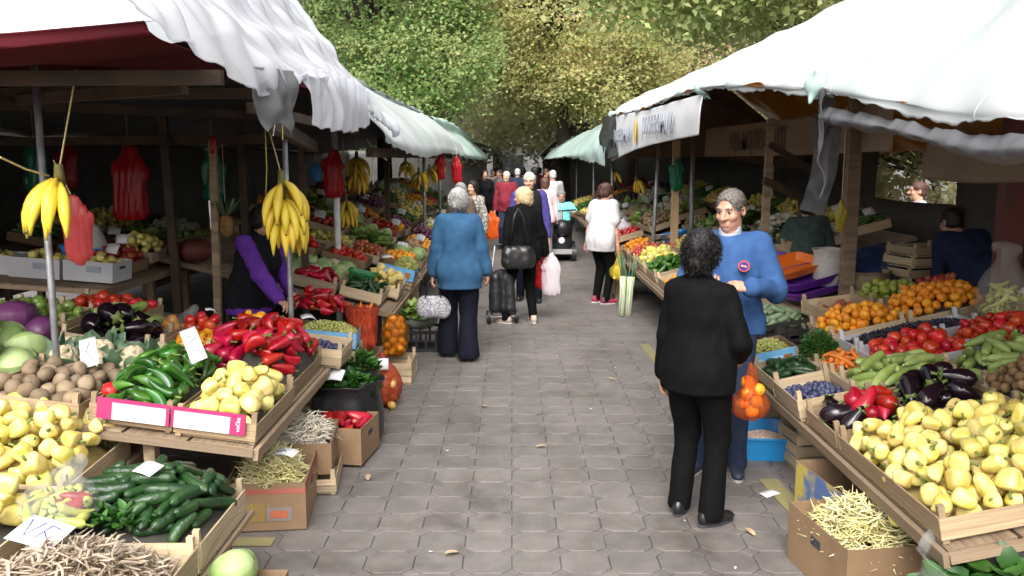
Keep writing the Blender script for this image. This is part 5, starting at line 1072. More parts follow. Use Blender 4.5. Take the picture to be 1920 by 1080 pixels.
r_, fi = fruitbox('blue fruit box of grapes on the third left table', fr, w_, d_, .13)
heap('grape', fi @ Matrix.Translation((.08, 0, 0)), .26, .42, 320, .2, 'pale green grapes in the blue box near the blue jacket woman', None, 54, name='green_grapes', stuff=True, parent=r_)
note('crumpled white tissue in the second blue box', fi @ frm(-.13, .0, .13, 20, 20), .16, .14, fold=.06)
crate('brown crate under the second blue box', T3.F(-.02, .40, 9.3, 9.75, .002)[0], .41, .43, .09, m_crate2, 2, 80, ph=0)
oncard(T3, .5, .98, 9.2, 9.7, 'low box of red tomatoes right of the white pole', 'tomato', 46, .1, 'red tomato right of the white pole', 'tomatoes right of the white pole', 55, up=.12)
oncard(T3, 1.02, 1.5, 9.1, 9.6, 'low box of red tomatoes left of the white pole', 'tomato', 44, .1, 'red tomato left of the white pole', 'tomatoes left of the white pole', 56, up=.14)
oncard(T3, .05, .42, 9.8, 10.28, 'box of mandarins behind the blue grape box', 'mandarin', 44, .12, 'mandarin behind the second blue box', 'mandarins behind the blue box', 57, up=.12)
oncrate(T3, .44, .8, 9.75, 10.28, 'crate of rosy apples behind the tomatoes', 'red_apple', 46, .14, 'rosy apple behind the tomatoes near the white pole', 'apples behind the white pole', 58, up=.12, scale=.85)
oncrate(T3, .82, 1.3, 9.75, 10.28, 'crate of green pears behind the white pole', 'pear', 36, .12, 'green pear behind the white pole', 'pears behind the white pole', 59, up=.14)
f_ = frm(-.98, 9.15, 0); pcrate('black plastic crate on the paving beside the handbag', frm(-.98, 9.05, 0), .42, .4, .22)
bag_shell('plastic_bag', 'dark glossy bag of greens on the black crate', film('smoky film', (.3, .32, .28), .55, .15, .2), (-.25, -.25, -.02), (.25, .25, .25), .012, [((0, 0, .07), (.2, .19, .09))], frm(-.98, 9.05, .22), seed=22)
greens('white_greens', frm(-.98, 9.05, .32), .4, .4, .16, 120, mp_let, 'bunch of pale lettuce above the black crate', 'lettuce', .16, .04, 22)
# =================================================================== farther stalls
far_list = {'far_red': 'red tomatoes', 'far_orange': 'orange mandarins', 'far_yellow': 'yellow peppers', 'far_green': 'green vegetables', 'far_dark': 'dark plums', 'far_brown': 'brown potatoes', 'far_white': 'pale cauliflowers', 'far_purple': 'purple onions', 'far_long': 'long green cucumbers', 'far_pepper': 'long red peppers'}
def far_stall(T, S, Y, pat, seed, where):
    """rows of shallow crates with one heap each on a sloping table"""
    g = random.Random(seed); k = 0; used = {}
    for i in range(len(S) - 1):
        for j in range(len(Y) - 1):
            e_ = lambda: g.uniform(.0, .05); fr, w, d = T.F(S[i] + .01 + e_(), S[i + 1] - .01 - e_(), Y[j] + .01 + e_(), Y[j + 1] - .01 - e_(), .03 + .03 * i + g.uniform(0, .05), g.uniform(-5, 5)); kd = pat[(k * 7 + i * 3 + seed) % len(pat)] if isinstance(pat, str) is False else pat; k += 1
            row = ['aisle side', 'second', 'third', 'back', 'rear'][i]; pos = ['first', 'second', 'third', 'fourth', 'fifth', 'sixth', 'seventh'][j]
            lab = '%s row, %s crate of the %s' % (row, pos, where)
            r_ = rootm('produce_crate', 'shallow crate, ' + lab, 'crate', fr, 'crates on the ' + where)
            m = g.choice((m_crate, m_crate2, m_card, m_wcard if g.random() < .3 else m_crate))
            for s in (-1, 1): plank('slat', m, r_, (0, s * d / 2, .045), (w, .01, .09)); plank('slat', m, r_, (s * (w / 2 - .005), 0, .045), (.01, d - .012, .09))
            plank('bottom_board', m, r_, (0, 0, .006), (w - .02, d - .02, .008))
            fi = fr @ Matrix.Translation((0, 0, .012)); wh = where
            if kd == 'leaf': greens('lettuce_heap', fi @ Matrix.Translation((0, 0, .05)), w, d, .14, 90, g.choice((mp_let, mp_spi, mp_let)), 'leafy greens in the ' + lab, 'greens', .15, .045, seed + k)
            elif kd == 'cab':
                for q in range(4): cabbage('cabbage', 'green cabbage in the ' + lab, fi @ Vector(((q % 2 - .5) * w * .45, (q // 2 - .5) * d * .45, .1)), .95, group='cabbages in the ' + lab, seed=seed + k * 7 + q)
            else: heap(kd, fi, w, d, int(w * d * 340), g.uniform(.07, .18), 'heap of %s in the %s' % (far_list[kd], lab), None, seed + k, name=far_list[kd].replace(' ', '_'), stuff=True, parent=r_)
            if g.random() < .4: note('white price card in the ' + lab, fi @ frm(g.uniform(-.1, .1), -d * .3, .17, g.uniform(-30, 30), 0, 55), .13, .09, SCR2 if g.random() < .5 else None, 'price cards on the ' + where)
            elif g.random() < .25: bag_shell('plastic_bag', 'rumpled pale bag in the ' + lab, m_wbag if g.random() < .5 else m_bag, (-.2, -.2, -.02), (.2, .2, .22), .014, [((0, 0, .05), (.12, .1, .07)), ((0, 0, .06), (.03, .02, .17), .05, .025, .04)], fi @ Matrix.Translation((0, 0, .1)), seed=seed + k, group='bags on the ' + where)
PATL = ['far_orange', 'cab', 'far_red', 'far_green', 'leaf', 'far_yellow', 'far_long', 'far_purple', 'far_pepper', 'leaf', 'far_orange', 'far_white', 'far_dark', 'far_yellow', 'far_brown']
T4 = Table('fourth left table of mandarins and lettuce', -1, -1.08, .6, 10.4, 13.6, 2.4, 17)
far_stall(T4, [0, .5, 1.0, 1.55, 2.2], [10.42, 11.0, 11.6, 12.3, 12.95, 13.58], PATL, 1, 'fourth left table')
T5 = Table('fifth left table farther along the row', -1, -1.05, .62, 13.75, 17.4, 2.4, 18)
far_stall(T5, [0, .55, 1.1, 1.7, 2.3], [13.8, 14.6, 15.5, 16.4, 17.3], PATL, 5, 'fifth left table')
T6 = Table('sixth left table near the end of the row', -1, -1.02, .62, 17.6, 23, 2.2, 18)
far_stall(T6, [0, .7, 1.4, 2.1], [17.7, 19, 20.3, 21.6, 22.9], PATL, 9, 'sixth left table')
PATR = ['far_orange', 'far_red', 'far_yellow', 'leaf', 'far_green', 'far_dark', 'far_white', 'far_pepper', 'far_purple', 'far_long', 'far_brown', 'cab', 'far_orange', 'leaf']
R2 = Table('second right table of mandarins, apples and peppers', 1, 1.58, .56, 8.7, 13.3, 2.5, 15)
oncrate(R2, .04, .46, 12.2, 12.75, 'pale crate of mandarins by the white shirt woman', 'mandarin', 50, .16, 'mandarin in the crate nearest the white shirt woman', 'mandarins on the right table', 61)
oncrate(R2, .04, .5, 11.5, 12.1, 'crate of shiny red apples on the right table', 'red_apple', 50, .14, 'shiny red apple next to the right mandarins', 'red apples on the right table', 62)
oncrate(R2, .52, .96, 11.4, 12.0, 'crate of bright red apples farther in', 'red_apple', 44, .12, 'bright red apple in the inner right crate', 'red apples in the inner crate', 63)
oncrate(R2, .04, .5, 10.6, 11.3, 'crate of pale yellow peppers on the right table', 'yellow_pepper', 44, .15, 'pale yellow peppers left of the woman in black', None, 64, stuff=True, name='yellow_peppers')
oncrate(R2, .04, .52, 9.8, 10.5, 'crate of green peppers beside the black coat woman', 'green_pepper', 60, .14, 'light green pepper beside the black coat woman', 'green peppers beside the black coat', 65)
oncrate(R2, .04, .5, 8.8, 9.6, 'crate of mandarins hidden behind the two talkers', 'mandarin', 30, .1, 'mandarin behind the two talking people', 'mandarins behind the talkers', 66)
tray('plastic_tub', 'blue plastic tub among the right apples', R2.F(.6, .9, 12.1, 12.5, .1)[0], .36, .3, .1, m_bplas, 'tub')
note('white paper bag among the right fruit', R2.F(.5, .6, 11.9, 12.0, .2)[0] @ frm(0, 0, 0, 30, 40), .22, .2, fold=.05)
far_stall(R2, [.52, .97], [8.75, 9.4, 10.05, 10.7, 11.35], ['far_yellow', 'leaf', 'far_orange', 'far_green'], 11, 'inner right table')
far_stall(R2, [.98, 1.45, 1.95, 2.4], [8.8, 9.5, 10.2, 10.9, 11.6, 12.4, 13.2], PATR, 3, 'second right table')
R3 = Table('third right table behind the white shirt woman', 1, 1.62, .6, 13.5, 18.4, 2.4, 17)
far_stall(R3, [0, .5, 1.05, 1.6, 2.2], [13.6, 14.6, 15.6, 16.8, 18.2], PATR, 7, 'third right table')
R4 = Table('fourth right table near the end of the row', 1, 1.55, .6, 18.6, 25, 2.2, 17)
far_stall(R4, [0, .7, 1.4, 2.1], [18.7, 20.2, 21.8, 23.4, 24.9], PATR, 2, 'fourth right table')
# =================================================================== RIGHT, nearest stall
R1 = Table('front right table of yellow peppers, tomatoes and zucchini', 1, 1.66, .47, 3.18, 6.55, 2.0, 12)
r_, fi, w_, d_ = oncrate(R1, .0, .92, 3.22, 4.28, 'big front crate heaped with pale yellow peppers', 'yellow_pepper', 300, .16, 'pale yellow pepper heaped in the big front right crate', 'yellow peppers in the big front crate', 101, h=.11, m=m_crate2, lin=m_yfiller, scale=.97)
oncrate(R1, .93, 1.5, 3.22, 4.1, 'crate of red peppers cut by the right photo edge', 'red_pepper', 40, .12, 'red pepper at the right photo edge', 'red peppers at the right edge', 102)
r_, fi, w_, d_ = oncrate(R1, .0, .40, 4.32, 4.78, 'crate of eggplants and red peppers behind the front peppers', 'eggplant', 9, .1, 'round black eggplant at the aisle side of the right table', 'eggplants at the aisle side', 103, m=m_crate2)
heap('red_pepper', fi @ Matrix.Translation((.08, -.04, .07)), .28, .3, 16, .08, 'red pepper lying among the right eggplants', 'red peppers among the eggplants', 104, bed=False)
oncrate(R1, .42, .86, 4.34, 4.80, 'crate of shiny eggplants below the zucchini', 'eggplant', 18, .14, 'shiny eggplant below the right zucchini', 'eggplants below the zucchini', 105, m=m_crate2)
r_, fi, w_, d_ = oncrate(R1, -.02, .34, 4.85, 5.34, 'pale wooden crate of plums on the aisle side', 'plum', 130, .06, 'blue plum in the pale crate on the right', 'plums in the right crate', 106, h=.13, rows=2)
oncrate(R1, .36, .90, 4.82, 5.26, 'crate of pale green zucchini before the tomatoes', 'zucchini', 36, .14, 'pale green zucchini in front of the tomatoes', 'zucchini before the tomatoes', 107, yaw=0)
oncrate(R1, .92, 1.62, 4.62, 5.10, 'crate of long zucchini at the right edge', 'zucchini', 40, .17, 'long pale zucchini above the kiwis', 'zucchini above the kiwis', 108)
oncrate(R1, .88, 1.45, 4.14, 4.58, 'crate of kiwis at the right photo edge', 'kiwi', 110, .22, 'brown kiwi at the right photo edge', 'kiwis', 109)
oncrate(R1, .62, 1.15, 5.14, 5.60, 'tray of red tomatoes in the middle of the right table', 'tomato', 56, .14, 'red tomato in the middle right tray', 'tomatoes in the middle tray', 110, m=m_wcard, up=.03)
oncrate(R1, 1.16, 1.7, 5.12, 5.62, 'tray of red tomatoes farther right', 'tomato', 50, .14, 'red tomato in the farther right tray', 'tomatoes in the farther tray', 111, m=m_wcard, up=.03)
fr, w_, d_ = R1.F(.62, 1.45, 5.63, 5.94, .05); r_, fi = crate('long tray of dark blue grapes behind the tomatoes', fr, w_, d_, .1, m_wcard, 1, 112)
heap('dark_grape', fi, w_, d_, 900, .09, 'mass of dark blue grapes behind the tomatoes', None, 112, name='dark_grapes', stuff=True, parent=r_)
oncrate(R1, .58, 1.12, 5.97, 6.42, 'pale crate of mandarins behind the dark grapes', 'mandarin', 90, .15, 'bright mandarin in the pale crate behind the dark grapes', 'mandarins behind the dark grapes', 113, up=.06, scale=.86)
oncrate(R1, 1.13, 1.75, 5.97, 6.5, 'second crate of mandarins near the pepper bag', 'mandarin', 100, .20, 'mandarin in the crate near the tall pepper bag', 'mandarins near the pepper bag', 114, up=.06, scale=.86)
r_, fi, w_, d_ = oncrate(R1, .33, .62, 5.3, 5.62, 'small crate of carrots below the dill', None, 0, 0, '', '', 115)
heap('carrot', fi, w_, d_, 46, .12, 'orange carrot in the crate below the dill', 'carrots on the right table', 115, parent=r_, yaw=(.6, 2.2))
r_, fi, w_, d_ = oncrate(R1, .0, .34, 5.36, 5.86, 'crate of dark cucumbers on the right aisle side', 'cucumber', 34, .09, 'dark cucumber on the right aisle side', 'cucumbers on the right table', 116)
greens('dill_bunch', R1.F(.3, .56, 5.62, 5.9, .08)[0], .28, .28, .2, 1600, mp_par, 'dark green dill bunch beside the carrots', 'dill', .03, .006, 117, up=1.2)
heap('lemon', R1.F(.36, .6, 5.6, 5.95, .04)[0], .24, .3, 12, .06, 'yellow lemon around the dill bunch', 'lemons around the dill', 118, bed=False)
fr, w_, d_ = R1.F(-.02, .34, 5.92, 6.32, .01); r_, fi = fruitbox('blue fruit box of pale grapes behind the sweater man', fr, w_, d_, .14)
heap('grape', fi, w_, d_, 420, .14, 'pale yellow grapes in the right blue box', None, 119, name='yellow_grapes', stuff=True, parent=r_)
bf = R1.F(1.42, 1.74, 5.46, 5.9, .06)[0]
pf = frm(bf.translation.x + .02, bf.translation.y + .0, bf.translation.z)
chilis(pf, .28, .26, 70, .34, 'yellow green long pepper in the tall clear bag', 'long peppers in the tall bag', 120)
bag_shell('plastic_bag', 'tall clear bag of yellow green peppers by the red post', m_bag, (-.24, -.24, -.02), (.24, .24, .66), .011, [((0, 0, .2), (.17, .16, .23)), ((0, 0, .38), (0, .02, .5), .07, .05, .05), ((-.07, 0, .54), (.07, .02, .52), .035, .035, .05)], pf, seed=28)
fr, w_, d_ = R1.F(1.66, 2.2, 5.2, 5.8, .12); r_, fi = crate('wooden crate of garlic at the right edge', fr, w_, d_, .14, rows=1, seed=121)
heap('garlic_bulb', fi, w_, d_, 90, .18, 'white garlic bulb in the crate at the right edge', 'garlic bulbs', 121, parent=r_)
oncrate(R1, 1.64, 2.1, 4.7, 5.15, 'crate of green apples at the right edge', 'green_apple', 30, .14, 'green apple below the garlic', 'green apples below the garlic', 122, up=.05)
# second tier behind
R1b = Table('raised back table of apples and wooden fruit crates', 1, 2.2, .64, 6.65, 8.5, 2.1, 8)
r_, fi = pcrate('black plastic crate of small green cucumbers', frm(2.02, 6.62, .60, 8, -8), .40, .46, .17)
tag(ob('box_support', MB().box((2.02, 6.66, .295), (.44, .46, .58)).mesh('box_support', [m_card])), 'brown carton carrying the black plastic crate', 'box')
kind('small_cucumber', 'cucumber', [blob('small_cucumber', mat('dusty cucumber skin', (.10, .16, .08), (.19, .25, .15), rough=.5, ns=8, rnd=.2), CUC, .12, 6, .03, 10, 10, 130 + i, b) for i, b in enumerate((.01, -.008))], [-.035, 0, .035], .020)
heap('small_cucumber', fi, .38, .44, 62, .2, 'dusty green cucumber in the black crate', 'cucumbers in the black crate', 131, bed=True, parent=r_)
oncrate(R1b, .18, .62, 6.68, 7.1, 'pale wooden box of pomegranates', 'pomegranate', 17, .08, 'pomegranate in the pale wooden box', 'pomegranates', 132, h=.15)
oncrate(R1b, .68, 1.16, 6.95, 7.4, 'crate of green apples behind the wooden box', 'green_apple', 44, .12, 'green apple in the crate under the pale post', 'green apples on the back table', 133)
oncrate(R1b, 1.17, 1.62, 6.95, 7.4, 'crate of mixed red apples on the back table', 'red_apple', 44, .12, 'red apple in the back crate', 'red apples on the back table', 134)
for i, (x, y, z, m, lab) in enumerate([(2.62, 7.75, .80, m_pplas, 'lower purple plastic tray'), (2.62, 7.85, .87, m_pplas, 'upper purple plastic tray'), (2.54, 7.98, .955, m_oplas, 'bright orange plastic tray on the purple ones'), (2.45, 8.3, .93, m_pplas, 'purple tray farthest back')]):
    tray('plastic_tray', lab, frm(x, y, z, 18 + 4 * i, -10, 8), .56, .40, .075, m, 'tray', 'plastic trays behind the sweater man')
for i in range(4): crate(['lowest', 'second', 'third', 'topmost'][i] + ' empty crate of the stack beside the bending man', frm(3.55 + .02 * i, 7.7, .84 + .095 * i, 14), .46, .38, .09, rows=1, seed=140 + i, ph=.02, group='empty crates stacked on the back table')
open_sack('white_sack', 'white woven sack on the back table behind the post', mat('woven sack', (.50, .48, .45), (.42, .40, .37), rough=.8, ns=30), frm(2.88, 7.9, .80), .15, .36, 7)
open_sack('brown_sack', 'rumpled clear and brown bag beside the white sack', mat('paper sack', (.24, .17, .11), (.3, .22, .15), rough=.7, ns=8), frm(3.08, 7.6, .80), .19, .2, 8)
crate('crate of onions hung high behind the sweater man', frm(2.95, 9.1, 1.08, 20, -16), .6, .4, .12, rows=1, seed=150, group='crates on the second right table')
heap('onion', frm(2.95, 9.1, 1.095, 20, -16), .58, .38, 60, .1, 'small onion in the crate behind the sweater man', 'onions behind the sweater man', 150, bed=False)
# floor goods on the right
r_, fi = cbox('big brown box of yellow beans in front of the right table', frm(1.61, 3.88, 0, 8), .42, .56, .29, slot=True)
strips('yellow_beans', fi, .44, .60, 900, .32, mp_bea, 'loose yellow beans in the right floor box', 'beans', .13, .0060, 160, base=.06)
o = tag(ob('yellow_pepper', pep[1], None, (1.70, 3.68, .40), (.3, 1.0, .4), 1.0), 'single yellow pepper fallen onto the right beans', 'pepper'); ob('stem', pst, o)
r_, fi = cbox('open blue and yellow printed box behind the right beans', frm(1.80, 4.45, 0, 8), .40, .5, .31, mat('blue yellow card', (.10, .16, .34), (.5, .4, .08), rough=.6, ns=5, lo=.45, hi=.55), m_cardi, slot=False)
strips('dry_bean_pods', fi, .36, .44, 120, .06, mp_dbe, 'few pale pods in the bottom of the printed box', 'beans', .1, .005, 161)
tray('plastic_basin', 'blue basin of bean seeds on the paving', frm(1.69, 5.74, .0, -4), .42, .46, .16, m_bplas, 'basin')
g_ = np.random.default_rng(5); V0 = np.array([(math.cos(t) * .006 * math.sin(p), math.sin(t) * .0045 * math.sin(p), .0045 * math.cos(p)) for p in (.5, 1.57, 2.6) for t in np.linspace(0, 6.283, 6)[:-1]]); F0 = np.array([(r * 5 + i, r * 5 + (i + 1) % 5, (r + 1) * 5 + (i + 1) % 5, (r + 1) * 5 + i) for r in (0, 1) for i in range(5)])
n = 1500; x = g_.uniform(-1, 1, n); y = g_.uniform(-1, 1, n); P = np.stack([x * .16, y * .115, .13 * (1 - .35 * (x * x + y * y)) + g_.uniform(-.004, .004, n)], 1); V, Fq = scatter_blades(P, g_.normal(size=(n, 3)), np.ones(n), V0, F0, 1)
mm = MB(); nn = 10; bv = [(.17 * (2 * i / nn - 1), .125 * (2 * j / nn - 1), max(.02, .126 * (1 - .35 * ((2 * i / nn - 1) ** 2 + (2 * j / nn - 1) ** 2)))) for j in range(nn + 1) for i in range(nn + 1)]
bf_ = np.array([(j * (nn + 1) + i, j * (nn + 1) + i + 1, (j + 1) * (nn + 1) + i + 1, (j + 1) * (nn + 1) + i) for j in range(nn) for i in range(nn)])
V, Fq = join_vf([(V, Fq), (np.array(bv), bf_)]); o = ob('bean_seeds', mesh('bean_seeds', V, Fq, [mp_seed])); o.matrix_basis = frm(1.69, 5.74, .005, -4); tag(o, 'small pinkish bean seeds in the blue basin', 'beans', None, 'stuff')
tag(ob('painted_mark', MB().box((0, 0, 0), (.12, .9, .003)).mesh('painted_mark', [m_ypad]), None, (1.60, 4.75, .004), (0, 0, .05)), 'yellow painted strip on the paving beside the basin', 'floor mark')
tag(ob('painted_mark', MB().box((0, 0, 0), (.10, 1.2, .003)).mesh('painted_mark', [m_ypad]), None, (1.42, 8.6, .004), (0, 0, .02)), 'yellow painted strip behind the black coat woman', 'floor mark')
note('white paper scrap on the paving near the basin', frm(1.52, 4.95, .008, 30), .12, .06, fold=.004)
crate('pale empty crate standing behind the table leg', frm(1.98, 5.5, .0, 5), .4, .3, .25, rows=3, seed=170)
crate('slatted crate on the floor behind the hanging fruit bag', frm(1.95, 6.3, .0, -6), .5, .34, .30, rows=3, seed=171)
# spinach bag at the bottom right
sf = frm(1.74, 3.02, .0, 0)
tag(ob('box_support', MB().box((1.83, 3.02, .12), (.5, .36, .24)).mesh('box_support', [m_card])), 'brown carton under the bottom right spinach bag', 'box')
greens('spinach_leaves', frm(1.88, 3.08, .27), .74, .42, .17, 620, mp_spi, 'fresh spinach leaves at the bottom right corner', 'spinach', .11, .036, 172, bend=-.3, up=.5)
open_sack('plastic_bag', 'open clear bag around the bottom right spinach', m_bag, frm(1.82, 3.05, .245), .29, .25, 173, cat='bag')
# leek bunch, stool with blue lid, box by the white shirt woman
lk = rootm('leek_bunch', 'bunch of leeks standing against the right table', 'leeks', frm(1.42, 10.95, 0, 0, 4, -8))
for i in range(9):
    g_ = random.Random(i); x, y = g_.uniform(-.08, .08), g_.uniform(-.05, .05); l = ob('leek', MB().tube([(x, y, 0), (x, y, .34), (x * 1.2, y, .5)], [.02, .018, .022], 8).mesh('leek', [mp_lek], True), lk)
    ob('leek_leaf', MB().tube([(x * 1.2, y, .49), (x * 1.6, y + .02, .68), (x * 2.2, y + .08, .78)], [.02, .026, .008], 6, flat=.35).mesh('leek_leaf', [mp_clf], True), l)
bx = rootm('wooden_stool', 'small wooden box stool with a blue lid by the right table', 'stool', frm(1.55, 12.3, 0, 10))
for x in (-.1, .1):
    for y in (-.1, .1): plank('leg', m_wood, bx, (x, y, .17), (.05, .05, .34))
plank('side_board', m_wood, bx, (0, -.12, .2), (.26, .015, .24)); plank('side_board', m_wood, bx, (-.125, 0, .2), (.015, .22, .24)); plank('lid', m_bplas, bx, (0, 0, .37), (.28, .28, .06))
r_, fi = cbox('brown box of greens tilted by the right table', frm(1.62, 12.95, .0, -10), .36, .3, .26); greens('lettuce_heap', frm(1.62, 12.95, .2), .36, .32, .14, 110, mp_spi, 'green leaves sticking out of the tilted box', 'greens', .14, .04, 175)
def hang_bag(label, p, w, h, m, seed=0, string=None, group='hanging plastic bags', drop_=False):
    root = thing('carrier_bag', label, 'bag', p, group=group); D = SDF((-w, -w * .6, -h - .05), (w, w * .6, .1), max(.0075, w / 32))
    if drop_: D.cone((0, 0, 0), (0, 0, -h * .5), .012, .05, .04); D.ell((0, 0, -h * .74), (w * .42, w * .34, h * .25), .05)
    else: D.cone((0, 0, -h * .35), (0, 0, -h + .05), w * .36, w * .42, .03, (1, .4, 1))
    for s in (() if drop_ else (-1, 1)): D.cone((s * w * .3, 0, -h * .3), (s * w * .08, 0, .02), w * .12, w * .06, .03, (1, .4, 1))
    D.disp(lambda x, y, z: .055 * w * (hnoise(seed, 7, 16 / w)(x, y, z * .25) - .9 * np.abs(hnoise(seed + 1, 6, 12 / w)(x, y, z * .22)))); V, Q = D.out(); ob('sheet', mesh('sheet', V, Q, [m]), root)
    if string: ob('string', MB().tube([(0, 0, 0), Vector(string) - Vector(p)], .003, 5).mesh('string', [m_rope]), root)
    return root
# =================================================================== left interior: back tables with boxes
TB = Table('dim back table with white boxes and blue bowl', -1, -3.1, .98, 6.6, 8.6, 1.6, 4)
for i, (x, y, lab) in enumerate([(-3.3, 6.95, 'white printed box with hand hole near the dark post'), (-3.75, 7.0, 'white printed box farther left on the back table'), (-4.2, 7.1, 'white box at the left end of the back table')]):
    r_, fi = cbox(lab, frm(x, y, 1.01 + .02 * i, 3 * i - 4, 4), .40, .3, .16, m_wcard, m_wcard, group='white boxes on the back table'); ob('print', MB().box((.05, -.152, .1), (.12, .002, .05)).mesh('print', [m_ink]), r_)
    heap('far_yellow', fi, .38, .28, 30, .12, ['lemons in the near white box', 'yellow fruit in the second white box', 'yellow fruit in the last white box'][i], None, 180 + i, name='yellow_fruit', stuff=True, parent=r_)
tray('plastic_basin', 'bright blue bowl on the back table', frm(-3.65, 7.6, 1.10, 5, 4), .44, .34, .12, m_bplas, 'basin')
bag_shell('white_sack', 'small white bag standing in the blue bowl', mat('cloth bag', (.55, .53, .50), (.46, .44, .42), rough=.7, ns=8), (-.2, -.2, -.02), (.2, .2, .36), .012, [((0, 0, .06), (0, 0, .22), .12, .06, .04)], frm(-3.62, 7.6, 1.13), seed=31)
for i, (x, y) in enumerate([(-3.35, 8.2), (-2.9, 8.0), (-3.9, 8.3)]): bag_shell('onion_net', ['red net sack behind the blue bowl', 'red net sack beside the wooden posts', 'red net sack farther left at the back'][i], mat('red net', (.16, .018, .012), (.08, .03, .02), rough=.6, ns=40, bump=.6, bs=60), (-.32, -.26, -.02), (.32, .26, .3), .014, [((0, 0, .09), (.17, .14, .11))], frm(x, y, 1.04), cat='net bag', seed=33 + i, group='red net sacks')
TL = Table('dim far inner table seen past the wooden posts', -1, -3.7, .7, 9.0, 12.6, 1.7, 12)
far_stall(TL, [0, .55, 1.1, 1.65], [9.1, 9.8, 10.5, 11.3, 12.1], PATL, 4, 'dim inner left table')
for i, (x, y, z, w_, m_, lab) in enumerate([(-4.8, 6.2, .0, .5, m_wcard, 'white carton on the floor of the near stall'), (-4.75, 6.2, .36, .46, m_card, 'brown carton stacked on the white one'), (-4.9, 7.4, 1.1, .5, m_card, 'brown carton at the far end of the back table'), (-5.4, 8.6, .0, .6, m_wcard, 'pale carton tower foot in the dim corner'), (-5.4, 8.6, .4, .55, m_card, 'middle carton of the dim corner tower'), (-5.35, 8.6, .78, .5, m_wcard, 'upper carton of the dim corner tower')]): cbox(lab, frm(x, y, z + .005, 7 * i), w_, w_ * .7, .34, m_, group='cartons stored in the left stall')
for i, (x, y, z, m_, lab) in enumerate([(-4.4, 8.2, 2.1, m_gbag, 'dark bag hanging deep in the left stall'), (-2.9, 8.6, 2.0, m_gbag, 'dark green bag hanging behind the seller'), (-4.6, 9.2, 2.1, m_rbag, 'second red bag hanging deep in the left stall')]): hang_bag(lab, Vector((x, y, z)), .24, .4, m_, 40 + i, (x, y, 2.4))
V, Q = sheet([[(2.9, 8.1, 1.0), (3.5, 8.3, 1.12), (4.2, 8.1, 1.1)], [(2.9, 7.8, .98), (3.5, 8.0, 1.16), (4.2, 7.8, 1.0)], [(2.95, 7.55, .84), (3.5, 7.6, .9), (4.2, 7.5, .86)]], 50, 34, .06, 7, 71); tag(solid(ob('blue_sheet', mesh('blue_sheet', V, Q, [mat('dark blue plastic', (.012, .03, .10), (.02, .05, .15), rough=.35, ns=5)])), .004), 'crumpled dark blue plastic sheet behind the crates', 'sheet')
for i in range(3): crate(['lowest', 'middle', 'upper'][i] + ' crate piled in the dim right corner', frm(4.1, 9.6, .005 + .24 * i, 9 * i), .5, .4, .23, m_crate2, 3, 200 + i, group='crates piled in the right corner')
far_stall(TB, [.02, .5], [7.22, 7.66, 8.1], ['far_red', 'far_yellow'], 6, 'dim white box table')
# pineapple
pn = rootm('pineapple', 'pineapple hanging left of the seller', 'pineapple', frm(-2.52, 7.75, 1.28))
ob('fruit', blob('fruit', mp_pin, [(0, .03), (.1, .055), (.5, .066), (.9, .05), (1, .02)], .19, 0, 0, 14, 10, 3, lump=.1, lf=40), pn, (0, 0, .1)); g_ = np.random.default_rng(3); n = 40; a = g_.uniform(0, 6.28, n); V0, F0 = leaf_blade(.2, .014, -.2)
V, Fq = scatter_blades(np.stack([.02 * np.cos(a), .02 * np.sin(a), np.full(n, .19)], 1), np.stack([np.cos(a), np.sin(a), g_.uniform(.8, 3, n)], 1), g_.uniform(.6, 1, n), V0, F0, 3); ob('leaf_crown', mesh('leaf_crown', V, Fq, [mp_clf]), pn)
ob('string', MB().tube([(0, 0, .3), (0, 0, .82)], .003, 5).mesh('string', [m_rope]), pn)
# =================================================================== hanging things
bananas('big banana bunch hanging in front of the seller face', (-1.43, 5.50, 1.86), 24, 1.38, .4, 1, 3, string=(-1.55, 5.5, 2.36))
bananas('banana bunch tied to the grey pole at far left', (-2.22, 4.35, 1.90), 9, 1.45, -1.9, 2, 1, string=(-2.10, 4.35, 2.38))
bananas('banana bunch below the red bag', (-1.88, 10.0, 1.53), 18, 1.15, .2, 3, 2, string=(-1.9, 10.0, 2.2))
bananas('tall banana bunch right behind the red bag', (-1.80, 10.3, 2.02), 24, 1.25, .9, 4, 3, string=(-1.8, 10.3, 2.2))
for i, (u, v, Y) in enumerate([(760, 297, 13.2), (785, 318, 13.0), (805, 312, 13.6), (822, 300, 14.2)]): p = atY(u, v, Y); bananas(['small', 'long', 'second long', 'high'][i] + ' banana bunch in the hanging row before the blue jacket', p, 12, 1.1, i, 6 + i, 2, string=(p.x, p.y, 2.25))
p = atY(1193, 332, 14.5); bananas('banana bunch hanging over the right table', p, 12, 1.3, .5, 11, 1, string=(p.x, p.y, 2.4))
p = atY(1152, 318, 16); bananas('dim banana bunch above the white shirt woman', p, 8, 1.1, .9, 12, 1, string=(p.x, p.y, 2.4))
hang_bag('bright red carrier bag hung on the white pole', Vector((-1.86, 9.25, 2.02)), .26, .42, m_rbag, 1, (-1.86, 9.25, 2.3))
hang_bag('red bag hanging in the dark of the near stall', Vector((-3.45, 8.0, 2.0)), .36, .55, m_rbag, 2, (-3.45, 8, 2.4))
hang_bag('pinkish red bag behind the left bananas', Vector((-2.35, 4.75, 1.72)), .17, .30, film('pink bag film', (.75, .12, .12), .7, .3, .5), 3, (-2.45, 4.75, 1.95))
p = atY(826, 290, 13.6); hang_bag('slim pink red bag in the left banana row', p, .16, .36, m_rbag, 4, (p.x, p.y, 2.2)); p = atY(856, 300, 15); hang_bag('red bag right of the hanging banana row', p, .2, .36, m_rbag, 5, (p.x, p.y, 2.2))
p = atY(592, 312, 9.2); hang_bag('small bright blue bag in the dark beside a post', p, .1, .17, m_bbag, 6, (p.x, p.y, 2.2))
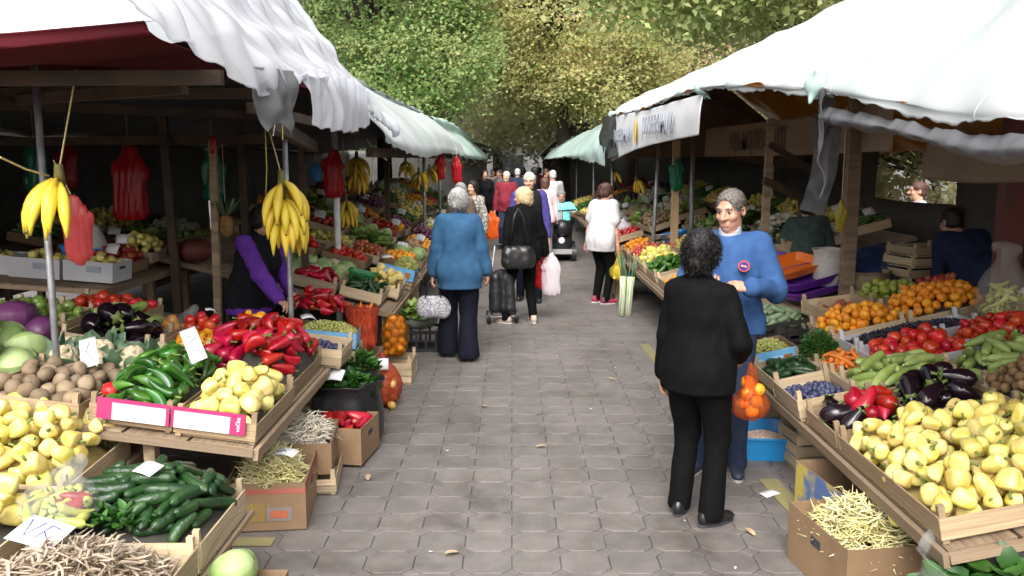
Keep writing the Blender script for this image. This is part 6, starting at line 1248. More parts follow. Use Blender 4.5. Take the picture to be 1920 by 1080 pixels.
hang_bag('green carrier bag tied to the yellowish post', Vector((2.12, 11.45, 1.93)), .2, .34, m_gbag, 7, (2.12, 11.5, 2.2))
p = atY(1578, 388, 6.6); hang_bag('yellow bag on a cord beside the pale post', p, .09, .2, film('dull yellow film', (.4, .33, .04), .8, .3, .3), 8, (p.x, p.y, 2.35))
# ribbons and cords on the left
for i, (u0, v0, u1, v1, Y, lab) in enumerate([(497, 235, 497, 400, 5.45, 'long yellow ribbon beside the big bananas'), (523, 210, 530, 262, 4.9, 'short yellow ribbon under the rag'), (543, 205, 543, 238, 4.9, 'shortest yellow ribbon under the rag'), (515, 195, 512, 255, 4.9, 'white strip among the yellow ribbons')]):
    a, b = atY(u0, v0, Y), atY(u1, v1, Y); tag(MB().tube([a, a.lerp(b, .5) + Vector((.008, .01, 0)), b], .009, 6, flat=.2).build('ribbon', mat('yellow ribbon', (.68, .5, .12), (.75, .6, .25), rough=.5) if i < 3 else m_paper), lab, 'ribbon', 'ribbons on the left eave')
a = atY(0, 295, 4.0); b = atY(92, 330, 4.4); tag(MB().tube([a, a.lerp(b, .5) - Vector((0, 0, .01)), b], .005, 5).build('cord', m_rope), 'cord running to the left bananas from the photo edge', 'cord')
a = atY(688, 262, 8.6); b = atY(725, 300, 8.9); c = atY(700, 345, 8.7); tag(MB().tube([a, atY(700, 278, 8.7), b], .008, 5).build('cord', m_paper), 'white cord under the middle left tarp', 'cord'); tag(MB().tube([atY(699, 275, 8.7), c], .006, 5).build('cord', m_paper), 'short white cord end hanging beside the brown post', 'cord')
# ------------------------------------------------------------------ people
m_skin = mat('skin', (.50, .27, .18), (.56, .32, .22), rough=.5, ns=14, rnd=.1, sub=.12, bump=.08, bs=60)
m_skin2 = mat('tanned skin', (.42, .21, .14), (.50, .27, .185), rough=.5, ns=14, rnd=.1, sub=.12, bump=.1, bs=60)
m_eye = mat('eye white', (.36, .33, .30), (.33, .30, .27), rough=.2); m_iris = mat('iris', (.03, .022, .018), (.04, .03, .02), rough=.15)
def cloth(name, c1, c2=None, rough=.85, ns=14, **k): return mat(name, c1, c2 or tuple(q * .85 for q in c1), rough=rough, ns=ns, rnd=.03, bump=k.pop('bump', .15), bs=k.pop('bs', 220), spec=.12, **k)
def ik(S, T, l1, l2, pole):
    S, T = Vector(S), Vector(T); d = T - S; L = min(d.length, (l1 + l2) * .998); dn = d.normalized(); T = S + dn * L
    a = (l1 * l1 - l2 * l2 + L * L) / (2 * L); h = math.sqrt(max(0, l1 * l1 - a * a)); p = Vector(pole); p = (p - dn * p.dot(dn))
    p = p.normalized() if p.length > 1e-4 else Vector((1, 0, 0)); return S + dn * a + p * h, T
def hand_vf(W, f, n, side, curl=.5, h=.0045, s=1.0, spread=.12, thumb=.6):
    """palm, four unequal bent fingers, thumb from the side near the wrist"""
    f = Vector(f).normalized(); n = Vector(n); n = (n - f * n.dot(f)).normalized(); t = f.cross(n) * side; W = Vector(W)
    D = SDF(W - Vector((.17,) * 3) * s, W + Vector((.17,) * 3) * s, h); P = lambda a, b, c: W + (f * a + t * b + n * c) * s
    D.cone(P(-.028, 0, 0), P(.005, 0, 0), .025 * s, .024 * s, .015)
    kn = []
    for i, (b, L) in enumerate(((.030, .070), (.010, .078), (-.010, .072), (-.029, .056))):
        k = P(.085 - .006 * abs(i - 1), b, -.002); kn.append(k); D.cone(P(.01, b * .55, 0), k, .0155 * s, .0125 * s, .012)
    for i, (k, L) in enumerate(zip(kn, (.070, .078, .072, .056))):
        a = (1.5 - i) * spread; d = (f * math.cos(a) + t * math.sin(a)); p = k; ang = 0; r0 = .0095
        for q, (fr_, cu) in enumerate(((.44, .55), (.32, .9), (.24, .7))):
            ang += curl * cu * (1 + .08 * (i - 1)); dd = (d * math.cos(ang) + n * math.sin(ang)); e = p + dd * (L * fr_) * s; D.cone(p, e, (r0 - .0008 * q) * s, (r0 - .0008 * (q + 1)) * s, .004); p = e
    p = P(.018, .026, .006); ang = thumb
    for q, (L, a) in enumerate(((.038, .75), (.032, .45), (.026, .25))):
        dd = f * math.cos(a) + t * math.sin(a) * .9 + n * (.25 + .25 * q) * thumb; e = p + dd.normalized() * L * s; D.cone(p, e, (.0125 - .001 * q) * s, (.0115 - .0012 * q) * s, .007); p = e
    return D.out()
def rotm(yaw, pitch=0, roll=0): return Matrix.Rotation(R(yaw), 3, 'Z') @ Matrix.Rotation(R(pitch), 3, 'X') @ Matrix.Rotation(R(roll), 3, 'Y')
def person(label, pos, yaw, H=1.65, fem=True, girth=1.0, feet=((-.11, .0), (.11, .0)), toe=(8, -8), hands=(None, None), lean=0, twist=0, head=(0, 0), top=None, sleeve=1.0, hem=.82, topfit=.018, trous=None, shoes=None, hairm=None, hair='short', skin=None, det=2, hcurl=(.5, .5), hdir=(None, None), palm=(None, None), trfit=.012, flare=0.0, knees=None, vest=None, seat=False, group='people in the market', sole=None, collar=None, extra=None, folds=1.0, shd=0.0):
    """local frame: faces +Y, right = +X.  hands/feet order: left (-X), right (+X)"""
    s = H / 1.70; skin = skin or m_skin; root = thing('person', label, 'person', pos, (0, 0, R(yaw)), group); G = girth
    Rl = rotm(twist, -lean); hipz = .90 if not seat else .52; HP = Vector((0, 0, hipz)); tj = lambda x, y, z: HP + Rl @ (Vector((x, y, z)) - Vector((0, 0, .90)))
    fw = .9 if fem else 1.0; shx = .165 * (.93 if fem else 1.06)
    h1 = {2: .010, 1: .014, 0: .022}[det]
    sh = [tj(-shx, -.01, 1.395 - shd), tj(shx, -.01, 1.395 - shd)]; hp = [Vector((-.088, 0, hipz + .0)), Vector((.088, 0, hipz))]
    ft = [Vector((f[0], f[1], (f[2] if len(f) > 2 else 0) + .085)) for f in feet]; kn = [ik(hp[i], ft[i], .425, .415, (knees[i] if knees else (0, 1, 0)))[0] for i in (0, 1)]
    el = [None, None]; ha = [None, None]
    for i in (0, 1):
        T = Vector(hands[i]) if hands[i] is not None else Vector((( -1, 1)[i] * .26, .04, .80))
        el[i], ha[i] = ik(sh[i], T, .285, .25, ((-1, 1)[i] * .55, -1, -.25))
    def torso(D, m, lo=True):
        D.ell(tj(0, .0, 1.22), (.150 * fw * G + m, .105 * G + m, .20 + m), .05, Rl); D.ell(tj(0, -.01, 1.345), (.155 * fw + m, .085 + m, .085 + m), .05, Rl)
        D.cone(sh[0] * .93 + sh[1] * .07, sh[1] * .93 + sh[0] * .07, .046 + m * .6, .046 + m * .6, .04); D.ell(tj(0, .012, 1.05), (.135 * G + m, .105 * G + m, .15 + m), .06, Rl)
        if fem: 
            for q in (-1, 1): D.ell(tj(q * .066, .085 * (G * .5 + .5), 1.235), (.062 + m, .055 + m, .062 + m), .035)
        elif G > 1.05: D.ell(tj(0, .05, 1.06), (.13 * G + m, .10 * G + m, .13 + m), .05)
        if lo: D.ell((0, -.015, hipz + .02), (.155 * (G * .7 + .3) + m, .115 * (G * .7 + .3) + m, .12 + m), .06)
        if lo and not seat:
            for q in (0, 1): D.ell(hp[q] + Vector((0, -.05, -.0)), (.085 + m, .075 + m, .10 + m), .05)
    bb = ((-.62, -.62, -.02), (.62, .75, 1.8)); parts = []
    # body core (mostly covered) -----------------------------------------------------
    D = SDF(*bb, .02); torso(D, -.012)
    for i in (0, 1):
        D.cone(hp[i], kn[i], .07, .045, .02); D.cone(kn[i], ft[i] + Vector((0, 0, .02)), .045, .035, .02)
        D.cone(sh[i], sh[i].lerp(el[i], .7 if sleeve > .6 else 1), .038, .032, .03)
    D.cone(tj(0, -.01, 1.40), tj(0, .0, 1.47), .058, .05, .03); parts.append(D.out())
    for i in (0, 1):
        lo = [min(el[i][k], ha[i][k]) - .06 for k in range(3)]; hi = [max(el[i][k], ha[i][k]) + .06 for k in range(3)]; D = SDF(lo, hi, .009 if det == 2 else .014); q_ = .5 if sleeve > .6 else 0
        if not q_: D.cone(el[i], el[i].lerp(ha[i], .4), .036, .037, .02)
        D.cone(el[i].lerp(ha[i], max(.4, q_)), ha[i], .034 if q_ else .037, .025, .02); parts.append(D.out())
    # head -------------------------------------------------------------------------
    nb = tj(0, -.005, 1.42); HC = tj(0, .012, 1.583) + Vector((0, .02 * (lean > 12), 0)); Rh = rotm(twist * .6 + head[0], -lean * .35 + head[1]); hp_ = lambda x, y, z: HC + Rh @ Vector((x, y, z)); hh = {2: .0055, 1: .009, 0: .014}[det]
    D = SDF(HC - Vector((.16, .17, .25)), HC + Vector((.16, .17, .16)), hh); k2 = Rh
    D.ell(hp_(0, -.014, .035), (.074, .092, .080), .02, k2); D.ell(hp_(0, .022, -.03), (.060, .064, .085), .03, k2); D.ell(hp_(0, .036, -.072), (.046, .044, .034), .025, k2); D.ell(hp_(0, .068, -.094), (.020, .016, .015), .02, k2)
    D.cone(hp_(0, -.02, -.07), nb, .052, .060, .025)
    D.cone(hp_(-.034, .076, .030), hp_(.034, .076, .030), .011, .011, .014); D.cone(hp_(0, .086, .016), hp_(0, .108, -.024), .0075, .0135, .012)
    for q in (-1, 1):
        D.ell(hp_(q * .013, .096, -.026), (.010, .011, .009), .008, k2); D.ell(hp_(q * .038, .060, -.024), (.022, .022, .020), .02, k2); D.ell(hp_(q * .031, .094, .010), (.015, .013, .0075), .009, k2, 's')
        D.ell(hp_(q * .0755, -.012, -.006), (.009, .022, .031), .006, k2); D.ell(hp_(q * .080, -.006, -.004), (.006, .011, .016), .006, k2, 's')
    D.cone(hp_(-.020, .082, -.056), hp_(.020, .082, -.056), .0075, .0075, .006); D.cone(hp_(-.017, .083, -.069), hp_(.017, .083, -.069), .009, .009, .006); D.cone(hp_(-.022, .094, -.0625), hp_(.022, .094, -.0625), .0022, .0022, .004, op='s')
    parts.append(D.out())
    if det >= 1:
        for i in (0, 1):
            fd = Vector(hdir[i]) if hdir[i] is not None else (ha[i] - el[i]).normalized(); pn_ = Vector(palm[i]) if palm[i] is not None else Vector(((1, -1)[i], .15, 0)); parts.append(hand_vf(ha[i] + fd * .01, fd, pn_, (-1, 1)[i], hcurl[i], .0045 if det == 2 else .007))
    else:
        for i in (0, 1):
            D = SDF(ha[i] - Vector((.1,) * 3), ha[i] + Vector((.1,) * 3), .012); d = (ha[i] - el[i]).normalized(); D.cone(ha[i], ha[i] + d * .07, .026, .024, .01); D.cone(ha[i] + d * .06, ha[i] + d * .12 + Vector((0, .01, 0)), .022, .014, .01); parts.append(D.out())
    V, Q = join_vf(parts); body = ob('body', mesh('body', V * s, Q, [skin]), root)
    if det == 2:
        for q in (-1, 1):
            mb = MB(); V, Fc = lathe_fn(10, 8, lambda t, v: (.0125 * math.sin(math.pi * v) * math.cos(t), .0125 * math.sin(math.pi * v) * math.sin(t), -.0125 * math.cos(math.pi * v))); mb.add(V, Fc, 0); mb.add([(a * .68, b * .5 + .0072, c * .68) for a, b, c in V], Fc, 1)
            o = ob('eye', mb.mesh('eye', [m_eye, m_iris], True), root, hp_(q * .031, .0715, .0085) * s, None, s); o.rotation_euler = Rh.to_euler()
    # clothes ------------------------------------------------------------------------
    fn = hnoise(int(pos[1] * 31) % 97, 7, 36); fn2 = hnoise(int(pos[1] * 17) % 89 + 3, 6, 13)
    def wr(a): return lambda x, y, z: a * folds * (fn(x, y, z * .7) * .6 + fn2(x, y, z * .6) - .9 * np.abs(fn2(x * 1.3 + .3, y * 1.3, z * .5 + x * .4)))
    if trous:
        D = SDF(*bb, h1); D.ell((0, -.012, hipz + .03), (.158 * (G * .7 + .3) + trfit, .118 * (G * .7 + .3) + trfit, .13), .05)
        for i in (0, 1):
            D.ell(hp[i] + Vector((0, -.045, 0)), (.088 + trfit, .078 + trfit, .10), .05); an = ft[i] + Vector((0, -.005, -.02)); D.cone(hp[i], kn[i], .084 * (G * .5 + .5) + trfit, .056 + trfit, .03); D.cone(kn[i], an, .054 + trfit, .042 + trfit + flare, .03)
        D.disp(wr(.010)); D.cut((0, 0, .035), (0, 0, -1)); V, Q = D.out(); ob('trousers', mesh('trousers', V * s, Q, [trous]), root)
    def sleeves(D, m, fr_):
        for i in (0, 1):
            if fr_ > .5:
                D.cone(sh[i], el[i], .047 + m, .041 + m, .03); w_ = el[i].lerp(ha[i], min(1, (fr_ - .5) * 2) * .97); D.cone(el[i], w_, .044 + m, .032 + m * .9, .02)
            elif fr_ > 0: D.cone(sh[i], sh[i].lerp(el[i], fr_ * 2), .054 + m, .055 + m, .04)
    if top:
        D = SDF(*bb, h1); torso(D, topfit); sleeves(D, topfit * .7, sleeve)
        if hem < hipz + .05 and not seat: D.cone((0, -.01, 1.0), (0, -.012, hem), .15 * (G * .8 + .2) + topfit, .158 * (G * .7 + .3) + topfit + .008, .05, (1, .76, 1))
        if collar: D.cone(tj(0, -.012, 1.40), tj(0, -.006, 1.455), .072, .070, .03)
        else: D.ell(nb + Vector((0, .02, .045)), (.062, .062, .05), .015, None, 's')
        D.disp(wr(.016)); D.cut((0, 0, hem), (0, 0, -1)); V, Q = D.out(); ob('jacket' if sleeve > .6 else 'shirt', mesh('top', V * s, Q, [top]), root)
    if vest:
        D = SDF(*bb, h1); torso(D, topfit + .014); D.cone((0, -.01, 1.0), (0, -.012, hem - .03), .165 * G, .17 * G, .05, (1, .76, 1)); D.cone(tj(0, -.012, 1.40), tj(0, -.006, 1.45), .074, .072, .03); D.disp(wr(.009)); D.cut((0, 0, hem - .04), (0, 0, -1)); V, Q = D.out(); ob('vest', mesh('vest', V * s, Q, [vest]), root)
    if shoes:
        for i in (0, 1):
            D = SDF((-.2, -.2, -.03), (.2, .3, .2), .007 if det == 2 else .011); d = .013
            D.ell((0, .05, .035), (.043, .115, .036), .02); D.ell((0, -.035, .05), (.037, .05, .05), .03); D.cone((0, -.025, .05), (0, -.015, .10), .04, .042, .02); D.ell((0, .12, .03), (.038, .05, .026), .02)
            D.disp(wr(.002)); D.cut((0, 0, .012), (0, 0, -1)); D.cut((0, 0, .105), (0, 0, 1)); V, Q = D.out(); sh_ = ob('shoe', mesh('shoe', V * s, Q, [shoes]), root, Vector((ft[i].x, ft[i].y, ft[i].z - .085)) * s, (0, 0, R(toe[i])))
            V, Fc = [], []; n = 20; pr_ = [(.040 * math.sin(t) * (1.05 if math.cos(t) > 0 else .92), .04 + .128 * math.cos(t)) for t in np.linspace(0, 6.283, n + 1)[:-1]]
            ob('sole', mesh('sole', [(x * 1.05 * s, y * s, z * s) for z in (.0, .016) for x, y in pr_], [tuple(range(n - 1, -1, -1)), tuple(range(n, 2 * n))] + [(i_, (i_ + 1) % n, (i_ + 1) % n + n, i_ + n) for i_ in range(n)], [sole or m_inkd], False), sh_)
    if hairm:
        D = SDF(HC - Vector((.18, .19, .26)), HC + Vector((.18, .19, .20)), hh * .9); g1, g2 = hnoise(5, 8, 120), hnoise(6, 9, 210)
        if hair == 'short': th, amp, nape, fc = .006, .0022, -.05, .062
        elif hair == 'bob': th, amp, nape, fc = .018, .004, -.08, .066
        elif hair == 'curly': th, amp, nape, fc = .024, .004, -.095, .062
        elif hair == 'cap': th, amp, nape, fc = .012, .0, .0, .04
        D.ell(hp_(0, -.016, .040), (.074 + th, .092 + th, .080 + th), .02, k2)
        if nape < -.02:
            D.ell(hp_(0, -.045, nape * .45), (.068 + th * .6, .058 + th, abs(nape) * .9), .03, k2)
        if hair in ('bob', 'curly'):
            for q in (-1, 1): D.ell(hp_(q * .068, -.012, -.012), (.018 + th * .4, .05, .05), .02, k2)
        D.ell(hp_(0, .122, -.004), (.080, .080, .112), .010, k2, 's')
        if hair == 'short':
            for q in (-1, 1): D.ell(hp_(q * .085, -.002, -.022), (.020, .028, .040), .008, k2, 's')
        D.disp(lambda x, y, z: (amp if hair == 'curly' else 0) * (g1(x, y, z) - np.abs(g2(x, y, z)) * .8)); V, Q = D.out()
        if hair != 'cap' and det:
            gh = np.random.default_rng(int(abs(pos[1]) * 100)); n = (6000 if hair == 'curly' else 2600) if det == 2 else 1100; P = V[gh.integers(0, len(V), n)]; N_ = P - np.array(HC); N_ /= np.linalg.norm(N_, axis=1, keepdims=True); dn = np.array(Rh @ Vector((.15, -1, -.45)))
            Dv = np.tile(dn, (n, 1)) * (0 if hair == 'curly' else 1) + gh.normal(size=(n, 3)) * (1 if hair == 'curly' else .42); Dv -= N_ * (Dv * N_).sum(1, keepdims=True) * .9; Dv /= np.linalg.norm(Dv, axis=1, keepdims=True); Dv += N_ * (.35 if hair == 'curly' else .12)
            V0, F0 = leaf_blade(.026 if hair == 'short' else .036, .0022 if hair != 'curly' else .0016, -.25 if hair != 'curly' else -.6, 3); V2, Q2 = scatter_blades(P - N_ * .003, Dv, gh.uniform(.6, 1.2, n), V0, F0, 1); V, Q = join_vf([(V, Q), (V2, Q2)])
        ob('cap' if hair == 'cap' else 'hair', mesh('hair', V * s, Q, [hairm]), root)
        if det == 2 and hair != 'cap':
            for q in (-1, 1): ob('eyebrow', MB().tube([hp_(q * .014, .0855, .029) * s, hp_(q * .032, .0865, .034) * s, hp_(q * .050, .073, .028) * s], [.0035 * s, .0045 * s, .002 * s], 6).mesh('eyebrow', [hairm], True), root)
    root['h'] = H
    return root, dict(hand=[h * s for h in ha], tj=lambda x, y, z: tj(x, y, z) * s, Rl=Rl, s=s, el=[e * s for e in el], sh=[q * s for q in sh], M=Matrix.Translation(pos) @ Matrix.Rotation(R(yaw), 4, 'Z'))
c_black = cloth('black knit', (.0025, .0025, .0028), (.0036, .0036, .004), ns=30); c_blk2 = cloth('black trousers', (.0022, .0022, .0026), (.003, .003, .0034)); c_navy = cloth('navy trousers', (.006, .0065, .014), (.008, .009, .017))
c_blue = cloth('blue sweater', (.032, .080, .205), (.044, .102, .25)); c_denim = cloth('blue jacket cloth', (.026, .075, .15), (.035, .095, .18)); c_purple = cloth('purple jersey', (.10, .027, .25), (.13, .04, .31)); c_white = cloth('white tee', (.52, .505, .515), (.46, .45, .46)); c_aqua = cloth('aqua shirt', (.16, .62, .60), (.22, .7, .66)); c_pink = cloth('pink shirt', (.70, .50, .53), (.76, .58, .6)); c_maroon = cloth('maroon shirt', (.16, .018, .03), (.2, .025, .04)); c_print = cloth('patterned blouse', (.42, .39, .34), (.10, .09, .08), ns=40, lo=.45, hi=.55); c_indigo = cloth('indigo shirt', (.05, .04, .17), (.06, .05, .2)); c_dark = cloth('dark jacket', (.008, .008, .011), (.011, .011, .015)); c_green = cloth('grey green jacket', (.05, .075, .07), (.07, .10, .09)); c_jean = cloth('dark jeans', (.02, .03, .06), (.03, .04, .075)); c_grey = cloth('grey cloth', (.2, .19, .19)); c_brn = cloth('brown cloth', (.12, .07, .05))
h_grey = mat('grey hair', (.22, .215, .21), (.42, .41, .40), rough=.55, ns=60, bump=.5, bs=150, island=True); h_white = mat('white hair', (.42, .41, .40), (.6, .58, .56), rough=.55, ns=60, bump=.5, bs=150, island=True); h_blond = mat('blond hair', (.50, .38, .20), (.65, .54, .33), rough=.5, ns=60, bump=.5, bs=150, island=True); h_black = mat('black hair', (.004, .0035, .0035), (.010, .008, .008), rough=.5, ns=60, bump=.6, bs=140, island=True); h_brown = mat('reddish brown hair', (.06, .022, .016), (.10, .04, .03), rough=.5, ns=60, bump=.5, bs=150, island=True); h_salt = mat('salt and pepper hair', (.05, .042, .035), (.17, .15, .13), rough=.6, ns=70, bump=.5, bs=150, island=True)
s_black = mat('black leather', (.010, .010, .010), (.016, .016, .016), rough=.3, ns=6); s_beige = mat('beige sneaker', (.42, .32, .26), (.5, .4, .33), rough=.7, ns=10); s_red = mat('red sneaker', (.42, .02, .06), (.06, .02, .03), rough=.6, ns=9); s_navy = mat('navy sneaker', (.02, .025, .05), (.03, .035, .065), rough=.6, ns=9); m_sole = mat('pale sole', (.6, .58, .56), (.5, .48, .46), rough=.7)
# woman in black, seen from behind
wb, ib = person('woman all in black with curly black hair holding an orange bag', (1.0, 4.62, 0), -32, 1.57, True, 1.22, feet=((-.10, .03), (.12, -.05)), toe=(10, -30), hands=((-.25, .08, .80), (.185, .19, .97)), shd=.035, top=c_black, hem=.79, topfit=.024, trous=c_blk2, trfit=.018, shoes=s_black, hairm=h_black, hair='curly', head=(-8, -4), collar=True, flare=.008)
# man in the blue sweater, facing the camera side
mbp, imb = person('man in a blue sweater with clasped hands and grey brown hair', (1.33, 5.36, 0), 158, 1.77, False, 1.02, feet=((-.09, .02), (.14, .05)), toe=(12, -12), hands=((-.17, .29, 1.17), (.13, .27, 1.15)), hdir=((.9, .25, .12), (-.85, .3, .2)), palm=((.0, -.6, -1), (.2, -.7, .6)), hcurl=(.75, .9), top=c_blue, hem=.86, topfit=.027, trous=c_jean, shoes=s_navy, sole=m_sole, hairm=h_salt, hair='short', skin=m_skin2, head=(-18, -13))
M0 = Matrix.Rotation(R(90), 4, 'X')
tj = imb['tj']; bdg = ob('chest_badge', MB().tube([(0, 0, 0), (0, 0, .004)], .034, 18).mesh('chest_badge', [mat('red badge', (.55, .05, .05), (.5, .05, .05), rough=.6)]), mbp); bdg.location = tj(-.105, .146, 1.275); bdg.rotation_euler = (R(-82), R(-12), 0)
ob('badge_centre', MB().tube([(0, 0, .003), (0, 0, .006)], .026, 18).mesh('badge_centre', [c_indigo]), bdg); ob('badge_mark', MB().box((0, 0, .0075), (.034, .010, .003)).mesh('badge_mark', [mat('badge orange', (.7, .25, .2), rough=.6)]), bdg)
D = SDF((-.1, -.12, 1.3), (.1, .14, 1.55), .006); D.cone((0, -.004, 1.42), (0, .002, 1.462), .070, .066, .02); D.ell((0, .03, 1.5), (.05, .06, .06), .01, None, 's'); V, Q = D.out(); ob('shirt_collar', mesh('shirt_collar', V * imb['s'], Q, [cloth('pale shirt', (.34, .37, .44))]), mbp)
# orange carrier bag held by the woman
def held_bag(label, P, w, h, m, fruit=None, nf=8, seed=0, fl=None):
    bgp = hang_bag(label, P, w, h, m, seed, group='carried shopping bags', drop_=bool(fruit))
    if fruit: heap(fruit, Matrix.Translation((P[0], P[1], P[2] - h + .012)), w * .62, w * .5, nf, .13, fl, 'fruit inside ' + label.split(' ')[0] + ' bag', seed, bed=False)
    return bgp
hw = ib['M'] @ (ib['hand'][1] + Vector((.0, .02, -.05))); held_bag('orange bag of fruit held by the woman in black', (hw.x + .06, hw.y, hw.z), .25, .31, m_obag, 'mandarin', 11, 3, 'mandarin inside the held orange bag')
# seller
sl_, isl_ = person('seller in purple sleeves and black vest behind the bananas', (-2.08, 6.95, 0), -122, 1.62, True, 1.18, hands=((-.2, .25, .95), (.06, .38, .93)), top=c_purple, hem=.78, topfit=.02, vest=c_dark, trous=c_blk2, shoes=s_black, hairm=h_black, hair='bob', head=(10, -14), hcurl=(.7, .7), lean=14, palm=((0, -.3, -1), (0, -.3, -1)), hdir=((0, .6, -.8), (-.1, .8, -.5)))
# woman in blue jacket
w1, i1 = person('grey haired woman in a blue jacket walking away with a handbag', (-.52, 8.55, 0), 4, 1.67, True, 1.08, feet=((-.12, .12), (.09, -.10)), toe=(6, -6), hands=((-.27, .03, .80), (.28, .06, .86)), top=c_denim, hem=.72, topfit=.034, trous=c_navy, trfit=.03, flare=.035, shoes=s_black, hairm=h_grey, hair='bob', head=(0, -6), collar=True)
def handbag(label, P, w, h, d, m, strap, top_z, cat='handbag', yaw=0, ms=None):
    root = thing('handbag', label, cat, P, (0, 0, R(yaw))); D = SDF((-w, -w, -h - .05), (w, w, .06), .008); D.cone((-w * .30, 0, -h * .36), (w * .30, 0, -h * .36), h * .3, h * .3, .06, (1, d / h, 1)); D.cone((-w * .36, 0, -h * .74), (w * .36, 0, -h * .74), h * .24, h * .24, .08, (1, d / h * 1.3, 1)); D.disp(lambda x, y, z: .006 * hnoise(8, 6, 40)(x, y, z)); V, Q = D.out(); ob('pouch', mesh('pouch', V, Q, [m]), root)
    for q in (-1, 1): ob('strap', MB().tube([(-w * .3, q * d * .25, -h * .12), (-w * .18, q * d * .2, strap * .7), (0, 0, strap), (w * .18, q * d * .2, strap * .7), (w * .3, q * d * .25, -h * .12)], .007, 6).mesh('strap', [ms or s_black], True), root)
    return root
hl = i1['M'] @ (i1['hand'][0] + Vector((0, 0, -.06))); handbag('small patterned grey handbag in the blue jacket woman hand', (hl.x, hl.y - .02, hl.z - .15), .26, .24, .14, mat('monogram cloth', (.50, .50, .52), (.25, .25, .28), rough=.6, ns=45, lo=.48, hi=.52), .16, 0)
# blonde woman with trolley
w2, i2 = person('blonde woman in black with beige sneakers pulling a trolley', (.13, 10.5, 0), 18, 1.62, True, 1.2, feet=((-.22, .02), (.12, -.06)), toe=(40, -4), hands=((-.28, -.10, .82), (.31, .02, .84)), top=c_black, hem=.80, topfit=.035, trous=c_blk2, shoes=s_beige, sole=m_sole, hairm=h_blond, hair='bob', head=(48, -6), collar=True)
hb = i2['M'] @ Vector((-.14, -.24, .98)); handbag('black slouchy leather shoulder bag of the blonde woman', hb, .34, .30, .2, s_black, .42, 0, yaw=10)
hr = i2['M'] @ (i2['hand'][1] + Vector((.02, 0, -.06))); held_bag('white carrier bag in the blonde woman hand', (hr.x + .06, hr.y, hr.z), .26, .42, m_wbag, None, 0, 5); held_bag('red carrier bag behind the white one', (hr.x - .05, hr.y + .06, hr.z), .2, .36, m_rbag, None, 0, 6)
tl_ = thing('shopping_trolley', 'black wheeled shopping trolley beside the blonde woman', 'trolley', (-.12, 10.45, 0), (0, 0, .2))
D = SDF((-.25, -.25, .1), (.25, .25, .75), .012); [D.cone((sx * .09, sy * .05, .2), (sx * .08, sy * .05 + .02, .56), .065, .06, .05) for sx in (-1, 1) for sy in (-1, 1)]; D.cone((0, .02, .2), (0, .03, .58), .08, .08, .04); D.disp(lambda x, y, z: .008 * (hnoise(3, 6, 30)(x, y, z) - np.abs(hnoise(4, 6, 25)(x, y, z)))); V, Q = D.out(); ob('bag', mesh('bag', V, Q, [mat('black nylon', (.012, .012, .014), (.02, .02, .024), rough=.5)]), tl_)
for q in (-1, 1):
    wh = ob('wheel', MB().tube([(q * .17 - .015, -.02, .085), (q * .17 + .015, -.02, .085)], .085, 20).mesh('wheel', [m_kplas]), tl_); ob('hub', MB().tube([(q * .17 - .02, -.02, .085), (q * .17 + .02, -.02, .085)], .028, 12).mesh('hub', [m_pipe]), wh)
    ob('frame_tube', MB().tube([(q * .13, .0, .1), (q * .12, .05, .6), (q * .08, .02, .95)], .011, 8).mesh('frame_tube', [m_pipe], True), tl_)
ob('axle', MB().tube([(-.17, -.02, .085), (.17, -.02, .085)], .008, 6).mesh('axle', [m_pipe]), tl_); ob('handle', MB().tube([(-.09, .02, .95), (.09, .02, .95)], .014, 8).mesh('handle', [m_kplas]), tl_)
# man behind her
person('white haired man in a dark jacket facing the camera', (.24, 12.2, 0), 176, 1.78, False, 1.0, feet=((-.12, .1), (.12, -.05)), top=c_indigo, sleeve=1, vest=c_dark, hem=.8, topfit=.02, trous=c_navy, shoes=s_black, hairm=h_white, hair='short', skin=m_skin2, head=(-4, -4))
# woman in white t-shirt
w3, i3 = person('woman in a white t-shirt with a yellow bag beside the right stall', (1.22, 11.95, 0), -46, 1.63, True, 1.15, feet=((-.10, .02), (.10, .0)), toe=(-6, -26), hands=((-.29, -.02, .78), (.25, .08, .76)), top=c_white, sleeve=.34, hem=.76, topfit=.04, trous=c_blk2, shoes=s_red, sole=m_sole, hairm=h_brown, hair='bob', head=(-26, -16), lean=6, palm=((1, 0, 0), (-1, 0, 0)))
hr = i3['M'] @ (i3['hand'][1] + Vector((0, .02, -.06))); held_bag('yellow bag of fruit held by the white t-shirt woman', (hr.x, hr.y, hr.z), .28, .44, m_ybag, 'lemon', 11, 7, 'yellow fruit inside the held yellow bag')
# mobility scooter with rider in aqua
sct = thing('mobility_scooter', 'black mobility scooter coming down the aisle', 'scooter', (.98, 17.6, 0), (0, 0, R(178)))
ob('deck', MB().box((0, -.05, .18), (.5, 1.0, .09)).mesh('deck', [m_kplas]), sct); D = SDF((-.4, -.2, .05), (.4, .9, .8), .018); D.ell((0, .5, .34), (.22, .18, .24), .05); D.ell((0, .36, .5), (.13, .1, .22), .06); V, Q = D.out(); ob('front_cowl', mesh('front_cowl', V, Q, [mat('black shell', (.015, .015, .017), (.02, .02, .022), rough=.3)]), sct)
for x, y in ((-.24, .5), (.24, .5), (-.25, -.5), (.25, -.5)):
    wh = ob('wheel', MB().tube([(x - .05, y, .15), (x + .05, y, .15)], .15, 20).mesh('wheel', [m_kplas]), sct); ob('hub', MB().tube([(x - .055, y, .15), (x + .055, y, .15)], .06, 12).mesh('hub', [m_pipe]), wh)
ob('bumper', MB().box((0, .68, .2), (.4, .06, .09)).mesh('bumper', [mat('grey bumper', (.4, .4, .4), rough=.4)]), sct); ob('headlamp', MB().tube([(0, .66, .42), (0, .70, .42)], .06, 14).mesh('headlamp', [m_paper]), sct)
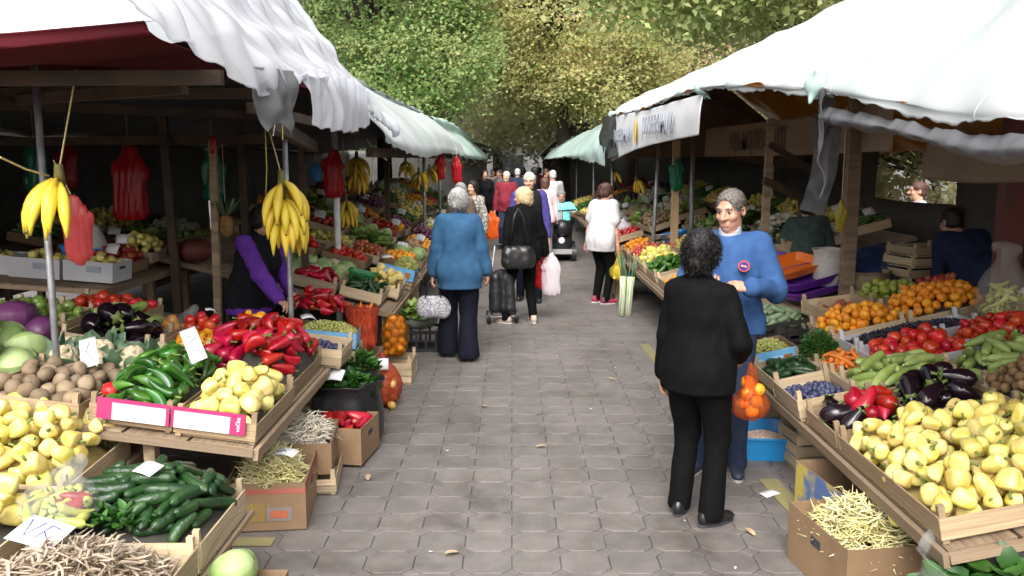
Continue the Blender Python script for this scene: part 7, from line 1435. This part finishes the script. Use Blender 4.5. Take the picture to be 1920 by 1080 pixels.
ob('seat', MB().box((0, -.3, .5), (.46, .44, .1)).mesh('seat', [m_kplas]), sct); ob('backrest', MB().box((0, -.52, .78), (.44, .08, .46)).mesh('backrest', [m_kplas]), sct); ob('seat_post', MB().tube([(0, -.3, .2), (0, -.3, .5)], .04, 10).mesh('seat_post', [m_pipe]), sct)
ob('tiller', MB().tube([(0, .42, .5), (0, .28, .95)], .035, 10).mesh('tiller', [m_pipe]), sct); ob('handlebar', MB().tube([(-.28, .22, .98), (0, .3, .96), (.28, .22, .98)], .018, 8).mesh('handlebar', [m_kplas]), sct); D = SDF((-.3, .4, .4), (.3, .95, .95), .02); D.ell((0, .66, .66), (.2, .14, .16), .03); V, Q = D.out(); ob('basket_bag', mesh('basket_bag', V, Q, [m_black]), sct)
person('rider in an aqua shirt and grey cap on the mobility scooter', (1.0, 17.9, .05), 178, 1.66, False, 1.1, feet=((-.14, .36, .16), (.14, .36, .16)), hands=((-.24, .50, .86), (.24, .50, .86)), seat=True, lean=4, top=c_aqua, sleeve=.4, hem=.45, topfit=.03, trous=c_dark, shoes=s_black, hairm=c_grey, hair='cap', skin=m_skin2, det=1, knees=((-.2, 1, .6), (.2, 1, .6)), head=(0, -16))
# farther people
def far(label, x, y, yaw, H, top, tr, hm, hair='short', fem=False, **k): return person(label, (x, y, 0), yaw, H, fem, k.pop('girth', 1.1), top=top, trous=tr, shoes=s_black, hairm=hm, hair=hair, det=k.pop('det', 0), topfit=.03, **k)
far('woman in a patterned blouse at the left stall', -.62, 14.0, 150, 1.62, c_print, c_maroon, h_black, 'bob', True, hem=.66, det=1)
far('woman with a grey bag beside the patterned blouse', -.78, 13.4, 165, 1.6, c_brn, c_blk2, h_grey, 'bob', True, det=1)
handbag('grey shoulder bag in front of the patterned blouse', (-.62, 13.2, .98), .36, .3, .14, c_grey, .45, 0)
far('man in a maroon shirt with white hair down the aisle', -.12, 19.5, 170, 1.70, c_maroon, c_jean, h_white, det=1)
held_bag('bright orange bag beside the maroon shirt man', (-.42, 19.0, .80), .3, .5, film('neon orange film', (.85, .16, .02), .85, .3, .4), None, 0, 9)
held_bag('second orange bag held lower on the left', (-.70, 18.6, .78), .24, .42, film('neon orange film', (.85, .16, .02), .85, .3, .4), None, 0, 10)
far('person in a pink shirt seen from behind the man', .62, 16.6, 10, 1.62, c_pink, c_grey, h_brown, 'bob', True)
far('person in white with a dark sash strap', .92, 20.0, 20, 1.72, c_white, c_navy, h_white)
for i, (x, y, hgt, t, hm, lab) in enumerate([(.15, 24, 1.72, c_jean, h_white, 'far shopper with a white cap'), (.62, 24.5, 1.75, c_dark, h_black, 'far dark shopper right of the white cap'), (-.35, 25, 1.68, c_grey, h_brown, 'far shopper in grey left of the white cap'), (-.7, 22.5, 1.7, c_dark, h_black, 'far dark shopper near the left tables'), (1.0, 26, 1.7, c_brn, h_brown, 'far shopper in brown by the right tables'), (.35, 28, 1.7, c_dark, h_black, 'farthest dark shopper in the middle'), (-.15, 30, 1.72, c_dark, h_grey, 'farthest grey haired shopper'), (.9, 30, 1.7, c_maroon, h_black, 'farthest shopper in maroon'), (-.6, 28, 1.66, c_pink, h_black, 'farthest shopper in pink')]): far(lab, x, y, (i * 67) % 360, hgt, t, c_blk2, hm, 'bob' if i % 2 else 'short', bool(i % 2))
# right stall interior
person('person in a grey green jacket in the dim right stall', (2.98, 8.85, 0), -10, 1.62, True, 1.15, hands=((-.2, .3, 1.0), (.2, .3, 1.0)), top=c_green, hem=.75, topfit=.03, trous=c_blk2, shoes=s_black, hairm=h_black, hair='bob', det=1, lean=10)
person('man in dark blue bending over the back of the right stall', (3.78, 6.95, 0), 12, 1.70, False, 1.15, hands=((-.1, .5, .86), (.22, .42, .82)), top=cloth('dark blue jumper', (.014, .02, .05), (.02, .028, .065)), hem=.8, topfit=.035, trous=c_jean, shoes=s_black, hairm=h_black, hair='short', det=1, lean=38)
far('person in white standing in the lit gap behind', 5.05, 11.0, 80, 1.68, c_white, c_jean, h_brown, 'short', det=1)
# paving litter: dry leaves and scraps
g_ = random.Random(11); m_lf = mat('fallen leaf', (.34, .22, .12), (.45, .33, .2), rough=.7, ns=20)
lfv, lff = leaf_blade(.08, .018, .15); lf_me = mesh('fallen_leaf', lfv, lff, [m_lf]); sc_me = mesh('paper_scrap', [(-.02, -.008, 0), (.02, -.01, .003), (.018, .009, .001), (-.016, .01, .004)], [(0, 1, 2, 3)], [m_paper], False)
for i, (u, v, a) in enumerate([(1005, 838, 0), (1415, 1004, 1), (1568, 1066, 2), (1155, 712, 0), (905, 760, 1), (780, 610, 2), (1320, 640, 1), (690, 900, 1), (860, 1035, 2)]):
    p = atZ(u, v, .006); tag(ob('fallen_leaf', lf_me, None, p, (0, 0, a + i), g_.uniform(.7, 1.2)), 'dry leaf lying on the grey paving', 'leaf', 'leaves fallen on the paving')
for i in range(12):
    p = Vector((g_.uniform(-1.0, 1.45), g_.uniform(4, 10), .005)); tag(ob('paper_scrap', sc_me, None, p, (0, 0, g_.uniform(0, 6)), g_.uniform(.3, .6)), 'tiny pale scrap of litter on the paving', 'litter', 'scraps on the paving')
